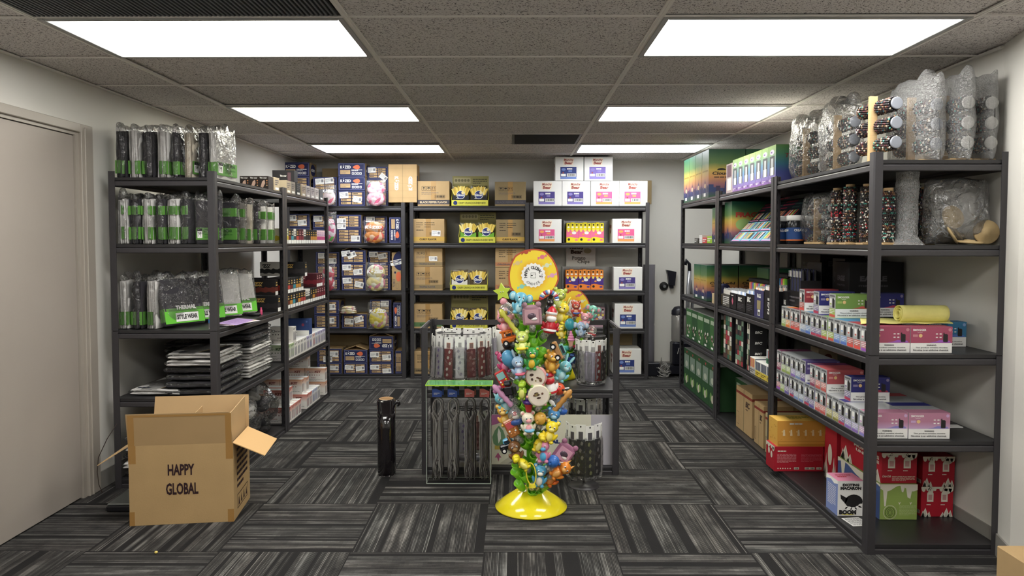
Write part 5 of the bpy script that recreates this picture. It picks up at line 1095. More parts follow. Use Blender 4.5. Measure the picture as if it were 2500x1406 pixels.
def tray_pack(y0, y1, h, label, kind, z=.516, x0=1.60):
    cols = {'yellow': ('#d9c04a', '#55607a', '#3a3f55'), 'pic': ('#b8b4b0', '#c93a4a', '#e0b04a'), 'green': ('#2f6a4a', '#8a9ab0', '#c43a3a')}[kind]
    return boxR(y0, y1, h, .2, z, x0, LAB, lambda t, w, h, d: ([t.rect(w * (.06 + .15 * k), h * .4, w * (.17 + .15 * k), h * .95, ink(cols[1 + k % 2]), .0008) for k in range(6)], t.rect(0, 0, w, h * .38, ink(cols[0]), .0007), t.lines(w * .1, h * .08, w * .9, h * .3, 2, BLK, .001), t.boxfaces(w, d, h, 'right'), t.rect(0, 0, d, h * .38, ink(cols[0]), .0007), t.rect(0, h * .38, d, h * .95, ink('#2f5f45') if kind == 'green' else ink('#6a6f80'), .0007)), 'lighter_tray', label, 'box', 'small trays of lighters')
tray_pack(4.46, 4.56, .10, 'yellow footed tray nearest the post', 'yellow'); tray_pack(4.565, 4.67, .10, 'yellow footed tray, second from the post', 'yellow'); tray_pack(4.675, 4.78, .10, 'yellow footed tray, third from the post', 'yellow')
tray_pack(4.785, 4.89, .11, 'picture tray right of the narrow comic box', 'pic'); tray_pack(4.50, 4.66, .09, 'green sided tray on top of the yellow footed trays', 'green', .6175, 1.63)
boxR(4.50, 4.62, .22, .12, .516, 1.90, mat('picture_card', '#b7a48c', .5), lambda t, w, h, d: (t.boxfaces(w, d, h, 'right'), t.disc(d * .5, h * .75, d * .2, ink('#7a3a2a'), .001, h * .1), t.rect(d * .3, h * .2, d * .7, h * .5, RED, .001)), 'picture_box', 'picture printed box at the back of the fourth shelf', 'box')
boxR(4.66, 4.80, .15, .16, .516, 1.90, ink('#25386f'), None, 'blue_box', 'plain dark blue box at the back of the fourth shelf', 'box')
# ---- brown cartons on the bottom
def a_brown(txt):
    def a(t, w, h, d):
        for sd, W in (('front', w), ('right', d)): t.boxfaces(w, d, h, sd); t.rect(0, h * .84, W, h * .9, ink('#8a3a2e'), .0008); t.rect(W * .48, h * .0, W * .52, h, KRAFT2, .0005)
        t.boxfaces(w, d, h); t.text(txt, w * .62, h * .62, w * .86, h * .76, ink('#4a3a30'), .001, slant=.1, bold=.04) if txt else None; t.lines(w * .62, h * .54, w * .84, h * .6, 1, ink('#6a5540'), .001); t.outline(w * .06, h * .1, w * .2, h * .4, .003, ink('#5a4530'))
    return a
boxR(4.925, 5.28, .305, .42, .046, 1.63, KRAFT, a_brown('BIC'), 'cardboard_carton', 'largest brown carton with a red stripe, bottom of middle unit', 'carton', 'brown striped cartons'); boxR(4.68, 4.86, .28, .40, .046, 1.625, KRAFT, a_brown('BIC'), 'cardboard_carton', 'second brown carton with a red stripe, bottom of middle unit', 'carton', 'brown striped cartons')
boxR(4.47, 4.63, .255, .38, .046, 1.62, mat('greenish_kraft', '#b6a47c', .8), a_brown('NTC'), 'cardboard_carton', 'pale carton with green print, nearest one behind the orange box', 'carton')
# ============================================================ back right corner: vacuum, roll, cables
t = empty('vacuum_cleaner', (1.74, 7.55, 0), 0, 'black vacuum cleaner with a silver pipe behind the far right unit', 'vacuum cleaner'); VB = mat('vacuum_black', '#1a1a22', .35); SIL = mat('brushed_silver', '#9d9da0', .3, metal=.7)
b = MB(); b.prism([(-.13, -.1), (.13, -.1), (.13, .1), (-.13, .1)], .03, .11, VB, 'z'); b.box(-.1, -.08, .11, .1, .08, .36, VB, .02); b.build('body', t)
b = MB(); b.lathe([(.075, .36), (.08, .38), (.08, .62), (.072, .64)], glassy('smoky_cup', (.55, .53, .5), .1, .1, white=.5), 20, (-.02, 0, 0)); b.build('dust_cup', t); b = MB(); b.lathe([(.08, .64), (.078, .68), (.05, .72), (0, .73)], VB, 20, (-.02, 0, 0), cap=False); b.build('cup_lid', t)
b = MB(); b.tube([(.06, .0, .36), (.07, .0, .8), (.08, -.02, 1.10)], .022, SIL, 12); b.build('pipe', t); b = MB(); b.tube([(.08, -.02, 1.10), (.075, -.03, 1.17), (.04, -.04, 1.21), (.03, -.04, 1.16)], .019, VB, 10); b.build('handle', t)
b = MB(); b.tube([(.06, .03, .3), (.12, .06, .5), (.13, .04, .8), (.09, 0, 1.0)], .016, mat('grey_hose', '#77787c', .5), 10); b.build('hose', t)
q = MB(); q.prism([(-.03, 0), (.03, 0), (.045, .14), (.045, .15), (-.06, .17), (-.045, .115)], -.03, .03, VB, 'y'); q.box(-.02, -.02, -.03, .02, .02, 0, VB, .003); tag(q.build('wall_bracket_holder', None, (1.69, 7.79, .93)), 'dark angular holder mounted on the back wall beside the far unit', 'wall holder')
q = MB(); q.lathe([(0, -.05), (.012, -.05), (.022, -.045), (.045, -.012), (.048, -.004), (.048, 0)], mat('black_rubber', '#1e1e1e', .5), 24, (0, 0, 0), 'y', cap=False); q.lathe([(.016, -.052), (.006, -.053)], SIL, 16, axis='y'); tag(q.build('round_wall_knob', None, (1.612, 7.82, .92)), 'round black knob on the white back wall', 'knob')
b = MB(); M_ins = mat('grey_foam_roll', '#77747c', .35, bump=.25, bscale=14, var=.08, spec=.6)
b.lathe([(.058, 0), (.062, .01), (.062, .5), (.059, .52), (.062, .54), (.062, .84), (.06, 1.02), (.064, 1.16)], M_ins, 24); b.lathe([(.064, 1.16), (.03, 1.158), (.03, 1.12), (0, 1.12)], M_ins, 24, cap=False)
tag(b.build('foam_roll', None, (1.43, 7.70, 0)), 'tall grey wrapped foam roll standing by the back wall', 'foam roll')
q = MB(); q.box(-.07, -.05, 0, .07, .05, .14, VB, .008); tag(q.build('power_supply', None, (1.44, 7.52, 0)), 'black power box on the floor at the foot of the foam roll', 'power box')
r = random.Random(3); q = MB(); cb = mat('grey_cable', '#8e8c88', .5)
for i in range(9):
    cx, cy = 1.555 + r.uniform(-.02, .0), 7.45 + r.uniform(-.06, .06); a0 = r.uniform(0, 6); rx, ry = r.uniform(.04, .075), r.uniform(.04, .09); q.tube([(cx + rx * math.cos(a0 + k * .5) * (1 - .01 * k), cy + ry * math.sin(a0 + k * .5), .01 + .012 * i * (1 + .4 * math.sin(k))) for k in range(13)], .004, cb, 5)
q.tube([(1.52, 7.5, .1), (1.52, 7.46, .2), (1.53, 7.5, .16), (1.56, 7.48, .05)], .004, cb, 5)
o = tag(q.build('cable_bundle'), 'tangle of grey cables on the floor in the back right corner', 'cable'); q = MB(); q.tube([(1.6, 7.55, .06), (1.64, 7.55, .08), (1.68, 7.5, .16), (1.70, 7.45, .3)], .004, cb, 5); q.build('loose_cable', o)
# ============================================================ left wall shelves
CW, CD, CG = mat('white_cotton', '#e2dfdc', .9, bump=.15, bscale=60), mat('dark_cotton', '#37353a', .9, bump=.15, bscale=60), mat('grey_cotton', '#8d8984', .9, bump=.15, bscale=60)
CC = mat('cream_cotton', '#d9cfbd', .9, bump=.15, bscale=60); GB = mat('green_print_band', '#5c9440', .5); GBR = mat('bright_green_band', '#68c43a', .45)
FILM3 = glassy('poly_bag_film', alpha=.01, rough=.07, bump=1.0, bscale=20, white=.03, refl=.75)
GARM = {}
def garment(m, band, w, h, th):
    k = (m.name, band, w, h, th)
    if k not in GARM:
        q = MB(); pillow(q, w, h, th, m, len(GARM) * 3, 8, 10, .0015, .16)
        if band:
            for z0, z1 in ((h * .1, h * .38), (h * .66, h * .86)) if band == 'two' else ((h * .08, h * .36),):
                n = 8; e = .0012
                for s_ in (-1, 1): q.add([(-w * .46, s_ * (th / 2 + e), z0), (w * .5, s_ * (th / 2 + e), z0), (w * .5, s_ * (th / 2 + e), z1), (-w * .46, s_ * (th / 2 + e), z1)], [(0, 1, 2, 3) if s_ < 0 else (3, 2, 1, 0)], GB)
                q.box(w * .49, -th / 2 - e, z0, w * .5 + .003, th / 2 + e, z1, GB); q.box(-w * .5 - .003, -th / 2 - e, z0, -w * .49, th / 2 + e, z1, GB)
        GARM[k] = q.mesh('folded_garment')
    return GARM[k]
def clothes_bag(x, y, z, rz, n, m, label, w=.22, h=.245, th=.0125, band='two', lean=0, face=None, seed=0, tip=.05, tilt=0):
    """clear bag of n folded garments standing on edge; the printed face is local -y"""
    t = empty('clothing_bag', (x, y, z + .002), 0, label, 'bag of clothes', 'clear bags of folded clothes', rot=(lean, tilt, rz)); r = random.Random(seed); D = n * th
    for i in range(n):
        o = bpy.data.objects.new('folded_garment', garment(m if not isinstance(m, tuple) else m[i % len(m)], band if r.random() < .55 else '', w, h, round(th * .96, 5))); col.objects.link(o); o.parent = t
        o.location = (r.uniform(-.004, .004), -D / 2 + th * (i + .5), r.uniform(0, .003)); o.rotation_euler = (r.uniform(-.01, .01), r.uniform(-.015, .015), 0)
    if face:
        b = MB(); b.frame((-w / 2, -D / 2 - .002, 0), (1, 0, 0), (0, 0, 1))
        if face == 'thermal':
            b.rect(0, .01, w, h * .30, GBR, 0); b.text('THERMAL', w * .28, h * .33, w * .8, h * .42, LAB, .001, bold=.05); b.rect(w * .26, h * .07, w * .84, h * .26, LAB, .001); b.text('STYLE WEAR', w * .29, h * .12, w * .81, h * .22, BLK, .002, bold=.04)
        else:
            b.rect(0, h * .1, w, h * .38, GB, 0); b.rect(w * .06, h * .14, w * .27, h * .36, LAB, .001); b.text('M', w * .11, h * .17, w * .22, h * .28, BLK, .002); b.rect(w * .06, h * .3, w * .27, h * .36, BLK, .0015)
            b.text('STYLE WEAR', w * .34, h * .28, w * .9, h * .35, ink('#2c5a22'), .001, bold=.04); b.lines(w * .36, h * .13, w * .9, h * .25, 2, ink('#3f7a2c'), .001)
        b.build('printed_label', t)
    b = MB(); pillow(b, w + .022, h + .012, D + .012, FILM3, seed + 50, 16, 18, .007, .17, tip); b.build('clear_bag', t); return t
R90 = PI / 2
X = (-2.235, -2.165, -2.09, -2.015, -1.945, -1.865, -1.79, -1.735); mm = (CD, CW, CD, CW, CD, CC, CD, CW); nn = (5, 5, 5, 5, 4, 4, 4, 4)
wd = ('nearest the door', 'second from the door', 'third from the door', 'fourth from the door', 'fifth from the door', 'sixth from the door', 'seventh from the door', 'at the aisle end')
cn = {CD.name: 'dark', CW.name: 'white', CC.name: 'cream'}
for i, x in enumerate(X): clothes_bag(x, 4.20 + .012 * i, 1.766, R90 + (.0 if i < 5 else -.12), nn[i], mm[i], 'bag of %s folded clothes on the top shelf, %s' % (cn[mm[i].name], wd[i]), band='one' if i != 6 else '', face='style' if i in (5, 7) else None, seed=i, w=.23, h=.265, tilt=0, lean=0)
X2 = (-2.23, -2.155, -2.08, -2.005, -1.93, -1.855); m2 = (CW, CD, CW, CD, CW, CD)
for i, x in enumerate(X2): clothes_bag(x, 4.19, 1.39, R90 - .04 * i, 5, m2[i], 'bag of %s folded clothes on the second shelf, %s' % (cn[m2[i].name], wd[i]), seed=i + 10, w=.22, h=.25)
clothes_bag(-1.755, 4.125, 1.39, .0 + .03, 4, CD, 'dark bag with a green label facing the room, left of the post', face='style', seed=20, w=.13, band='one')
for i, (y, m, n, l) in enumerate(((4.40, CD, 6, 'dark bag just right of the post, second shelf'), (4.52, CG, 4, 'grey faced bag along the aisle, second shelf'), (4.63, CC, 4, 'cream bag along the aisle, second shelf'), (4.76, CD, 5, 'dark bag along the aisle after the cream one, second shelf'), (4.90, CW, 5, 'white bag along the aisle, second from the far post'), (5.04, CW, 5, 'white bag with green label beside the far post, second shelf'))):
    clothes_bag(-1.80, y, 1.39, .06, n, m, l, face='style', seed=30 + i, w=.20, h=.25, band='two' if m is not CC else 'one')
X3 = ((-2.23, CW, 4), (-2.155, CD, 5), (-2.07, CW, 5))
for i, (x, m, n) in enumerate(X3): clothes_bag(x, 4.19, .905, R90 - .05, n, m, 'bag of %s clothes with green top on the third shelf, %s' % (cn[m.name], wd[i]), seed=40 + i, w=.22, h=.27, band='one')
for i, (x, y, rz, m, l) in enumerate(((-1.94, 4.19, 1.02, CD, 'dark leaning bag lettered THERMAL, nearest the camera'), (-1.90, 4.39, 1.0, CD, 'second dark leaning bag lettered THERMAL'), (-1.87, 4.595, .95, CW, 'white leaning bag lettered THERMAL behind the post'), (-1.85, 4.80, .92, CW, 'white leaning bag lettered THERMAL, farthest one'))):
    clothes_bag(x, y, .918, rz, 3, m, l, face='thermal', seed=60 + i, w=.25, h=.27, band='one', lean=-.18)
# small things on the third shelf
t = empty('water_bottle', (-1.735, 4.09, .9065), 0, 'small clear bottle with a blue band by the corner post', 'bottle'); BT = glassy('bottle_plastic', alpha=.12, rough=.05, white=.12)
b = MB(); b.lathe([(.016, 0), (.019, .004), (.019, .03), (.018, .045), (.019, .06), (.017, .075), (.009, .088), (.009, .094)], BT, 18); b.build('body', t); b = MB(); b.lathe([(.0195, .035), (.0195, .055)], ink('#3f7fc0'), 18, cap=False); b.build('label_band', t); b = MB(); b.lathe([(.010, .094), (.010, .105), (0, .106)], LAB, 14, cap=False); b.build('cap', t)
q = MB()
for k in range(4): q.T = Matrix.Translation((0, 0, .004 + .0025 * k)) @ Matrix.Rotation(.09 * k - .1, 4, 'Z') @ Matrix.Rotation(.03 * k, 4, 'Y'); q.box(-.05, -.15, 0, .07, .15, .0008, (LAB, ink('#c9b6d9'), ink('#ecd9b0'), ink('#b79ccf'))[k]); q.frame((-.05, -.15, .0008), (1, 0, 0), (0, 1, 0)); q.lines(.01, .02, .11, .28, 8, ink('#8a5fa8'), .0004, .4, k)
tag(q.build('flyer_fan', None, (-1.715, 4.38, .9055), -.2), 'fanned printed flyers hanging over the shelf edge', 'flyers')
q = MB(); q.ball((0, 0, .013), (.045, .02, .013), CB, 12, 8); q.ball((.03, .02, .012), (.02, .012, .012), CB, 10, 6); tag(q.build('small_black_pouch', None, (-1.755, 4.78, .906)), 'small crumpled black thing on the third shelf', 'pouch')
q = MB(); q.lathe([(.009, 0), (.009, .03), (.006, .034), (.006, .05)], gloss('#d9487a'), 10); tag(q.build('pink_marker', None, (-1.74, 4.90, .906)), 'small pink capped marker on the third shelf', 'marker')
# flat packs of shirts
FP = {}
def flat_pack(x, y, z, rz, m, label, w=.29, l=.40, th=.040, seed=0, logo=False):
    k = (m.name, logo)
    if k not in FP:
        t = empty('shirt_pack', (x, y, z), rz, label, 'folded shirt pack', 'flat packs of folded shirts'); q = MB(); q.T = Matrix.Translation((0, l / 2, th * .72)) @ Matrix.Rotation(PI / 2, 4, 'X'); pillow(q, w, l, th * .46, m, 2, 12, 16, .0012, .14); q.T = Matrix.Translation((0.004, l / 2 - .003, th * .27)) @ Matrix.Rotation(PI / 2, 4, 'X'); pillow(q, w, l, th * .46, m, 5, 12, 16, .0012, .14)
        q.T = None; q.build('folded_shirt', t)
        if logo:
            b = MB(); b.frame((-w / 2, -l / 2, th * .96), (1, 0, 0), (0, 1, 0)); b.poly([(w * .6, l * .04), (w * .97, l * .04), (w * .97, l * .75), (w * .86, l * .75)], BLK, .0006); b.poly([(w * .58, l * .04), (w * .6, l * .04), (w * .86, l * .75), (w * .845, l * .75)], ink('#b79a5a'), .0006)
            b.text('PREMIUM TEE', w * .1, l * .08, w * .5, l * .13, ink('#3a3f55') if m is CW else LAB, .0007, bold=.03) if False else b.lines(w * .08, l * .08, w * .52, l * .13, 1, ink('#3a3f55') if m is CW else LAB, .0007, .8); b.build('printed_card', t)
        b = MB(); b.T = Matrix.Translation((0, l / 2 + .01, th * .5)) @ Matrix.Rotation(PI / 2, 4, 'X'); pillow(b, w + .02, l + .02, th * .94, FILM3, 7, 16, 18, .001, .12); b.T = None; b.build('clear_bag', t); FP[k] = t; return t
    return dup(FP[k], (x, y, z), rz, label)
def fstack(x, y, z0, mats, where, rz=0, th=.0405, seed=0, logos=()):
    r = random.Random(seed); n = len(mats)
    for i, m in enumerate(mats):
        pos = 'topmost' if i == n - 1 else 'lowest' if i == 0 else ('second', 'third', 'fourth', 'fifth', 'sixth', 'seventh', 'eighth')[i - 1] + ' from below'
        flat_pack(x + r.uniform(-.012, .012), y + r.uniform(-.015, .015), z0 + i * th, rz + r.uniform(-.04, .04), m, '%s shirt pack, %s %s' % (('dark' if m is CD else 'white'), pos, where), logo=i in logos)
fstack(-1.87, 4.31, .5165, (CD, CD, CD, CD, CW, CW), 'in the stack behind the near post', .02, seed=1, logos=(2, 5), th=.0425)
fstack(-2.09, 4.30, .516, (CW,), 'lying alone by the wall', .0, seed=2, logos=(0,)); 
fstack(-1.86, 4.82, .516, (CW, CW, CW, CW, CW, CD, CD, CD), 'in the tall stack by the far post', .0, seed=3)
fstack(-2.12, 4.83, .516, (CD, CD, CD, CD, CD, CD), 'in the dark stack by the wall', .0, seed=5)
fstack(-2.13, 4.30, .046, (CD, CW, CD, CW, CD), 'on the bottom shelf behind the open carton', .1, seed=6, th=.05)
def crumple(x, y, z, w, d, h, seed, label, m=FILM3, inner=(CG,), par=None):
    t = empty('crumpled_bag', (x, y, z), 0, label, 'plastic bag', 'crumpled clear bags on the bottom shelf'); r = random.Random(seed); b = MB()
    for k in range(5): b.ball((r.uniform(-w, w) * .22, r.uniform(-d, d) * .25, h * (.22 + .13 * k)), (w * .3, d * .3, h * .1), inner[k % len(inner)], 12, 7, (r.uniform(-15, 15), r.uniform(-15, 15), 0))
    b.build('folded_clothes', t); b = MB(); vs = []; fs = []; n, mm_ = 26, 18
    for i in range(mm_ + 1):
        ph = PI * i / mm_
        for k in range(n):
            a = 2 * PI * k / n; ux, uy, uz = math.sin(ph) * math.cos(a), math.sin(ph) * math.sin(a), -math.cos(ph); f_ = 1 + .32 * noise.noise(V((ux * 2.6 + seed, uy * 2.6, uz * 2.6))) + .16 * noise.noise(V((ux * 7, uy * 7 + seed, uz * 7)))
            vs.append((ux * w / 2 * f_, uy * d / 2 * f_, max(.002, h / 2 + uz * h / 2 * f_)))
    for i in range(mm_):
        for k in range(n): fs.append((i * n + k, i * n + (k + 1) % n, (i + 1) * n + (k + 1) % n, (i + 1) * n + k))
    b.add(vs, fs, m, True); b.build('clear_film', t); return t
crumple(-1.87, 4.74, .046, .30, .36, .32, 3, 'crumpled clear bag of clothes on the bottom shelf right of the open carton', inner=(CG, CW, CD)); crumple(-1.85, 5.08, .046, .28, .22, .36, 9, 'taller crumpled bag near the far post on the bottom shelf', inner=(CD, CG, CD)); crumple(-1.80, 4.30, .30, .3, .36, .13, 14, 'crumpled bag above the carton rim', inner=(CW, CG, CD)) if False else None
crumple(-1.84, 4.30, .046, .28, .36, .36, 17, 'big crumpled bag behind the open carton', inner=(CW, CG, CD))
# door-side cable and scale
q = MB(); q.tube([(-2.245, 4.0, .38), (-2.29, 3.98, .30), (-2.33, 3.96, .20), (-2.335, 3.955, .12), (-2.325, 3.95, .05), (-2.30, 3.94, .006)], .0022, ink('#3a2f2a'), 5); tag(q.build('thin_cable'), 'thin dark cable hanging down beside the door frame', 'cable')
t = empty('floor_scale', (-1.96, 3.79, 0), .05, 'dark floor scale with a grey top partly behind the open carton', 'scale'); b = MB(); b.box(-.17, -.12, .005, .17, .12, .035, CB, .006); b.build('base', t); b = MB(); b.box(-.165, -.115, .036, .165, .115, .046, mat('scale_plate', '#7b7f7c', .35, metal=.4), .004); b.build('plate', t)
# ---- far left unit: kit boxes and bar boxes
def kit_box(c, fc, W=.175, Hh=.118, D=.075, txt='niniKIT', tcol=None):
    t = MB(); t.box(-W / 2, -D / 2, 0, W / 2, D / 2, Hh, LAB, .001); tc = tcol or BLK; top = ramp_mat('kit_fade_' + fc.strip('#'), ((0, '#ece7e2'), (.5, '#ece7e2'), (1, fc)), 0, Hh)
    t.boxfaces(W, D, Hh); t.rect(0, 0, W, Hh, top, .0004); t.text(txt[:4], W * .22, Hh * .66, W * .48, Hh * .78, tc, .001, bold=.0); t.text(txt[4:], W * .5, Hh * .66, W * .8, Hh * .83, tc, .001, bold=.06); t.disc(W * .15, Hh * .73, W * .065, tc, .001, seg=14); t.disc(W * .15, Hh * .73, W * .045, LAB, .0013, seg=14)
    for i in range(6): t.disc(W * (.12 + .12 * i), Hh * .5, W * .025, tc, .001, seg=8)
    t.lines(W * .3, Hh * .25, W * .7, Hh * .3, 1, tc, .001, .7); t.lines(W * .08, Hh * .08, W * .9, Hh * .2, 2, GREYP, .001, .3)
    t.boxfaces(W, D, Hh, 'right'); t.rect(0, 0, D, Hh, top, .0004)
    for k in (0, 1): t.poly([(D * (.12 + .44 * k), Hh * .12), (D * (.42 + .44 * k), Hh * .12), (D * (.42 + .44 * k), Hh * .62), (D * (.27 + .44 * k), Hh * .72), (D * (.12 + .44 * k), Hh * .62)], ink('#9b9a9c'), .001); t.rect(D * (.19 + .44 * k), Hh * .2, D * (.35 + .44 * k), Hh * .55, mat('kit_dev_' + c.strip('#'), c, .4), .0014)
    t.rect(D * .1, Hh * .8, D * .9, Hh * .9, tc, .001) if False else t.lines(D * .1, Hh * .8, D * .9, Hh * .92, 2, tc, .001, .5)
    return t
KB = {}
KC = {'white': ('#8f8f94', '#e6e2dc', None), 'green': ('#7f9a6a', '#a9c48a', '#3f5a34'), 'pink': ('#b98a8a', '#d9705f', '#8a4a44'), 'peach': ('#a98a7a', '#d99a74', '#8a4a44'), 'blue': ('#5a6aa8', '#c9cfe4', '#3a4a8a'), 'violet': ('#6a5a9c', '#b9b2d9', '#3a2f6a'), 'red': ('#b94a5a', '#ecc9c4', '#8a2f3a')}
def kbox(kind, x, y, z, label, rz=0):
    if kind not in KB: a, b_, c_ = KC[kind]; KB[kind] = o = kit_box(a, b_, tcol=ink(c_) if c_ else None).build('kit_box', None, (x, y, z))
    else: o = dup(KB[kind], (x, y, z))
    o.rotation_euler.z = rz; return tag(o, label, 'box', 'small kit boxes')
x0 = -1.785
for i, k in enumerate('green green white white white white violet blue red blue violet violet violet'.split()): kbox(k, x0, 5.36 + .083 * i, .516, '%s small kit box from the near post, lower row of the fourth shelf' % ORD[i])
kbox('white', x0 + .0, 5.50, .6355, 'white kit box standing alone on the row, fourth shelf'); kbox('green', x0 - .19, 5.37, .516, 'green kit box inward of the row, fourth shelf')
for i, y in enumerate((5.90,)): o = boxF(-1.90, -1.70, y, .13, .09, .6355, ink('#2c4378'), lambda t, w, h, d: (t.rect(0, 0, w, h * .3, LAB, .0006), t.lines(w * .1, h * .06, w * .5, h * .22, 2, GREYP, .001), t.disc(w * .75, h * .65, w * .06, ink('#8a3f5a'), .001), t.disc(w * .9, h * .85, w * .04, ink('#5a6fa8'), .001)), 'dark blue box with a white foot on the kit boxes', 'blue_box')
for i, k in enumerate('pink pink pink pink'.split()): kbox(k, x0, 5.36 + .083 * i, .046, '%s pink kit box from the near post, bottom shelf' % ORD[i])
kbox('pink', x0 - .19, 5.36, .046, 'pink kit box inward of the row, bottom shelf'); kbox('pink', x0 - .03, 5.42, .1655, 'pink kit box stacked on the near row, bottom shelf'); kbox('pink', x0 - .04, 5.52, .1655, 'pink kit box behind the stacked one, bottom shelf')
for i, k in enumerate('pink pink blue blue white'.split()): kbox(k, x0 + .0, 5.83 + .083 * i, .046, '%s kit box of the middle group, bottom shelf' % ORD[i])
kbox('peach', x0 - .04, 5.84, .1655, 'peach kit box on the middle group, right'); kbox('peach', x0 - .22, 5.84, .1655, 'peach kit box on the middle group, left'); kbox('peach', x0 - .22, 5.84, .046, 'peach kit box under the left one of the middle group'); kbox('peach', x0 - .03, 5.93, .1655, 'peach kit box behind the right one of the middle group')
for k in range(3): kbox('peach', x0 + .01, 6.36, .046 + .1195 * k, '%s in the far stack of peach kit boxes, bottom shelf' % ('lowest', 'middle', 'topmost')[k]) if k < 2 else None
kbox('peach', x0 - .17, 6.36, .1655, 'peach kit box left of the far stack'); kbox('peach', x0 - .17, 6.36, .046, 'peach kit box under the one left of the far stack'); kbox('peach', x0 - .14, 6.36, .285, 'peach kit box on top behind the fourth shelf beam')
BAR = {'brown': ('#1b1718', '#6a2f26', '#d9b46a'), 'gold': ('#1b1a1c', '#c98a3a', '#e0b04a'), 'red': ('#1f1a1c', '#b8433a', '#d9b46a'), 'teal': ('#1b1d20', '#3f8fa0', '#d9d2c4'), 'white': ('#e4e0d8', '#3a3a3a', '#2a2a2a'), 'maroon': ('#4a1420', '#7a2030', '#d9a0a0'), 'pinkb': ('#e6c9cc', '#b8487a', '#8a5aa8'), 'lime': ('#e9e6c4', '#d9c43a', '#6a8a3a'), 'black': ('#151416', '#2a2628', '#c9a45a')}
BB = {}
def bar_box(kind, x, y, z, label, h=.112):
    a, b_, c_ = BAR[kind]
    if kind not in BB:
        W, D, H_ = .175, .058, .112; t = MB(); t.box(-W / 2, -D / 2, 0, W / 2, D / 2, H_, ink(a), .001); t.boxfaces(W, D, H_)
        t.poly([(0, H_ * .2)] + [(W * i / 10, H_ * (.2 + .04 * math.sin(i * 1.9))) for i in range(1, 10)] + [(W, H_ * .2), (W, H_ * .5)] + [(W * i / 10, H_ * (.5 + .05 * math.sin(i * 2.3))) for i in range(9, 0, -1)] + [(0, H_ * .5)], ink(b_), .0008)
        t.text('FIFTY', W * .12, H_ * .72, W * .5, H_ * .84, ink(c_), .001, bold=.06); t.text('BAR', W * .16, H_ * .58, W * .46, H_ * .7, ink(c_), .001, bold=.06)
        t.boxfaces(W, D, H_, 'right'); t.rect(0, 0, D, H_ * .24, LAB, .0008); t.rect(0, H_ * .26, D, H_ * .52, ink(b_), .0008); t.rect(D * .2, H_ * .6, D * .8, H_ * .68, ink(c_), .0009); t.rect(D * .3, H_ * .76, D * .7, H_ * .84, ink(c_), .0009); BB[kind] = o = t.build('bar_box', None, (x, y, z))
    else: o = dup(BB[kind], (x, y, z))
    return tag(o, label, 'box', 'small printed bar boxes')
for i, k in enumerate('lime brown teal white red maroon maroon white black black gold gold gold pinkb pinkb pinkb pinkb'.split()): bar_box(k, x0, 5.35 + .0645 * i, 1.391, '%s printed bar box from the near post, second shelf' % ORD[i])
for i, k in enumerate('brown gold teal black gold red red white white black gold brown maroon maroon maroon maroon'.split()): bar_box(k, x0 + .005, 5.35 + .067 * i, .906, '%s printed bar box from the near post, third shelf lower row' % ORD[i])
for i, k in enumerate('red brown teal gold gold white'.split()): bar_box(k, x0, 5.38 + .067 * i, 1.0195, '%s printed bar box from the near post, third shelf upper row' % ORD[i])
for i, k in enumerate('brown red'.split()): bar_box(k, x0 - .185, 5.37 + .06 * i, 1.0195, '%s bar box of the inner column, third shelf' % ORD[i])
bar_box('white', x0 + .03, 5.82, 1.0195 + .113 - .113, 'white bar box lying farther along, third shelf') if False else None
for i in range(3): bar_box('maroon', x0, 6.16 + .062 * i, 1.0195, '%s maroon bar box at the far end, third shelf' % ORD[i])
for i, (k, x) in enumerate((('white', -1.93), ('black', -1.75))): bar_box(k, x, 5.70, 1.133, '%s bar box in the top layer of the third shelf' % k)
for i in range(2): bar_box('brown', x0 - .02 - .18 * i, 5.37, .906 - .0 if 0 else .906, 'x') if False else None
for (k, x, y, l) in (('brown', -1.965, 5.17, 'brown bar box standing on the near unit, third shelf, left'), ('black', -1.785, 5.15, 'black bar box lettered in gold on the near unit, third shelf, right'), ('brown', -1.965, 5.10, 'x')):
    if l != 'x': bar_box(k, x, y, .906, l)
bar_box('brown', -1.82, 5.205, 1.0185, 'brown bar box stacked on the two by the post, third shelf')
# black boxes on top of the far left unit
def a_thin(t, w, h, d):
    for k in range(3): u = w * k / 3; t.text('Thin wear', u + w * .03, h * .8, u + w * .28, h * .92, LAB, .001, bold=.03); t.poly([(u + w * .06, h * .2), (u + w * .14, h * .1), (u + w * .22, h * .45), (u + w * .2, h * .7), (u + w * .12, h * .6)], ink('#c9a99a'), .001); [t.disc(u + w * .28, h * (.65 - .18 * j), w * .022, ink(('#c98a5a', '#b9764a', '#e0b48a')[j]), .001, seg=10) for j in range(3)]
boxF(-1.90, -1.70, 4.97, .09, .1, 1.767, ink('#2a2220'), a_thin, 'dark box with three printed panels on top of the near left unit', 'dark_box')
boxF(-1.87, -1.70, 5.55, .09, .09, 1.8635, ink('#1f1d22'), lambda t, w, h, d: (t.text('Thin wear', w * .35, h * .45, w * .65, h * .6, LAB, .001, bold=.03), t.rect(w * .7, h * .1, w * .85, h * .8, ink('#5a4048'), .001)), 'black box stacked on the wrapped boxes on top of the far left unit', 'dark_box')
KFT = mat('wrapped_tan', '#a3957f', .3, spec=.6)
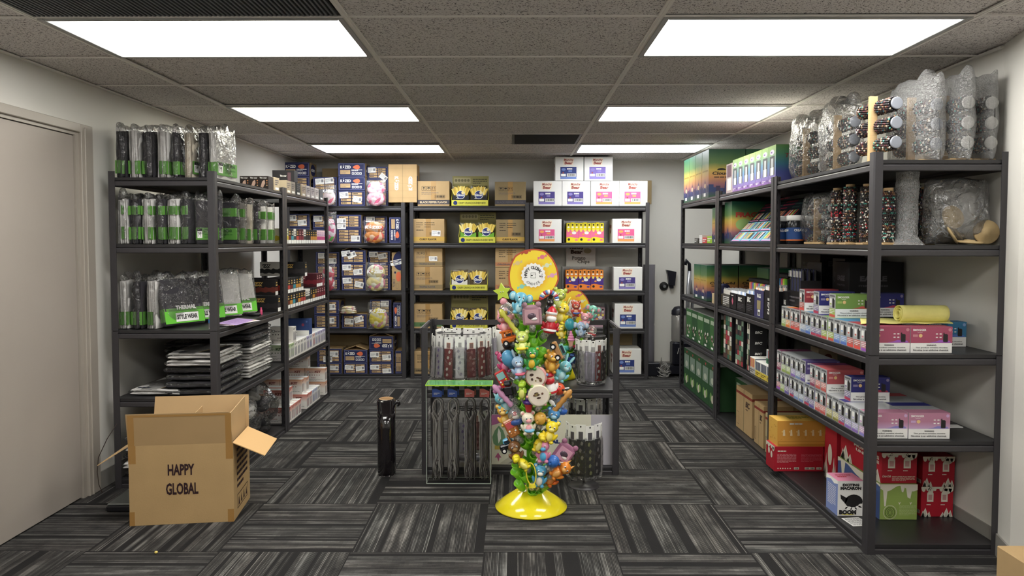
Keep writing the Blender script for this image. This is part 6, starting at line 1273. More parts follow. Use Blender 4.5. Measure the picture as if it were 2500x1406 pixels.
for i, (y, m) in enumerate(((5.09, KFT), (5.36, KFT), (5.47, mat('wrapped_grey', '#77756f', .3, spec=.6)), (5.60, ink('#1f2426')), (5.74, KFT), (5.87, mat('wrapped_silver', '#a9a6aa', .3, spec=.6)), (6.0, mat('wrapped_silver', '#a9a6aa', .3, spec=.6)), (6.13, mat('wrapped_pale', '#c4c0ba', .3, spec=.6)), (6.27, ink('#55585a')))):
    boxF(-1.86, -1.70, y, .094, .11, 1.767, m, lambda t, w, h, d: (t.boxfaces(w, d, h, 'right'), t.rect(d * .2, h * .08, d * .8, h * .24, LAB, .001), t.lines(d * .15, h * .4, d * .85, h * .85, 3, GREYP, .001)), '%s small film wrapped box along the top of the far left unit' % ORD[i], 'wrapped_box', 'box', 'film wrapped boxes')
boxF(-1.98, -1.78, 6.05, .11, .2, 1.0195, NAVY, lambda t, w, h, d: kz_logo(t, w, h), 'navy carton with leaf logo on the far left unit, third shelf', 'navy_carton', 'carton') if False else None
# ============================================================ low rack, cable case, film roll, open carton
U3 = shelf_unit(1.19, .50, (.045, .515), 'low black rack in the middle of the floor behind the toy tree', .89); place_unit(U3, -.565, 4.29, 0)
for (L, ox, oy, rz) in ((.45, .0, .025, PI / 2), (.45, 1.19, .475, -PI / 2), (1.14, 1.165, .5, PI)):
    b = MB(); b.box(0, -.0, .85, L, .012, .885, M_st, .001); b.box(0, -.004, .862, L, 0, .88, M_st); b.build('top_rail', U3, (ox, oy, 0), rz)
# hanging packs: white header card, strap-like goods below, clear sleeve
def hang_pack(c, hdr, pat, seed, L=.26, W=.058, sleeve=True):
    r = random.Random(seed); t = empty('hanging_pack', (0, 0, 0), 0, 'x', 'hanging pack', 'hanging packs on the low rack'); hh = .075
    b = MB(); b.box(-W / 2, -.001, -hh, W / 2, .001, 0, LAB); b.frame((-W / 2, -.001, -hh), (1, 0, 0), (0, 0, 1)); b.disc(W / 2, hh * .88, W * .08, BLK, .0006, seg=8); b.rect(W * .28, hh * .06, W * .72, hh * .55, hdr, .0006); b.bars(W * .32, hh * .1, W * .68, hh * .5, GREYP, .0009, seed, 9); b.build('header_card', t)
    b = MB(); n = 4
    for i in range(n): o = -.004 + i * .0045; b.box(-W * .44 + r.uniform(-.002, .002), o, -L + r.uniform(0, .02), W * .44, o + .003, -hh + .004, c, .001)
    b.frame((-W * .44, -.0045, -L), (1, 0, 0), (0, 0, 1)); H_ = L - hh
    for i in range(5):
        u, v = W * .88 * r.uniform(.25, .75), H_ * (.12 + .19 * i)
        if pat: b.poly([(u - W * .12, v), (u + W * .05, v - .004), (u + W * .16, v + H_ * .05), (u + W * .02, v + H_ * .1), (u - W * .1, v + H_ * .06)], pat, .0008)
    b.build('straps', t)
    if sleeve: b = MB(); b.T = Matrix.Translation((0, .002, -L - .012)); pillow(b, W + .010, L - .05, .026, FILM3, seed, 8, 12, .003, .25); b.T = None; b.build('clear_sleeve', t)
    return t
HPK = [hang_pack(*a) for a in ((ink('#1d1c20'), GREYP, mat('grey_motif', '#8d8a86'), 1), (ink('#dedbe6'), LAB, ink('#9a86c4'), 2), (ink('#7e2a2c'), ink('#c98a74'), ink('#d9c9bd'), 3), (ink('#e4e1e4'), LAB, ink('#a9a4b4'), 4), (ink('#6f2024'), ink('#c98a74'), ink('#9c5a58'), 5), (ink('#d7cfe6'), LAB, None, 6), (ink('#a8322c'), ink('#b87a64'), LAB, 7), (ink('#2a2a1f'), GREYP, ink('#8f9160'), 8))]
CNM = ('black', 'lilac patterned', 'dark red patterned', 'white patterned', 'maroon', 'plain lilac', 'bright red', 'olive and black')
USED = set()
def fan(cx, cy, zt, kinds, rad, a0, a1, where, L=1., tilt=.1, grp=None):
    """packs hung round a small wire carousel, turned outwards"""
    n = len(kinds)
    for i, k in enumerate(kinds):
        a = math.radians(a0 + (a1 - a0) * i / max(1, n - 1)); x, y = cx + rad[0] * math.sin(a), cy - rad[1] * math.cos(a); o = HPK[k]
        if k in USED: o = dup(o)
        USED.add(k); o.location = (x, y, zt - .006 * (i % 2)); o.rotation_euler = (-tilt, 0, a); o.scale = (1, 1, L); tag(o, '%s pack, %s from the left %s' % (CNM[k], (ORD[i] if i else 'first'), where), None, grp or where.strip())
def carousel(x, y, z, h, rr, label):
    t = empty('carousel_stand', (x, y, z), 0, label, 'display stand'); b = MB(); b.lathe([(.09, 0), (.09, .006), (.02, .012), (.008, .02), (.008, h)], M_st, 20); b.build('pole', t); b = MB(); b.tube([(rr[0] * math.cos(k * PI / 12), rr[1] * math.sin(k * PI / 12), h) for k in range(24)], .003, M_st, 6, True)
    for k in range(4): b.tube([(0, 0, h), (rr[0] * math.cos(k * PI / 2), rr[1] * math.sin(k * PI / 2), h)], .003, M_st, 5)
    b.build('ring', t); return t
carousel(-.34, 4.53, .516, .315, (.155, .09), 'small wire carousel on the left of the rack, hung with packs'); carousel(.475, 4.50, .516, .30, (.09, .07), 'small wire carousel on the right of the rack, hung with packs')
fan(-.34, 4.53, .825, (0, 3, 1, 2, 3, 4, 2, 4, 3), (.185, .14), -88, 88, 'of the front row on the left carousel', tilt=.04); fan(-.30, 4.62, .862, (3, 5, 3, 1, 3, 3, 5), (.175, .1), -70, 70, 'of the rear row on the left carousel', tilt=.04)
fan(.475, 4.50, .80, (0, 3, 5, 5, 6, 0, 0), (.095, .085), -70, 75, 'of the right carousel', tilt=-.03); fan(.445, 4.57, .42, (7, 0, 3, 3), (.10, .09), -60, 60, 'of the low rear cluster', L=1.0, tilt=.02)
carousel(.395, 4.10, 0, .325, (.085, .06), 'small carousel standing on the carpet in front of the rack'); fan(.395, 4.10, .375, (3, 0, 0, 7, 0, 3), (.10, .085), -75, 75, 'of the carousel on the carpet', L=1.16, tilt=.0)
carousel(.445, 4.57, .046, .37, (.085, .06), 'carousel on the bottom shelf of the rack')
fan(-.28, 4.50, .36, (3, 1, 4, 3), (.13, .08), -50, 50, 'behind the cable case', tilt=.02); carousel(-.28, 4.50, .046, .31, (.11, .06), 'carousel on the bottom shelf behind the cable case')
# folded paper packets lying on top of the left cluster
for i, (x, y, z, rz) in enumerate(((-.43, 4.66, .78, .1), (-.25, 4.67, .785, -.05), (-.05, 4.66, .78, .06))):
    b = MB(); pillow(b, .18, .1, .07, mat('white_wrap', '#dedcd8', .4, bump=.5, bscale=25), i, 12, 8, .004, .3); tag(b.build('white_packet', None, (x, y, z - .26), rz), ('leftmost', 'middle', 'right')[i] + ' white wrapped packet standing at the back of the rack', 'packet', 'white packets at the back of the rack').scale.z = 3.2
# printed board on the bottom shelf
W, H_ = .74, .305; t = MB(); t.box(0, 0, 0, W, .006, H_, mat('board_cream', '#d9d6c4', .6), .001); t.frame((0, 0, 0), (1, 0, 0), (0, 0, 1))
t.poly([(W * .0, H_), (W * .0, H_ * .78), (W * .08, H_ * .84), (W * .3, H_ * .8), (W * .3, H_)], ink('#b06a9c')); t.poly([(.035, H_ * .36), (.075, H_ * .40), (.085, H_ * .55), (.072, H_ * .68), (.045, H_ * .78), (.02, H_ * .68), (.005, H_ * .55), (.012, H_ * .42)], ink('#6f9474')); t.poly([(.043, H_ * .42), (.058, H_ * .52), (.056, H_ * .64), (.043, H_ * .73), (.036, H_ * .6)], LAB, .001); t.rect(.02, H_ * .3, .065, H_ * .38, ink('#c9b05a'))
t.text('HAPPY GLOBAL', .09, H_ * .42, .42, H_ * .5, ink('#24346a'), .001, bold=.08); t.poly([(.02, H_ * .14), (.04, H_ * .24), (.06, H_ * .14), (.048, H_ * .14), (.044, H_ * .06), (.034, H_ * .14)], ink('#b8608c')); t.poly([(.05, H_ * .02), (.11, H_ * .16), (.16, H_ * .02)], ink('#b9b5a4')); t.poly([(.10, H_ * .02), (.17, H_ * .18), (.19, H_ * .02)], ink('#a9a79a')); t.disc(.11, H_ * .16, .006, ink('#b8485a'), .001); t.rect(W * .82, 0, W, H_, mat('board_grey', '#b8b4bc', .6), .0004)
tag(t.build('printed_board', None, (-.145, 4.34, .047), rot=(-.04, 0, 0)), 'cream printed board leaning on the bottom shelf of the low rack', 'board')
# acrylic case of charging cables
AC = glassy('clear_acrylic', alpha=.0, rough=.02, white=.0, refl=.5); ACG = glassy('green_acrylic', (.35, 1., .42), .03, .05, white=.65); ACE = mat('acrylic_edge', '#b9c4b8', .2); GE = mat('neon_edge', '#b4e04a', .3)
x0, x1, y0, y1, zt = -.515, -.143, 4.125, 4.235, .575
t = empty('cable_display_case', ((x0 + x1) / 2, (y0 + y1) / 2, 0), 0, 'clear acrylic case with a neon green top holding charging cables', 'display case'); w, d = (x1 - x0) / 2, (y1 - y0) / 2
b = MB(); b.box(-w, -d, 0, w, -d + .003, zt, AC); b.box(-w, d - .003, 0, w, d, zt, AC); b.box(-w, -d + .003, 0, -w + .003, d - .003, zt, AC); b.box(w - .003, -d + .003, 0, w, d - .003, zt, AC); b.build('clear_walls', t)
b = MB()
for sx in (-1, 1): b.box(sx * w - .0015, -d - .0015, 0, sx * w + .0015, -d + .0015, zt, ACE)
b.box(-w, -d - .0015, 0, w, -d + .0015, .003, ACE); b.box(-w, d - .0015, 0, w, d + .0015, .003, ACE)
for sx in (-1, 1): b.box(sx * w - .0015, -d, 0, sx * w + .0015, d, .003, ACE)
b.build('edges', t); b = MB(); b.box(-w - .003, -d - .01, zt, w + .01, d + .02, zt + .005, ACG, .0005); b.build('green_top', t)
b = MB()
for bx in ((-w - .004, -d - .0115, w + .011, -d - .009), (-w - .004, d + .0195, w + .011, d + .0215), (-w - .0045, -d - .01, -w - .002, d + .02), (w + .009, -d - .01, w + .0115, d + .02)): b.box(bx[0], bx[1], zt - .0005, bx[2], bx[3], zt + .0055, GE)
b.build('neon_rim', t)
CAB = mat('braided_cable', '#b3afab', .5, bump=.4, bscale=600); CABD = mat('black_cable', '#55504f', .45)
def cable_pack(c, seed):
    t = empty('cable_pack', (0, 0, 0), 0, 'x', 'cable pack', 'charging cable packs in the clear case'); r = random.Random(seed); b = MB()
    b.prism([(-.029, -.055), (-.026, -.065), (.026, -.065), (.029, -.055), (.029, .0), (.024, .006), (-.024, .006), (-.029, .0)], -.001, .001, CB, 'y'); b.frame((-.029, -.001, -.065), (1, 0, 0), (0, 0, 1)); b.poly([(.001, .002), (.057, .002), (.057, .036), (.022, .052), (.001, .05)], c, .0006); b.lines(.01, .014, .045, .028, 2, LAB, .001, .4, seed); b.rect(.016, .061, .042, .067, FOIL, .0008); b.build('header_card', t); q = MB()
    for i in range(14):
        s_ = r.uniform(-1, 1); top = .031 + .007 * abs(s_); pts = []; L_ = r.uniform(.34, .42); x_ = s_ * .023; yo = r.uniform(-.008, .008)
        for k in range(9): a = PI * k / 8; pts.append((-math.cos(a) * top * (.7 + .3 * math.sin(a)), yo, -.072 - .075 + .072 * math.sin(a)))
        def leg(sg): return [(sg * top * f + x_ * (1 - f), yo + .001 * sg, -.147 - L_ * g) for f, g in ((.8, .03), (.35, .13), (.25, .2), (.4, .4), (.35, .6), (.25, .75), (.5, .88), (.35, .97))]
        lp = leg(-1); rp = leg(1); q.tube(lp[::-1] + pts + rp, .0026, CAB if i % 3 else CABD, 5)
    for z_ in (-.205, -.44): q.lathe([(.012, 0), (.0125, .004), (.012, .008)], CABD, 12, (0, 0, z_))
    q.build('cable_coil', t); q = MB()
    for k in range(4): q.box(-.02 + .011 * k, -.004, -.53 + .006 * (k % 2), -.013 + .011 * k, .003, -.505, CABD, .001)
    q.build('plugs', t); return t
p1, p2 = cable_pack(ink('#3a56a8'), 1), cable_pack(ink('#d9706c'), 2)
for i, (px, pk) in enumerate(((1065, p1), (1103, p1), (1145, p2), (1182, p2))):
    o = pk if i in (0, 2) else dup(pk); o.location = ((px - 1258) / 1758 * 4.16, 4.165, .563); o.rotation_euler = (0, 0, (.05, -.04, .03, -.06)[i]); tag(o, ('leftmost charging cable pack with a blue card', 'second charging cable pack with a blue card', 'third charging cable pack with a red card', 'rightmost charging cable pack with a red card')[i])
    for j in (1,): c = dup(pk, (o.location.x + .008, 4.165 + .035 * j, .566)); tag(c, 'charging cable pack hanging behind the ' + ('leftmost', 'second', 'third', 'rightmost')[i] + ' one')
# black stretch-film roll
t = empty('stretch_film_roll', (-.778, 4.30, 0), 0, 'black stretch film roll standing upright on the carpet', 'film roll'); FB = mat('black_stretch_film', '#171316', .12, spec=.7, bump=.12, bscale=20, coat=.5); zt = aY(940, 972, 4.30)[1]
b = MB(); b.lathe([(.050, .004), (.055, .012), (.055, .1), (.0545, .28), (.0555, .45), (.0545, zt - .02), (.052, zt - .004), (.04, zt - .002)], FB, 36, cap=False); b.lathe([(.053, .0), (.05, .004)], FB, 36); b.build('film', t)
b = MB(); b.lathe([(.037, zt - .02), (.037, zt), (.042, zt), (.042, zt - .02)], mat('card_core', '#b8946a', .8), 30, cap=False); b.lathe([(.042, .0), (.042, zt - .004)], mat('core_inside', '#7a5a3c', .9), 30, cap=False); b.build('cardboard_core', t); b = MB(); b.tube([(.05, 0, zt - .03), (.07, -.0, zt - .02), (.078, .0, zt - .035), (.068, .005, zt - .05)], [.012, .014, .01, .005], FB, 8); b.build('loose_film_tail', t)
# ---- open carton lettered HAPPY GLOBAL
CK = mat('carton_kraft', '#b29468', .75, var=.05, vscale=6, bump=.05, bscale=150, spec=.25); CKI = mat('carton_inside', '#c4a478', .8, var=.05, vscale=6); TP = mat('clear_tape', '#9f7844', .22, spec=.6); HB = mat('carton_ink', '#2a1219', .6)
fx, fy, ang = -1.906, 3.49, math.atan2(.065, .492); W, D = .497, .34; Hc = .40; t4 = .005
t = empty('open_carton', (fx, fy, 0), ang, 'large open brown cardboard carton with black lettering, flaps up, on the carpet', 'carton')
b = MB(); b.box(0, 0, 0, W, t4, Hc, CK, .001); b.box(0, D - t4, 0, W, D, Hc, CKI, .001); b.box(0, t4, 0, t4, D - t4, Hc, CKI, .001); b.box(W - t4, t4, 0, W, D - t4, Hc, CK, .001); b.box(t4, t4, .001, W - t4, D - t4, .006, CKI)
b.frame((0, 0, 0), (1, 0, 0), (0, 0, 1)); b.text('HAPPY', W * .37, Hc * .615, W * .625, Hc * .755, HB, .001, bold=.035); b.text('GLOBAL', W * .35, Hc * .37, W * .66, Hc * .52, HB, .001, bold=.035)
b.frame((W, 0, 0), (0, 1, 0), (0, 0, 1)); b.lines(D * .2, Hc * .35, D * .85, Hc * .9, 7, HB, .001, .5, 4); b.outline(D * .2, Hc * .1, D * .85, Hc * .28, .004, HB)
for k in range(4): b.poly([(D * (.26 + .15 * k), Hc * .13), (D * (.34 + .15 * k), Hc * .13), (D * (.30 + .15 * k), Hc * .24)], HB, .001)
b.build('body', t)
for u0, u1, v0, v1 in ((0, .035, Hc - .09, Hc), (W - .035, W, Hc - .08, Hc), (0, .025, 0, .07), (W - .03, W, 0, .065)): b = MB(); b.frame((0, 0, 0), (1, 0, 0), (0, 0, 1)); b.rect(u0, v0, u1, v1, TP, .0009); b.build('tape', t)
def flap(name, o, L, Wf, ax, angd, m1=CK, tape=False, skew=0):
    """panel hinged at o; local x runs along the hinge, local z is the free direction"""
    q = MB(); q.prism([(0, 0), (L, 0), (L - .006 + skew, Wf), (.004 + skew, Wf)], -.002, .002, m1, 'y')
    if tape: q.frame((0, -.002, 0), (1, 0, 0), (0, 0, 1)); q.rect(0, 0, .03, Wf * .97, TP, .0008); q.rect(L - .035, 0, L - .006, Wf * .97, TP, .0008); q.rect(.03, Wf * .9, L - .035, Wf * .965, TP, .0008)
    e = q.build(name, t, o); e.rotation_euler = (math.radians(angd), 0, ax); return e
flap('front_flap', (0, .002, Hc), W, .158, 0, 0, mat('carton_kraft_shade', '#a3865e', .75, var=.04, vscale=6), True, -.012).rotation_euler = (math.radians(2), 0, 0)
flap('rear_flap', (W, D - .002, Hc), W, .17, PI, 8, CKI)
flap('left_flap', (.002, D, Hc), D, .175, -PI / 2, 122, CKI)
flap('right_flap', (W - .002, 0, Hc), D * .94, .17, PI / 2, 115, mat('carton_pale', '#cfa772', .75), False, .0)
b = MB(); b.prism([(.006, Hc - .02), (D - .006, Hc - .02), (D - .012, Hc + .165), (.02, Hc + .145)], W - .02, W - .016, CKI, 'x'); b.build('right_liner', t)
b = MB(); b.prism([(.006, Hc - .02), (D - .006, Hc - .02), (D - .02, Hc + .12), (.02, Hc + .10)], W * .52, W * .527, CKI, 'x'); b.build('divider', t)
# corner of a brown carton at the lower right of the picture
b = MB(); b.box(-.115, -.165, 0, .115, .165, .22, KRAFT, .003); b.boxfaces(.23, .33, .22, 'top'); b.rect(0, .14, .23, .18, TAPE); tag(b.build('cardboard_carton', None, (1.997, 2.615, 0)), 'brown carton on the carpet at the lower right corner of the view', 'carton')
q = MB(); q.ball((0, 0, .006), (.008, .007, .006), mat('yellow_bead', '#d9c46a', .4), 10, 6); tag(q.build('small_crumb', None, (-1.62, 3.20 - .02, .0)), 'tiny yellow crumb on the carpet in front of the open carton', 'crumb')
# ============================================================ toy tree
LIME, LIM2, YCO = gloss('#86cc34'), gloss('#6cb52a'), mat('yellow_cone', '#f0df24', .18, spec=.5, coat=.6)
CLR = glassy('clear_tube', alpha=.06, rough=.05, white=.18); CAN = candy_mat('mixed_candy', '#e9e2d6', '#b9b4b0', '#8c8a90', 160)
def G(c): return gloss(c)
EYE, EYW = G('#16161a'), G('#f4f2ee')
def face(q, c, r, sc=1.):
    x, y, z = c
    for s_ in (-1, 1): q.ball((x + s_ * r * .38, y - r * .86, z + r * .12), (r * .17, r * .1, r * .2), EYW, 8, 6); q.ball((x + s_ * r * .36, y - r * .95, z + r * .12), (r * .1, r * .06, r * .13), EYE, 8, 5)
    q.ball((x, y - r * .95, z - r * .18), (r * .09, r * .08, r * .07), EYE, 6, 5)
def t_animal(c1, c2, c3, ears='round', bowl=None):
    b, h, e = MB(), MB(), MB(); b.ball((0, 0, .022), (.021, .018, .024), c1, 14, 10); b.ball((0, -.012, .022), (.013, .009, .017), c2, 10, 8)
    for s_ in (-1, 1): b.ball((s_ * .021, -.006, .026), (.007, .007, .015), c1, 8, 6, (0, s_ * 25, 0)); b.ball((s_ * .012, -.008, .004), (.009, .011, .007), c1, 8, 6)
    h.ball((0, -.002, .060), (.024, .021, .022), c1, 16, 11); h.ball((0, -.020, .053), (.011, .008, .008), c2, 10, 7); face(h, (0, -.002, .060), .022)
    for s_ in (-1, 1):
        if ears == 'round': e.ball((s_ * .019, 0, .078), (.009, .005, .009), c1, 10, 7); e.ball((s_ * .019, -.004, .078), (.005, .003, .005), c2, 8, 6)
        elif ears == 'long': e.ball((s_ * .012, .002, .092), (.006, .004, .018), c1, 10, 8, (0, s_ * 12, 0)); e.ball((s_ * .012, -.002, .092), (.003, .002, .013), c2, 8, 6, (0, s_ * 12, 0))
        elif ears == 'big': e.ball((s_ * .031, .004, .062), (.014, .004, .017), c1, 12, 8); e.ball((s_ * .031, .0, .062), (.009, .003, .012), c2, 10, 7)
        elif ears == 'horn': e.lathe([(.005, 0), (.0, .018)], c2, 8, (s_ * .012, 0, .078), cap=False)
        elif ears == 'mane': [e.ball((.026 * math.cos(k * .8), .004, .060 + .026 * math.sin(k * .8)), .008, c2, 8, 6) for k in range(4 * (s_ > 0), 4 + 4 * (s_ > 0))]
    if ears == 'big': h.tube([(0, -.02, .056), (0, -.032, .048), (0, -.034, .036), (0, -.04, .03)], [.006, .005, .004, .004], c1, 8)
    P = [('body', b), ('head', h), ('ears', e)]
    if bowl: k = MB(); k.lathe([(.004, -.004), (.016, -.002), (.02, .005), (.018, .005), (.0, .003)], bowl, 16, (0, -.03, .018), cap=False); P.append(('bowl', k))
    return P
def t_drum(c1, c2, c3):
    b, f = MB(), MB(); b.lathe([(.036, -.009), (.041, -.007), (.041, .007), (.036, .009)], c1, 28, (0, 0, .045), 'y')
    for k in range(6): a = k * PI / 3; b.ball((.042 * math.cos(a), 0, .045 + .042 * math.sin(a)), (.006, .009, .006), (c2, c3)[k % 2], 8, 6)
    f.lathe([(.0355, -.0102), (.0, -.0105)], LAB if c3 is None else mat('pale_drum_skin', '#e9dccb', .5), 28, (0, 0, .045), 'y', cap=False); f.frame((-.036, -.0108, .009), (1, 0, 0), (0, 0, 1)); r = random.Random(int(c1.name[-3:], 16) if False else len(c1.name) * 7)
    for k in range(7): f.disc(.036 + r.uniform(-.017, .017), .036 + r.uniform(-.017, .017), r.uniform(.003, .009), (ink('#4a352c'), ink('#8a7a4a'), ink('#6a4a3a'))[k % 3], .0006 + .0001 * k, r.uniform(.002, .006), 8)
    return [('rim', b), ('printed_skin', f)]
def t_mirror(c1, c2, c3):
    b, f = MB(), MB(); b.box(-.036, -.006, .006, .036, .006, .07, c1, .005); b.ball((0, 0, .068), (.034, .006, .014), c1, 16, 8)
    for s_ in (-1, 1): b.ball((s_ * .026, 0, .082), (.011, .006, .011), c1, 12, 8)
    f.box(-.027, -.0085, .014, .027, -.006, .064, c2, .002); f.ball((0, -.009, .04), (.016, .003, .012), mat('smoky_mirror', '#6a5a66', .15, metal=.5), 14, 8); f.ball((.008, -.0095, .03), (.012, .002, .006), LAB, 10, 6); return [('frame', b), ('mirror_face', f)]
def t_car(c1, c2, c3):
    b, c, w_ = MB(), MB(), MB(); b.box(-.036, -.014, .010, .036, .014, .032, c1, .005); c.box(-.018, -.012, .032, .020, .012, .050, c2, .004); c.box(-.014, -.0125, .036, .016, -.0118, .046, mat('toy_window', '#2a3540', .2))
    P = [('body', b), ('cabin', c)]
    for sx in (-1, 1):
        for sy in (-1, 1): w_ = MB(); w_.lathe([(.011, -.005), (.012, 0), (.011, .005)], EYE, 16, axis='y'); w_.lathe([(.006, -.0056), (.0, -.006)], EYW, 12, axis='y', cap=False); w_.lathe([(.006, .0056), (.0, .006)], EYW, 12, axis='y', cap=False); P.append(('wheel', w_, (sx * .022, sy * .017, .012)))
    return P
def t_truck(c1, c2, c3):
    P = t_car(c1, c2, c3); g = MB()
    for k in range(3): g.box(-.03 + k * .016, -.0125, .034, -.02 + k * .016, .0125, .058, c2 if k % 2 else c1, .002)
    g.box(-.036, -.0125, .052, .014, .0125, .058, c1, .002); P.append(('cargo_frame', g)); return P
def t_console(c1, c2, c3):
    b, s_, k = MB(), MB(), MB(); b.box(-.022, -.008, .008, .022, .008, .078, c1, .005); s_.box(-.016, -.0095, .044, .016, -.0075, .070, c2, .001)
    for i, (x, z) in enumerate(((-.010, .026), (.010, .03), (.004, .022), (-.012, .036), (.012, .038))): k.ball((x, -.009, z), (.004, .003, .004), (c3, EYW)[i % 2], 8, 6)
    return [('body', b), ('screen', s_), ('buttons', k)]
def t_wand(c1, c2, c3):
    b = MB(); b.lathe([(.009, 0), (.011, .01), (.008, .02), (.011, .035), (.008, .045), (.012, .06), (.008, .072), (.013, .09), (.006, .105), (0, .108)], c1, 14, cap=False)
    for s_ in (-1, 1): b.ball((s_ * .012, 0, .084), (.007, .005, .008), c2, 8, 6)
    return [('body', b)]
def t_fan(c1, c2, c3):
    P = t_animal(c1, c3, c2, 'round'); f = MB(); 
    for k in range(3): a = k * 2 * PI / 3 + .4; f.ball((.017 * math.cos(a), -.004, .092 + .017 * math.sin(a)), (.015, .002, .008), c2, 10, 6, (0, -math.degrees(a), 0))
    f.ball((0, -.007, .092), .005, c3, 8, 6); P.append(('propeller', f)); return P
def t_ball(c1, c2, c3):
    b = MB(); b.ball((0, 0, .03), .024, c1, 16, 11); [b.ball((.024 * math.cos(k * 1.3) * .8, -.0205 + .003 * (k % 2), .03 + .012 * math.sin(k * 2.1)), (.005, .003, .005), c2, 8, 6) for k in range(4)]
    r = MB(); r.tube([(-.05, 0, .015), (-.02, 0, .028), (.04, .0, .035)], .0028, EYW, 6); return [('ball', b), ('rod', r)]
def t_santa(c1, c2, c3):
    b, h = MB(), MB(); b.lathe([(.020, 0), (.026, .01), (.022, .035), (.012, .048)], c1, 18); b.lathe([(.0265, .008), (.027, .012), (.0255, .016)], c2, 18, cap=False)
    for s_ in (-1, 1): b.ball((s_ * .025, -.004, .028), (.008, .008, .014), c1, 8, 6, (0, s_ * 20, 0)); b.ball((s_ * .029, -.006, .016), .006, c3, 8, 6)
    h.ball((0, 0, .062), (.022, .020, .020), mat('toy_skin', '#d9a586', .4), 14, 10); h.ball((0, -.010, .054), (.020, .014, .014), c2, 12, 8); face(h, (0, .002, .064), .019); k = MB(); k.lathe([(.021, .070), (.023, .074), (.021, .079)], c2, 16, cap=False); k.lathe([(.020, .078), (.014, .092), (.004, .1), (0, .101)], c3, 14, cap=False); k.ball((.006, 0, .102), .006, c2, 8, 6); return [('body', b), ('head', h), ('hat', k)]
def t_dome(c1, c2, c3):
    b, g = MB(), MB(); b.lathe([(.022, 0), (.028, .006), (.028, .016), (.024, .02)], c1, 22); b.ball((0, 0, .026), (.014, .014, .008), c2, 12, 8); b.ball((0, 0, .038), (.009, .008, .010), c3, 10, 8); g.ball((0, 0, .034), (.028, .028, .028), CLR, 20, 14); return [('base', b), ('clear_dome', g)]
def t_ring(c1, c2, c3):
    b = MB(); b.tube([(.018 * math.cos(k * PI / 10), 0, .05 + .042 * math.sin(k * PI / 10)) for k in range(20)], .0026, c1, 8, True); b.lathe([(.014, 0), (.012, .012)], c1, 12); return [('loop', b)]
def t_dino(c1, c2, c3):
    b, h = MB(), MB(); b.ball((0, 0, .024), (.017, .02, .026), c1, 14, 10); b.ball((0, -.014, .022), (.011, .008, .018), c2, 10, 8); b.tube([(0, .012, .012), (0, .03, .008), (0, .042, .014)], [.010, .006, .002], c1, 8)
    for s_ in (-1, 1): b.ball((s_ * .014, -.012, .028), (.004, .008, .004), c1, 8, 6); b.ball((s_ * .010, -.004, .003), (.008, .012, .006), c1, 8, 6)
    h.ball((0, -.006, .060), (.015, .018, .014), c1, 12, 9); h.ball((0, -.024, .056), (.012, .014, .009), c1, 12, 8); face(h, (0, .0, .062), .016); k = MB(); [k.lathe([(.005, 0), (0, .010)], c3, 6, (0, .012 + .004 * i, .066 - .014 * i), cap=False) for i in range(4)]; return [('body', b), ('head', h), ('crest', k)]
def t_egg(c1, c2, c3):
    b = MB(); b.ball((0, 0, .036), (.027, .027, .034), c1, 18, 12); k = MB(); k.lathe([(.012, .0), (.014, .006)], c2, 14); return [('shell', b), ('cap', k)]
def t_star(c1, c2, c3):
    b = MB(); pts = [((.036 if k % 2 == 0 else .018) * math.cos(PI / 2 + k * PI / 5), .05 + (.036 if k % 2 == 0 else .018) * math.sin(PI / 2 + k * PI / 5)) for k in range(10)]; b.prism(pts[::-1], -.008, .008, c1, 'y'); f = MB(); f.ball((0, 0, .014), (.015, .012, .016), c2, 12, 8); face(f, (0, 0, .05), .012); return [('star', b), ('figure', f)]
def t_cone(c1, c2, c3):
    b, k = MB(), MB(); b.lathe([(.010, 0), (.014, .02), (.018, .03)], c2, 14); [k.ball((0, 0, .036 + .013 * i), (.022 - .005 * i, .022 - .005 * i, .010), c1, 14, 8) for i in range(4)]; return [('cone', b), ('swirl', k)]
def t_cane(c1, c2, c3):
    b = MB(); pts = [(.03 * math.cos(PI * (1 - k / 12)), 0, .06 + .03 * math.sin(PI * k / 12)) for k in range(13)]
    for k in range(12): b.tube([pts[k], pts[k + 1]], .009, (c1, c2, EYW)[k % 3], 10)
    c = MB(); c.ball((0, -.004, .022), (.016, .014, .026), c3, 12, 9); c.ball((.004, -.008, .052), (.015, .013, .013), c3, 12, 8); [c.lathe([(.005, 0), (0, .014)], c3, 6, (.004 + s_ * .009, -.008, .06), cap=False) for s_ in (-1, 1)]; face(c, (.004, -.008, .052), .014); return [('striped_arch', b), ('figure', c)]
def t_bow(c1, c2, c3):
    b = MB(); [b.ball((s_ * .018, 0, .04), (.019, .009, .014), c1, 12, 8, (0, s_ * 20, 0)) for s_ in (-1, 1)]; b.ball((0, -.006, .04), .008, c2, 10, 7); [b.ball((s_ * .009, 0, .018), (.007, .005, .018), c1, 10, 7, (0, s_ * 18, 0)) for s_ in (-1, 1)]; return [('bow', b)]
def t_robot(c1, c2, c3):
    b, h = MB(), MB(); b.box(-.016, -.012, .014, .016, .012, .046, c1, .003); h.box(-.013, -.011, .05, .013, .011, .07, c1, .003); h.box(-.010, -.0125, .056, .010, -.0108, .064, c2)
    P = [('body', b), ('head', h)]
    for s_ in (-1, 1): a = MB(); a.box(s_ * .023 - .005, -.006, .016, s_ * .023 + .005, .006, .044, c1, .002); a.box(s_ * .009 - .006, -.010, 0, s_ * .009 + .006, .008, .013, c3, .002); P.append(('limb', a))
    return P
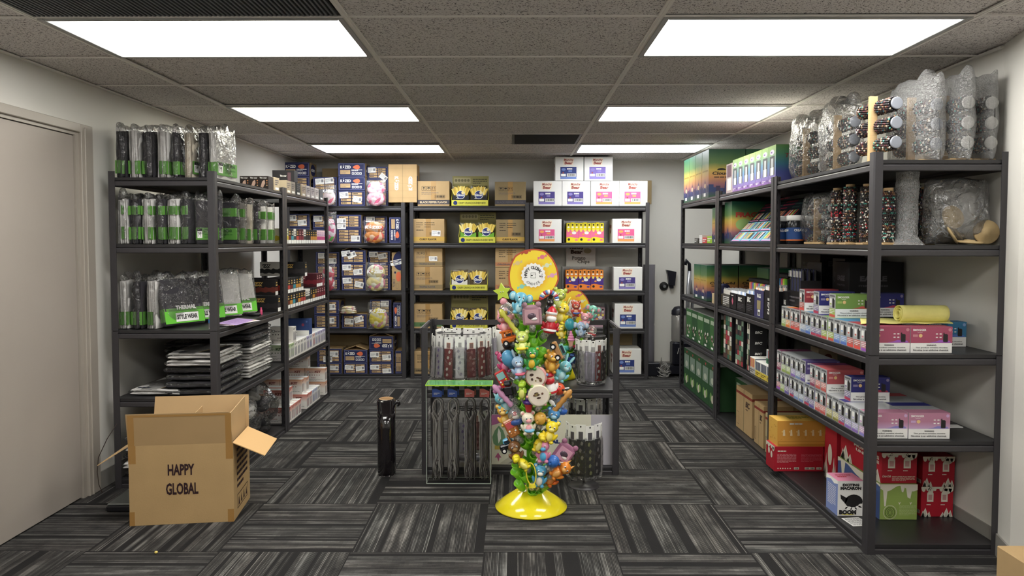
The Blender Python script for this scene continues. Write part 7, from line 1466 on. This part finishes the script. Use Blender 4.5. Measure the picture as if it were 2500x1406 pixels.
def sign(w, h, name_, loc, label, rz=0):
    """scalloped yellow header with a red edge, sweets and a round white badge"""
    t = empty('header_sign', loc, rz, label, 'sign'); b = MB(); n = 90
    def ol(k, s_): a = 2 * PI * k / n; q = 1 - .05 * abs(math.sin(2.5 * a + .4)) ** .6; return (w / 2 * q * s_ * math.cos(a), h / 2 * q * s_ * math.sin(a) * (1 if math.sin(a) > -.6 else 1 - .1 * (-math.sin(a) - .6)))
    b.prism([ol(k, 1.)[::1] for k in range(n)][::-1], -.0025, .0025, mat('header_edge', '#b9523a', .5), 'y'); b.build('board', t)
    f = MB(); f.frame((0, -.0025, 0), (1, 0, 0), (0, 0, 1)); f.poly([ol(k, .94) for k in range(n)], ramp_radial(), .0006)
    for u, v, c in ((-.30, .22, '#e0c48a'), (.17, .33, '#e07a8c'), (.36, .0, '#dca0c0'), (-.22, -.20, '#8fd0c0'), (.26, .18, '#d9e0c0'), (-.14, .42, '#b9523a')):
        f.disc(w * u, h * v, w * .045, ink(c), .0014, h * .04, 14); [f.poly([(w * (u + s_ * .03), h * (v + s_ * .01)), (w * (u + s_ * .085), h * (v + s_ * .06)), (w * (u + s_ * .09), h * (v - s_ * .0))][::s_], ink(c), .0012) for s_ in (-1, 1)]
    m_ = 72; f.poly([(w * .228 * (1 + .05 * math.cos(18 * 2 * PI * k / m_)) * math.cos(2 * PI * k / m_) + w * .0, h * .215 * (1 + .05 * math.cos(18 * 2 * PI * k / m_)) * math.sin(2 * PI * k / m_)) for k in range(m_)], LAB, .0018)
    f.arc_text("HAPPY GLOBAL'S", 0, 0, w * .15, w * .06, BLK, 195, -15, .0024); f.arc_text('CHOICE', 0, 0, w * .165, w * .045, GREYP, 222, 318, .0024, False)
    s = w * .10; f.outline(-s * .5, -s * .55, s * .5, s * .5, s * .05, BLK, .0024); f.rect(-s * .5, -s * .1, -s * .1, s * .1, BLK, .0024); [f.disc(s * u, s * .15, s * .05, BLK, .0024, seg=8) for u in (.1, .34)]; f.text('*', -w * .175, -w * .06, -w * .155, -w * .04, BLK, .0024); f.text('*', w * .155, -w * .06, w * .175, -w * .04, BLK, .0024)
    f.build('printed_front', t); k = MB(); k.tube([(0, .004, -h * .5), (0, .004, -h * .62)], .006, G('#d9d43a'), 8); k.build('mount', t); return t
def ramp_radial():
    if 'header_yellow' in MATS: return MATS['header_yellow']
    g = NB('header_yellow'); tc = g.n('TexCoord'); sp = g.n('SeparateXYZ'); g.put(sp.inputs[0], tc.outputs['Object']); r = g.f('SQRT', g.f('ADD', g.f('POWER', g.f('ABSOLUTE', sp.outputs[0]), 2.), g.f('POWER', g.f('ABSOLUTE', sp.outputs[2]), 2.)))
    g.put(g.b.inputs['Base Color'], g.mix(g.f('MULTIPLY', g.f('SUBTRACT', r, .05), 26., 0., True), srgb('#f0ac30'), srgb('#f7da40'))); g.b.inputs['Roughness'].default_value = .4; return g.m
TY = 3.765
cupm = MB(); cupm.lathe([(.010, 0), (.015, .012), (.0175, .05), (.0155, .05), (.013, .014), (0, .012)], LIME, 16, cap=False)
CUP = cupm.mesh('holder_cup')
tubm = MB(); tubm.lathe([(.0125, 0), (.0135, .004), (.0135, .045), (.011, .05)], CLR, 14); tubm.lathe([(.010, .002), (.011, .03), (0, .032)], CAN, 10, cap=False); TUB = tubm.mesh('candy_tube')
def tree_stand(x, y, label, z_top=1.09, z0=0, rb=1.):
    t = empty('toy_tree_stand', (x, y, z0), 0, label, 'display stand'); b = MB(); b.lathe([(.182 * rb, 0), (.190 * rb, .004), (.190 * rb, .010), (.14 * rb, .048), (.085 * rb, .086), (.045 * rb, .108), (.032, .112), (0, .112)], YCO, 64, cap=False); b.lathe([(0, 0.001), (.182 * rb, 0)], YCO, 64, cap=False)
    b.build('base', t); b = MB(); b.lathe([(.027, .10), (.025, .13), (.023, z_top)], LIM2, 20)
    for k in range(int((z_top - .2) / .12)): b.lathe([(.026, .2 + .12 * k), (.029, .206 + .12 * k), (.029, .222 + .12 * k), (.026, .228 + .12 * k)], LIME, 18, cap=False)
    b.build('trunk', t); return t
def cup(t, p, dirv, base=.0):
    o = bpy.data.objects.new('holder_cup', CUP); col.objects.link(o); o.parent = t; o.location = p; o.rotation_euler = V(dirv).to_track_quat('Z', 'Y').to_euler(); o.scale = (1.35,) * 3; return o
def put_toy(t, tx, ty, px, py, parts, label, back=.12, tilt=0, sc=1., yaw=0, grp='toys on the front tree'):
    """px, py: where the middle of the toy shows in the photograph"""
    Y = ty - back; x, z = aY(px, py, Y); z -= .045 * sc; P = V((x, Y, z)); A = V((tx, ty, z - .10)); dv = (P - A)
    if dv.length < .02: dv = V((0, -.05, .05))
    dv.z = max(dv.z, .04); dn = dv.normalized(); o = empty('toy', P, 0, label, 'toy', grp, rot=(dn.y * -.25 * 0, math.radians(tilt), yaw)); o.scale = (sc,) * 3
    for pt in parts: pt[1].build(pt[0], o, pt[2] if len(pt) > 2 else (0, 0, 0))
    c = bpy.data.objects.new('candy_tube', TUB); col.objects.link(c); c.parent = o; q = dn.to_track_quat('Z', 'Y'); q = Euler((0, math.radians(tilt), yaw)).to_quaternion().inverted() @ q; c.rotation_euler = q.to_euler(); c.location = q @ V((0, 0, -.048)) + V((0, 0, .006)); c['part_of'] = 'toy'; del c['part_of']
    L_ = (P - A).length; cup(t, tuple(P - dn * min(L_ * .9, .088 * sc + .012) - V((tx, ty, t.location.z))), dn); return o
T1 = tree_stand(.084, TY, 'lime green tree-shaped toy stand with a yellow cone foot'); sign(.272, .29, 's', (aY(1302, 672, TY - .02)[0], TY - .02, aY(1302, 672, TY - .02)[1]), 'large round yellow sign on top of the front toy tree')
A = t_animal
toys = [(1231, 716, t_star(G('#c4d84a'), G('#e8a0ac'), None), 'lime star-topped toy with a pink figure', .04, -8), (1264, 736, A(G('#6fb8d0'), G('#bfe4e8'), None, 'big'), 'sky blue big-eared animal below the sign, left', .13, 12), (1301, 768, t_mirror(mat('toy_mauve', '#a8828e', .3), mat('toy_rose', '#c9a0a8', .3), None), 'mauve bear-shaped mirror in the middle below the sign', .17, -4), (1336, 742, t_cane(G('#b8384a'), G('#5a86c4'), G('#1d1c20')), 'black cat figure on a striped candy arch', .12, 6), (1360, 728, A(G('#a8b84a'), G('#c4cf7a'), None, 'round'), 'olive green figure beside the candy arch', .05, 10), (1364, 760, A(G('#e8d43a'), G('#f0e48a'), None, 'long'), 'yellow long-eared toy right of the candy arch', .05, 16),
 (1240, 752, t_dome(G('#e8a0a8'), G('#4a6fc0'), G('#f0c0c4')), 'clear domed toy with blue and pink figure, left', .07, -12), (1238, 783, A(G('#e89aa4'), G('#f4c4c8'), None, 'horn'), 'pink figure at the left edge', .03, -16), (1262, 782, t_wand(G('#c9c44a'), G('#a08a3a'), None), 'yellow telescope-like toy leaning left', .12, -38), (1340, 783, t_santa(G('#b8242f'), EYW, G('#c42a34')), 'red figure with a white beard and red hat', .14, 8), (1250, 812, t_truck(G('#e0742c'), G('#e8904a'), None), 'orange toy truck at the left edge', .07, -14), (1249, 836, t_car(G('#2a2320'), G('#4a342a'), None), 'dark brown toy motorcycle under the orange truck', .06, -24),
 (1278, 832, A(G('#c4d46a'), G('#dfe8a0'), None, 'round', G('#ecd42c')), 'pale lime bear with a yellow drum', .15, -4), (1348, 832, t_car(G('#b88a5a'), G('#7ab0a8'), None), 'tan toy van with white wheels standing on end', .13, 66), (1250, 868, t_egg(G('#5a9cc4'), G('#4a7fa0'), None), 'blue rounded bird toy at the left', .10, -20), (1236, 880, A(G('#c44a7a'), G('#e08aa8'), None, 'round'), 'magenta figure at the left edge', .03, -12), (1270, 893, A(G('#9ab8d4'), G('#c0d4e4'), None, 'long', G('#d9607a')), 'pale blue elephant-like toy with a pink drum', .15, -8), (1296, 872, A(G('#3f9a4a'), G('#e0b83a'), None, 'round'), 'green frog-like toy with a yellow belt', .17, 4),
 (1343, 880, A(G('#c8903a'), G('#e0b04a'), None, 'mane'), 'golden lion-like toy on the right', .13, 10), (1362, 900, A(G('#7ac0cc'), G('#b0dce0'), None, 'long'), 'aqua figure at the right edge', .06, 30), (1315, 919, t_drum(mat('toy_salmon', '#d99a94', .3), G('#7a9cc8'), G('#8fb85a')), 'pink rattle drum with printed animals', .17, -12), (1345, 934, t_santa(EYW, G('#c42a34'), G('#d02f3a')), 'white snowman with a red hat', .12, -8), (1364, 940, t_ball(G('#e05a34'), EYE, None), 'orange spotted ball at the right edge', .08, 0), (1242, 921, t_console(G('#c43a3a'), G('#8fc4c0'), G('#e8d43a')), 'red toy game console with a teal screen', .07, -30), (1246, 944, t_robot(G('#26242a'), G('#5a5a60'), G('#3a3a40')), 'black robot at the left edge', .08, -10),
 (1276, 945, t_dino(G('#a8cc3a'), G('#e0e07a'), G('#e8d43a')), 'lime dinosaur left of the cream drum', .15, 0), (1318, 965, t_drum(mat('toy_cream', '#e6dfc4', .3), G('#8fb85a'), G('#e09a9a')), 'cream rattle drum with a brown print', .18, -6), (1250, 962, t_wand(G('#d49ac0'), G('#c07aa8'), None), 'long mauve wand leaning left', .10, -42), (1244, 974, A(G('#7ac4d4'), G('#b4e0e4'), None, 'horn'), 'light blue crab-like toy at the left edge', .05, -34), (1291, 976, t_cone(G('#4a2a7a'), G('#b83a3a'), None), 'dark purple swirl on a red cone', .16, 0), (1352, 976, t_wand(G('#c8904a'), G('#e0b06a'), None), 'tan guitar-like stick leaning right', .14, 38), (1366, 980, t_dome(G('#3a6ac0'), G('#5a8ad0'), G('#3a6ac0')), 'blue round toy at the right edge', .08, 10),
 (1238, 1010, A(G('#e0b04a'), G('#f0cc7a'), None, 'round'), 'yellow figure at the left edge of the lower half', .05, -14), (1263, 1006, t_dome(G('#3a5a9c'), G('#e6dccc'), G('#c43a3a')), 'clear dome on a blue base', .12, -14), (1290, 1030, A(G('#ece4cc'), G('#e8a0a0'), None, 'round', G('#6ab8d8')), 'cream cow-like toy with a blue bowl', .16, -2), (1319, 1012, t_ball(G('#d9a84a'), G('#c08a3a'), None), 'golden ball on a white rod', .15, 0), (1347, 1020, t_fan(G('#4a8ac0'), EYW, G('#9ac8e4')), 'blue baby figure with a white propeller', .13, 8), (1337, 1050, A(G('#ecd42c'), G('#f4e47a'), None, 'round'), 'yellow bear under the propeller baby', .16, 16), (1262, 1040, t_console(G('#b8743a'), G('#c85a5a'), G('#e0a06a')), 'brown toy controller leaning left', .13, -28),
 (1308, 1072, t_dino(G('#e4cc34'), G('#f0e480'), G('#e8e06a')), 'yellow dragon in the lower middle', .17, 22), (1247, 1072, t_car(EYE, G('#5ab0dc'), None), 'black and blue toy motorbike at the left', .08, -18), (1265, 1098, A(G('#7a5434'), G('#a07a4a'), None, 'long'), 'brown dog-like toy at the left', .12, -14), (1290, 1114, t_dino(G('#ecdc2c'), G('#f4ec7a'), G('#d8e04a')), 'yellow star-backed dinosaur near the bottom', .16, -50), (1326, 1098, t_fan(G('#d888a8'), G('#cfe8f0'), G('#5ab0dc')), 'pink round toy with a pale propeller', .16, 0), (1361, 1100, t_mirror(mat('toy_plum', '#a8708c', .3), mat('toy_pink2', '#d4a0b4', .3), None), 'mauve mirror toy at the lower right, tilted', .10, 36), (1346, 1132, A(G('#e0862c'), G('#e8a85a'), None, 'horn'), 'orange striped fish-like toy at the lower right', .14, 60), (1345, 1116, t_ball(G('#3a72c4'), G('#2a5aa0'), None), 'blue ball on a pink rod above the orange toy', .16, 18),
 (1314, 1158, A(G('#5aa8cc'), G('#ece6d4'), None, 'round'), 'white baby figure with blue hair near the base', .14, 8), (1300, 1160, t_ring(G('#e4d43a'), None, None), 'yellow loop-shaped toy near the base', .17, -6), (1335, 1152, A(G('#e0702c'), G('#ec9a5a'), None, 'round'), 'orange toy leaning right near the base', .10, 40)]
for px, py, parts, lab, back, tilt in toys: put_toy(T1, .084, TY, px, py, parts, lab, back * .95, tilt, 1.36, random.Random(px * 3 + py).uniform(-.25, .25))
for px, py, dx in ((1275, 1140, -.7), (1272, 1157, -.7), (1286, 1166, -.35), (1278, 1186, -.55), (1303, 1193, .1), (1321, 1186, .7), (1297, 798, .0), (1301, 845, .05), (1314, 865, .4), (1310, 880, .2), (1279, 858, -.5)):
    Y = TY - .05; x, z = aY(px, py, Y); cup(T1, (x - .084, -.05 if py > 1000 else -.07, z - .02), (dx, -.6, .9))
# second tree, behind the low rack
T2Y = 4.655; T2X = aY(1385, 600, T2Y)[0]; T2 = tree_stand(T2X, T2Y, 'second toy stand on the shelf of the low rack, mostly hidden', .50, .516, .3); x, z = aY(1398, 752, T2Y - .02); sign(.235, .25, 's', (x, T2Y - .02, z - .0), 'smaller round yellow sign on the rear toy stand')
g2 = 'toys on the rear tree'
for px, py, parts, lab, back, tilt in [(1406, 752, A(G('#b8443a'), G('#d9a07a'), None, 'round', G('#3a6ac0')), 'red figure with a blue cap on the rear tree', .1, 0), (1440, 760, A(G('#7ac4b0'), G('#e0a0a8'), None, 'big'), 'aqua mouse-like toy on the rear tree', .06, 18), (1391, 788, t_egg(G('#3a9aa8'), G('#5a5a60'), None), 'teal round toy on the rear tree', .12, 0), (1416, 802, A(G('#9ab4d0'), G('#c8d4e0'), None, 'big'), 'pale blue elephant-like toy on the rear tree', .14, 4), (1372, 806, A(G('#ecd43c'), G('#f4e48a'), None, 'round'), 'yellow chick on the rear tree', .08, -8), (1442, 802, t_dome(G('#b83a3a'), G('#e6dccc'), G('#c43a3a')), 'clear dome with red inside on the rear tree', .08, 12), (1394, 825, t_cone(G('#d98ab0'), G('#e8b0a0'), None), 'pink topped jar toy on the rear tree', .14, 0), (1377, 848, t_bow(G('#4aa8a0'), G('#2a8a84'), None), 'teal bow toy on the rear tree', .12, -6), (1390, 872, t_robot(G('#24387a'), G('#5a7ac0'), G('#1a2a5a')), 'navy robot on the rear tree', .10, 14), (1434, 830, A(EYW, EYE, None, 'round'), 'white and black panda-like toy on the rear tree', .10, 10), (1367, 752, A(G('#e0b43a'), G('#c88a3a'), None, 'long'), 'yellow giraffe-like toy on the rear tree', .06, -10), (1425, 780, A(G('#e09aa4'), G('#f0c4c8'), None, 'round'), 'pink toy on the rear tree', .12, 6), (1379, 770, t_wand(G('#d97a5a'), G('#e0a08a'), None), 'orange stick toy on the rear tree', .07, -20), (1413, 838, t_car(G('#b8344a'), G('#d96a7a'), None), 'red toy car on the rear tree', .12, 10), (1360, 875, A(G('#3ab0a0'), G('#8ad0c4'), None, 'horn'), 'teal figure low on the rear tree', .06, -10), (1372, 890, t_ball(G('#24387a'), G('#1a2a5a'), None), 'navy ball low on the rear tree', .1, 0)]:
    put_toy(T2, T2X, T2Y, px, py, parts, lab, back, tilt, 1.15, 0, g2)
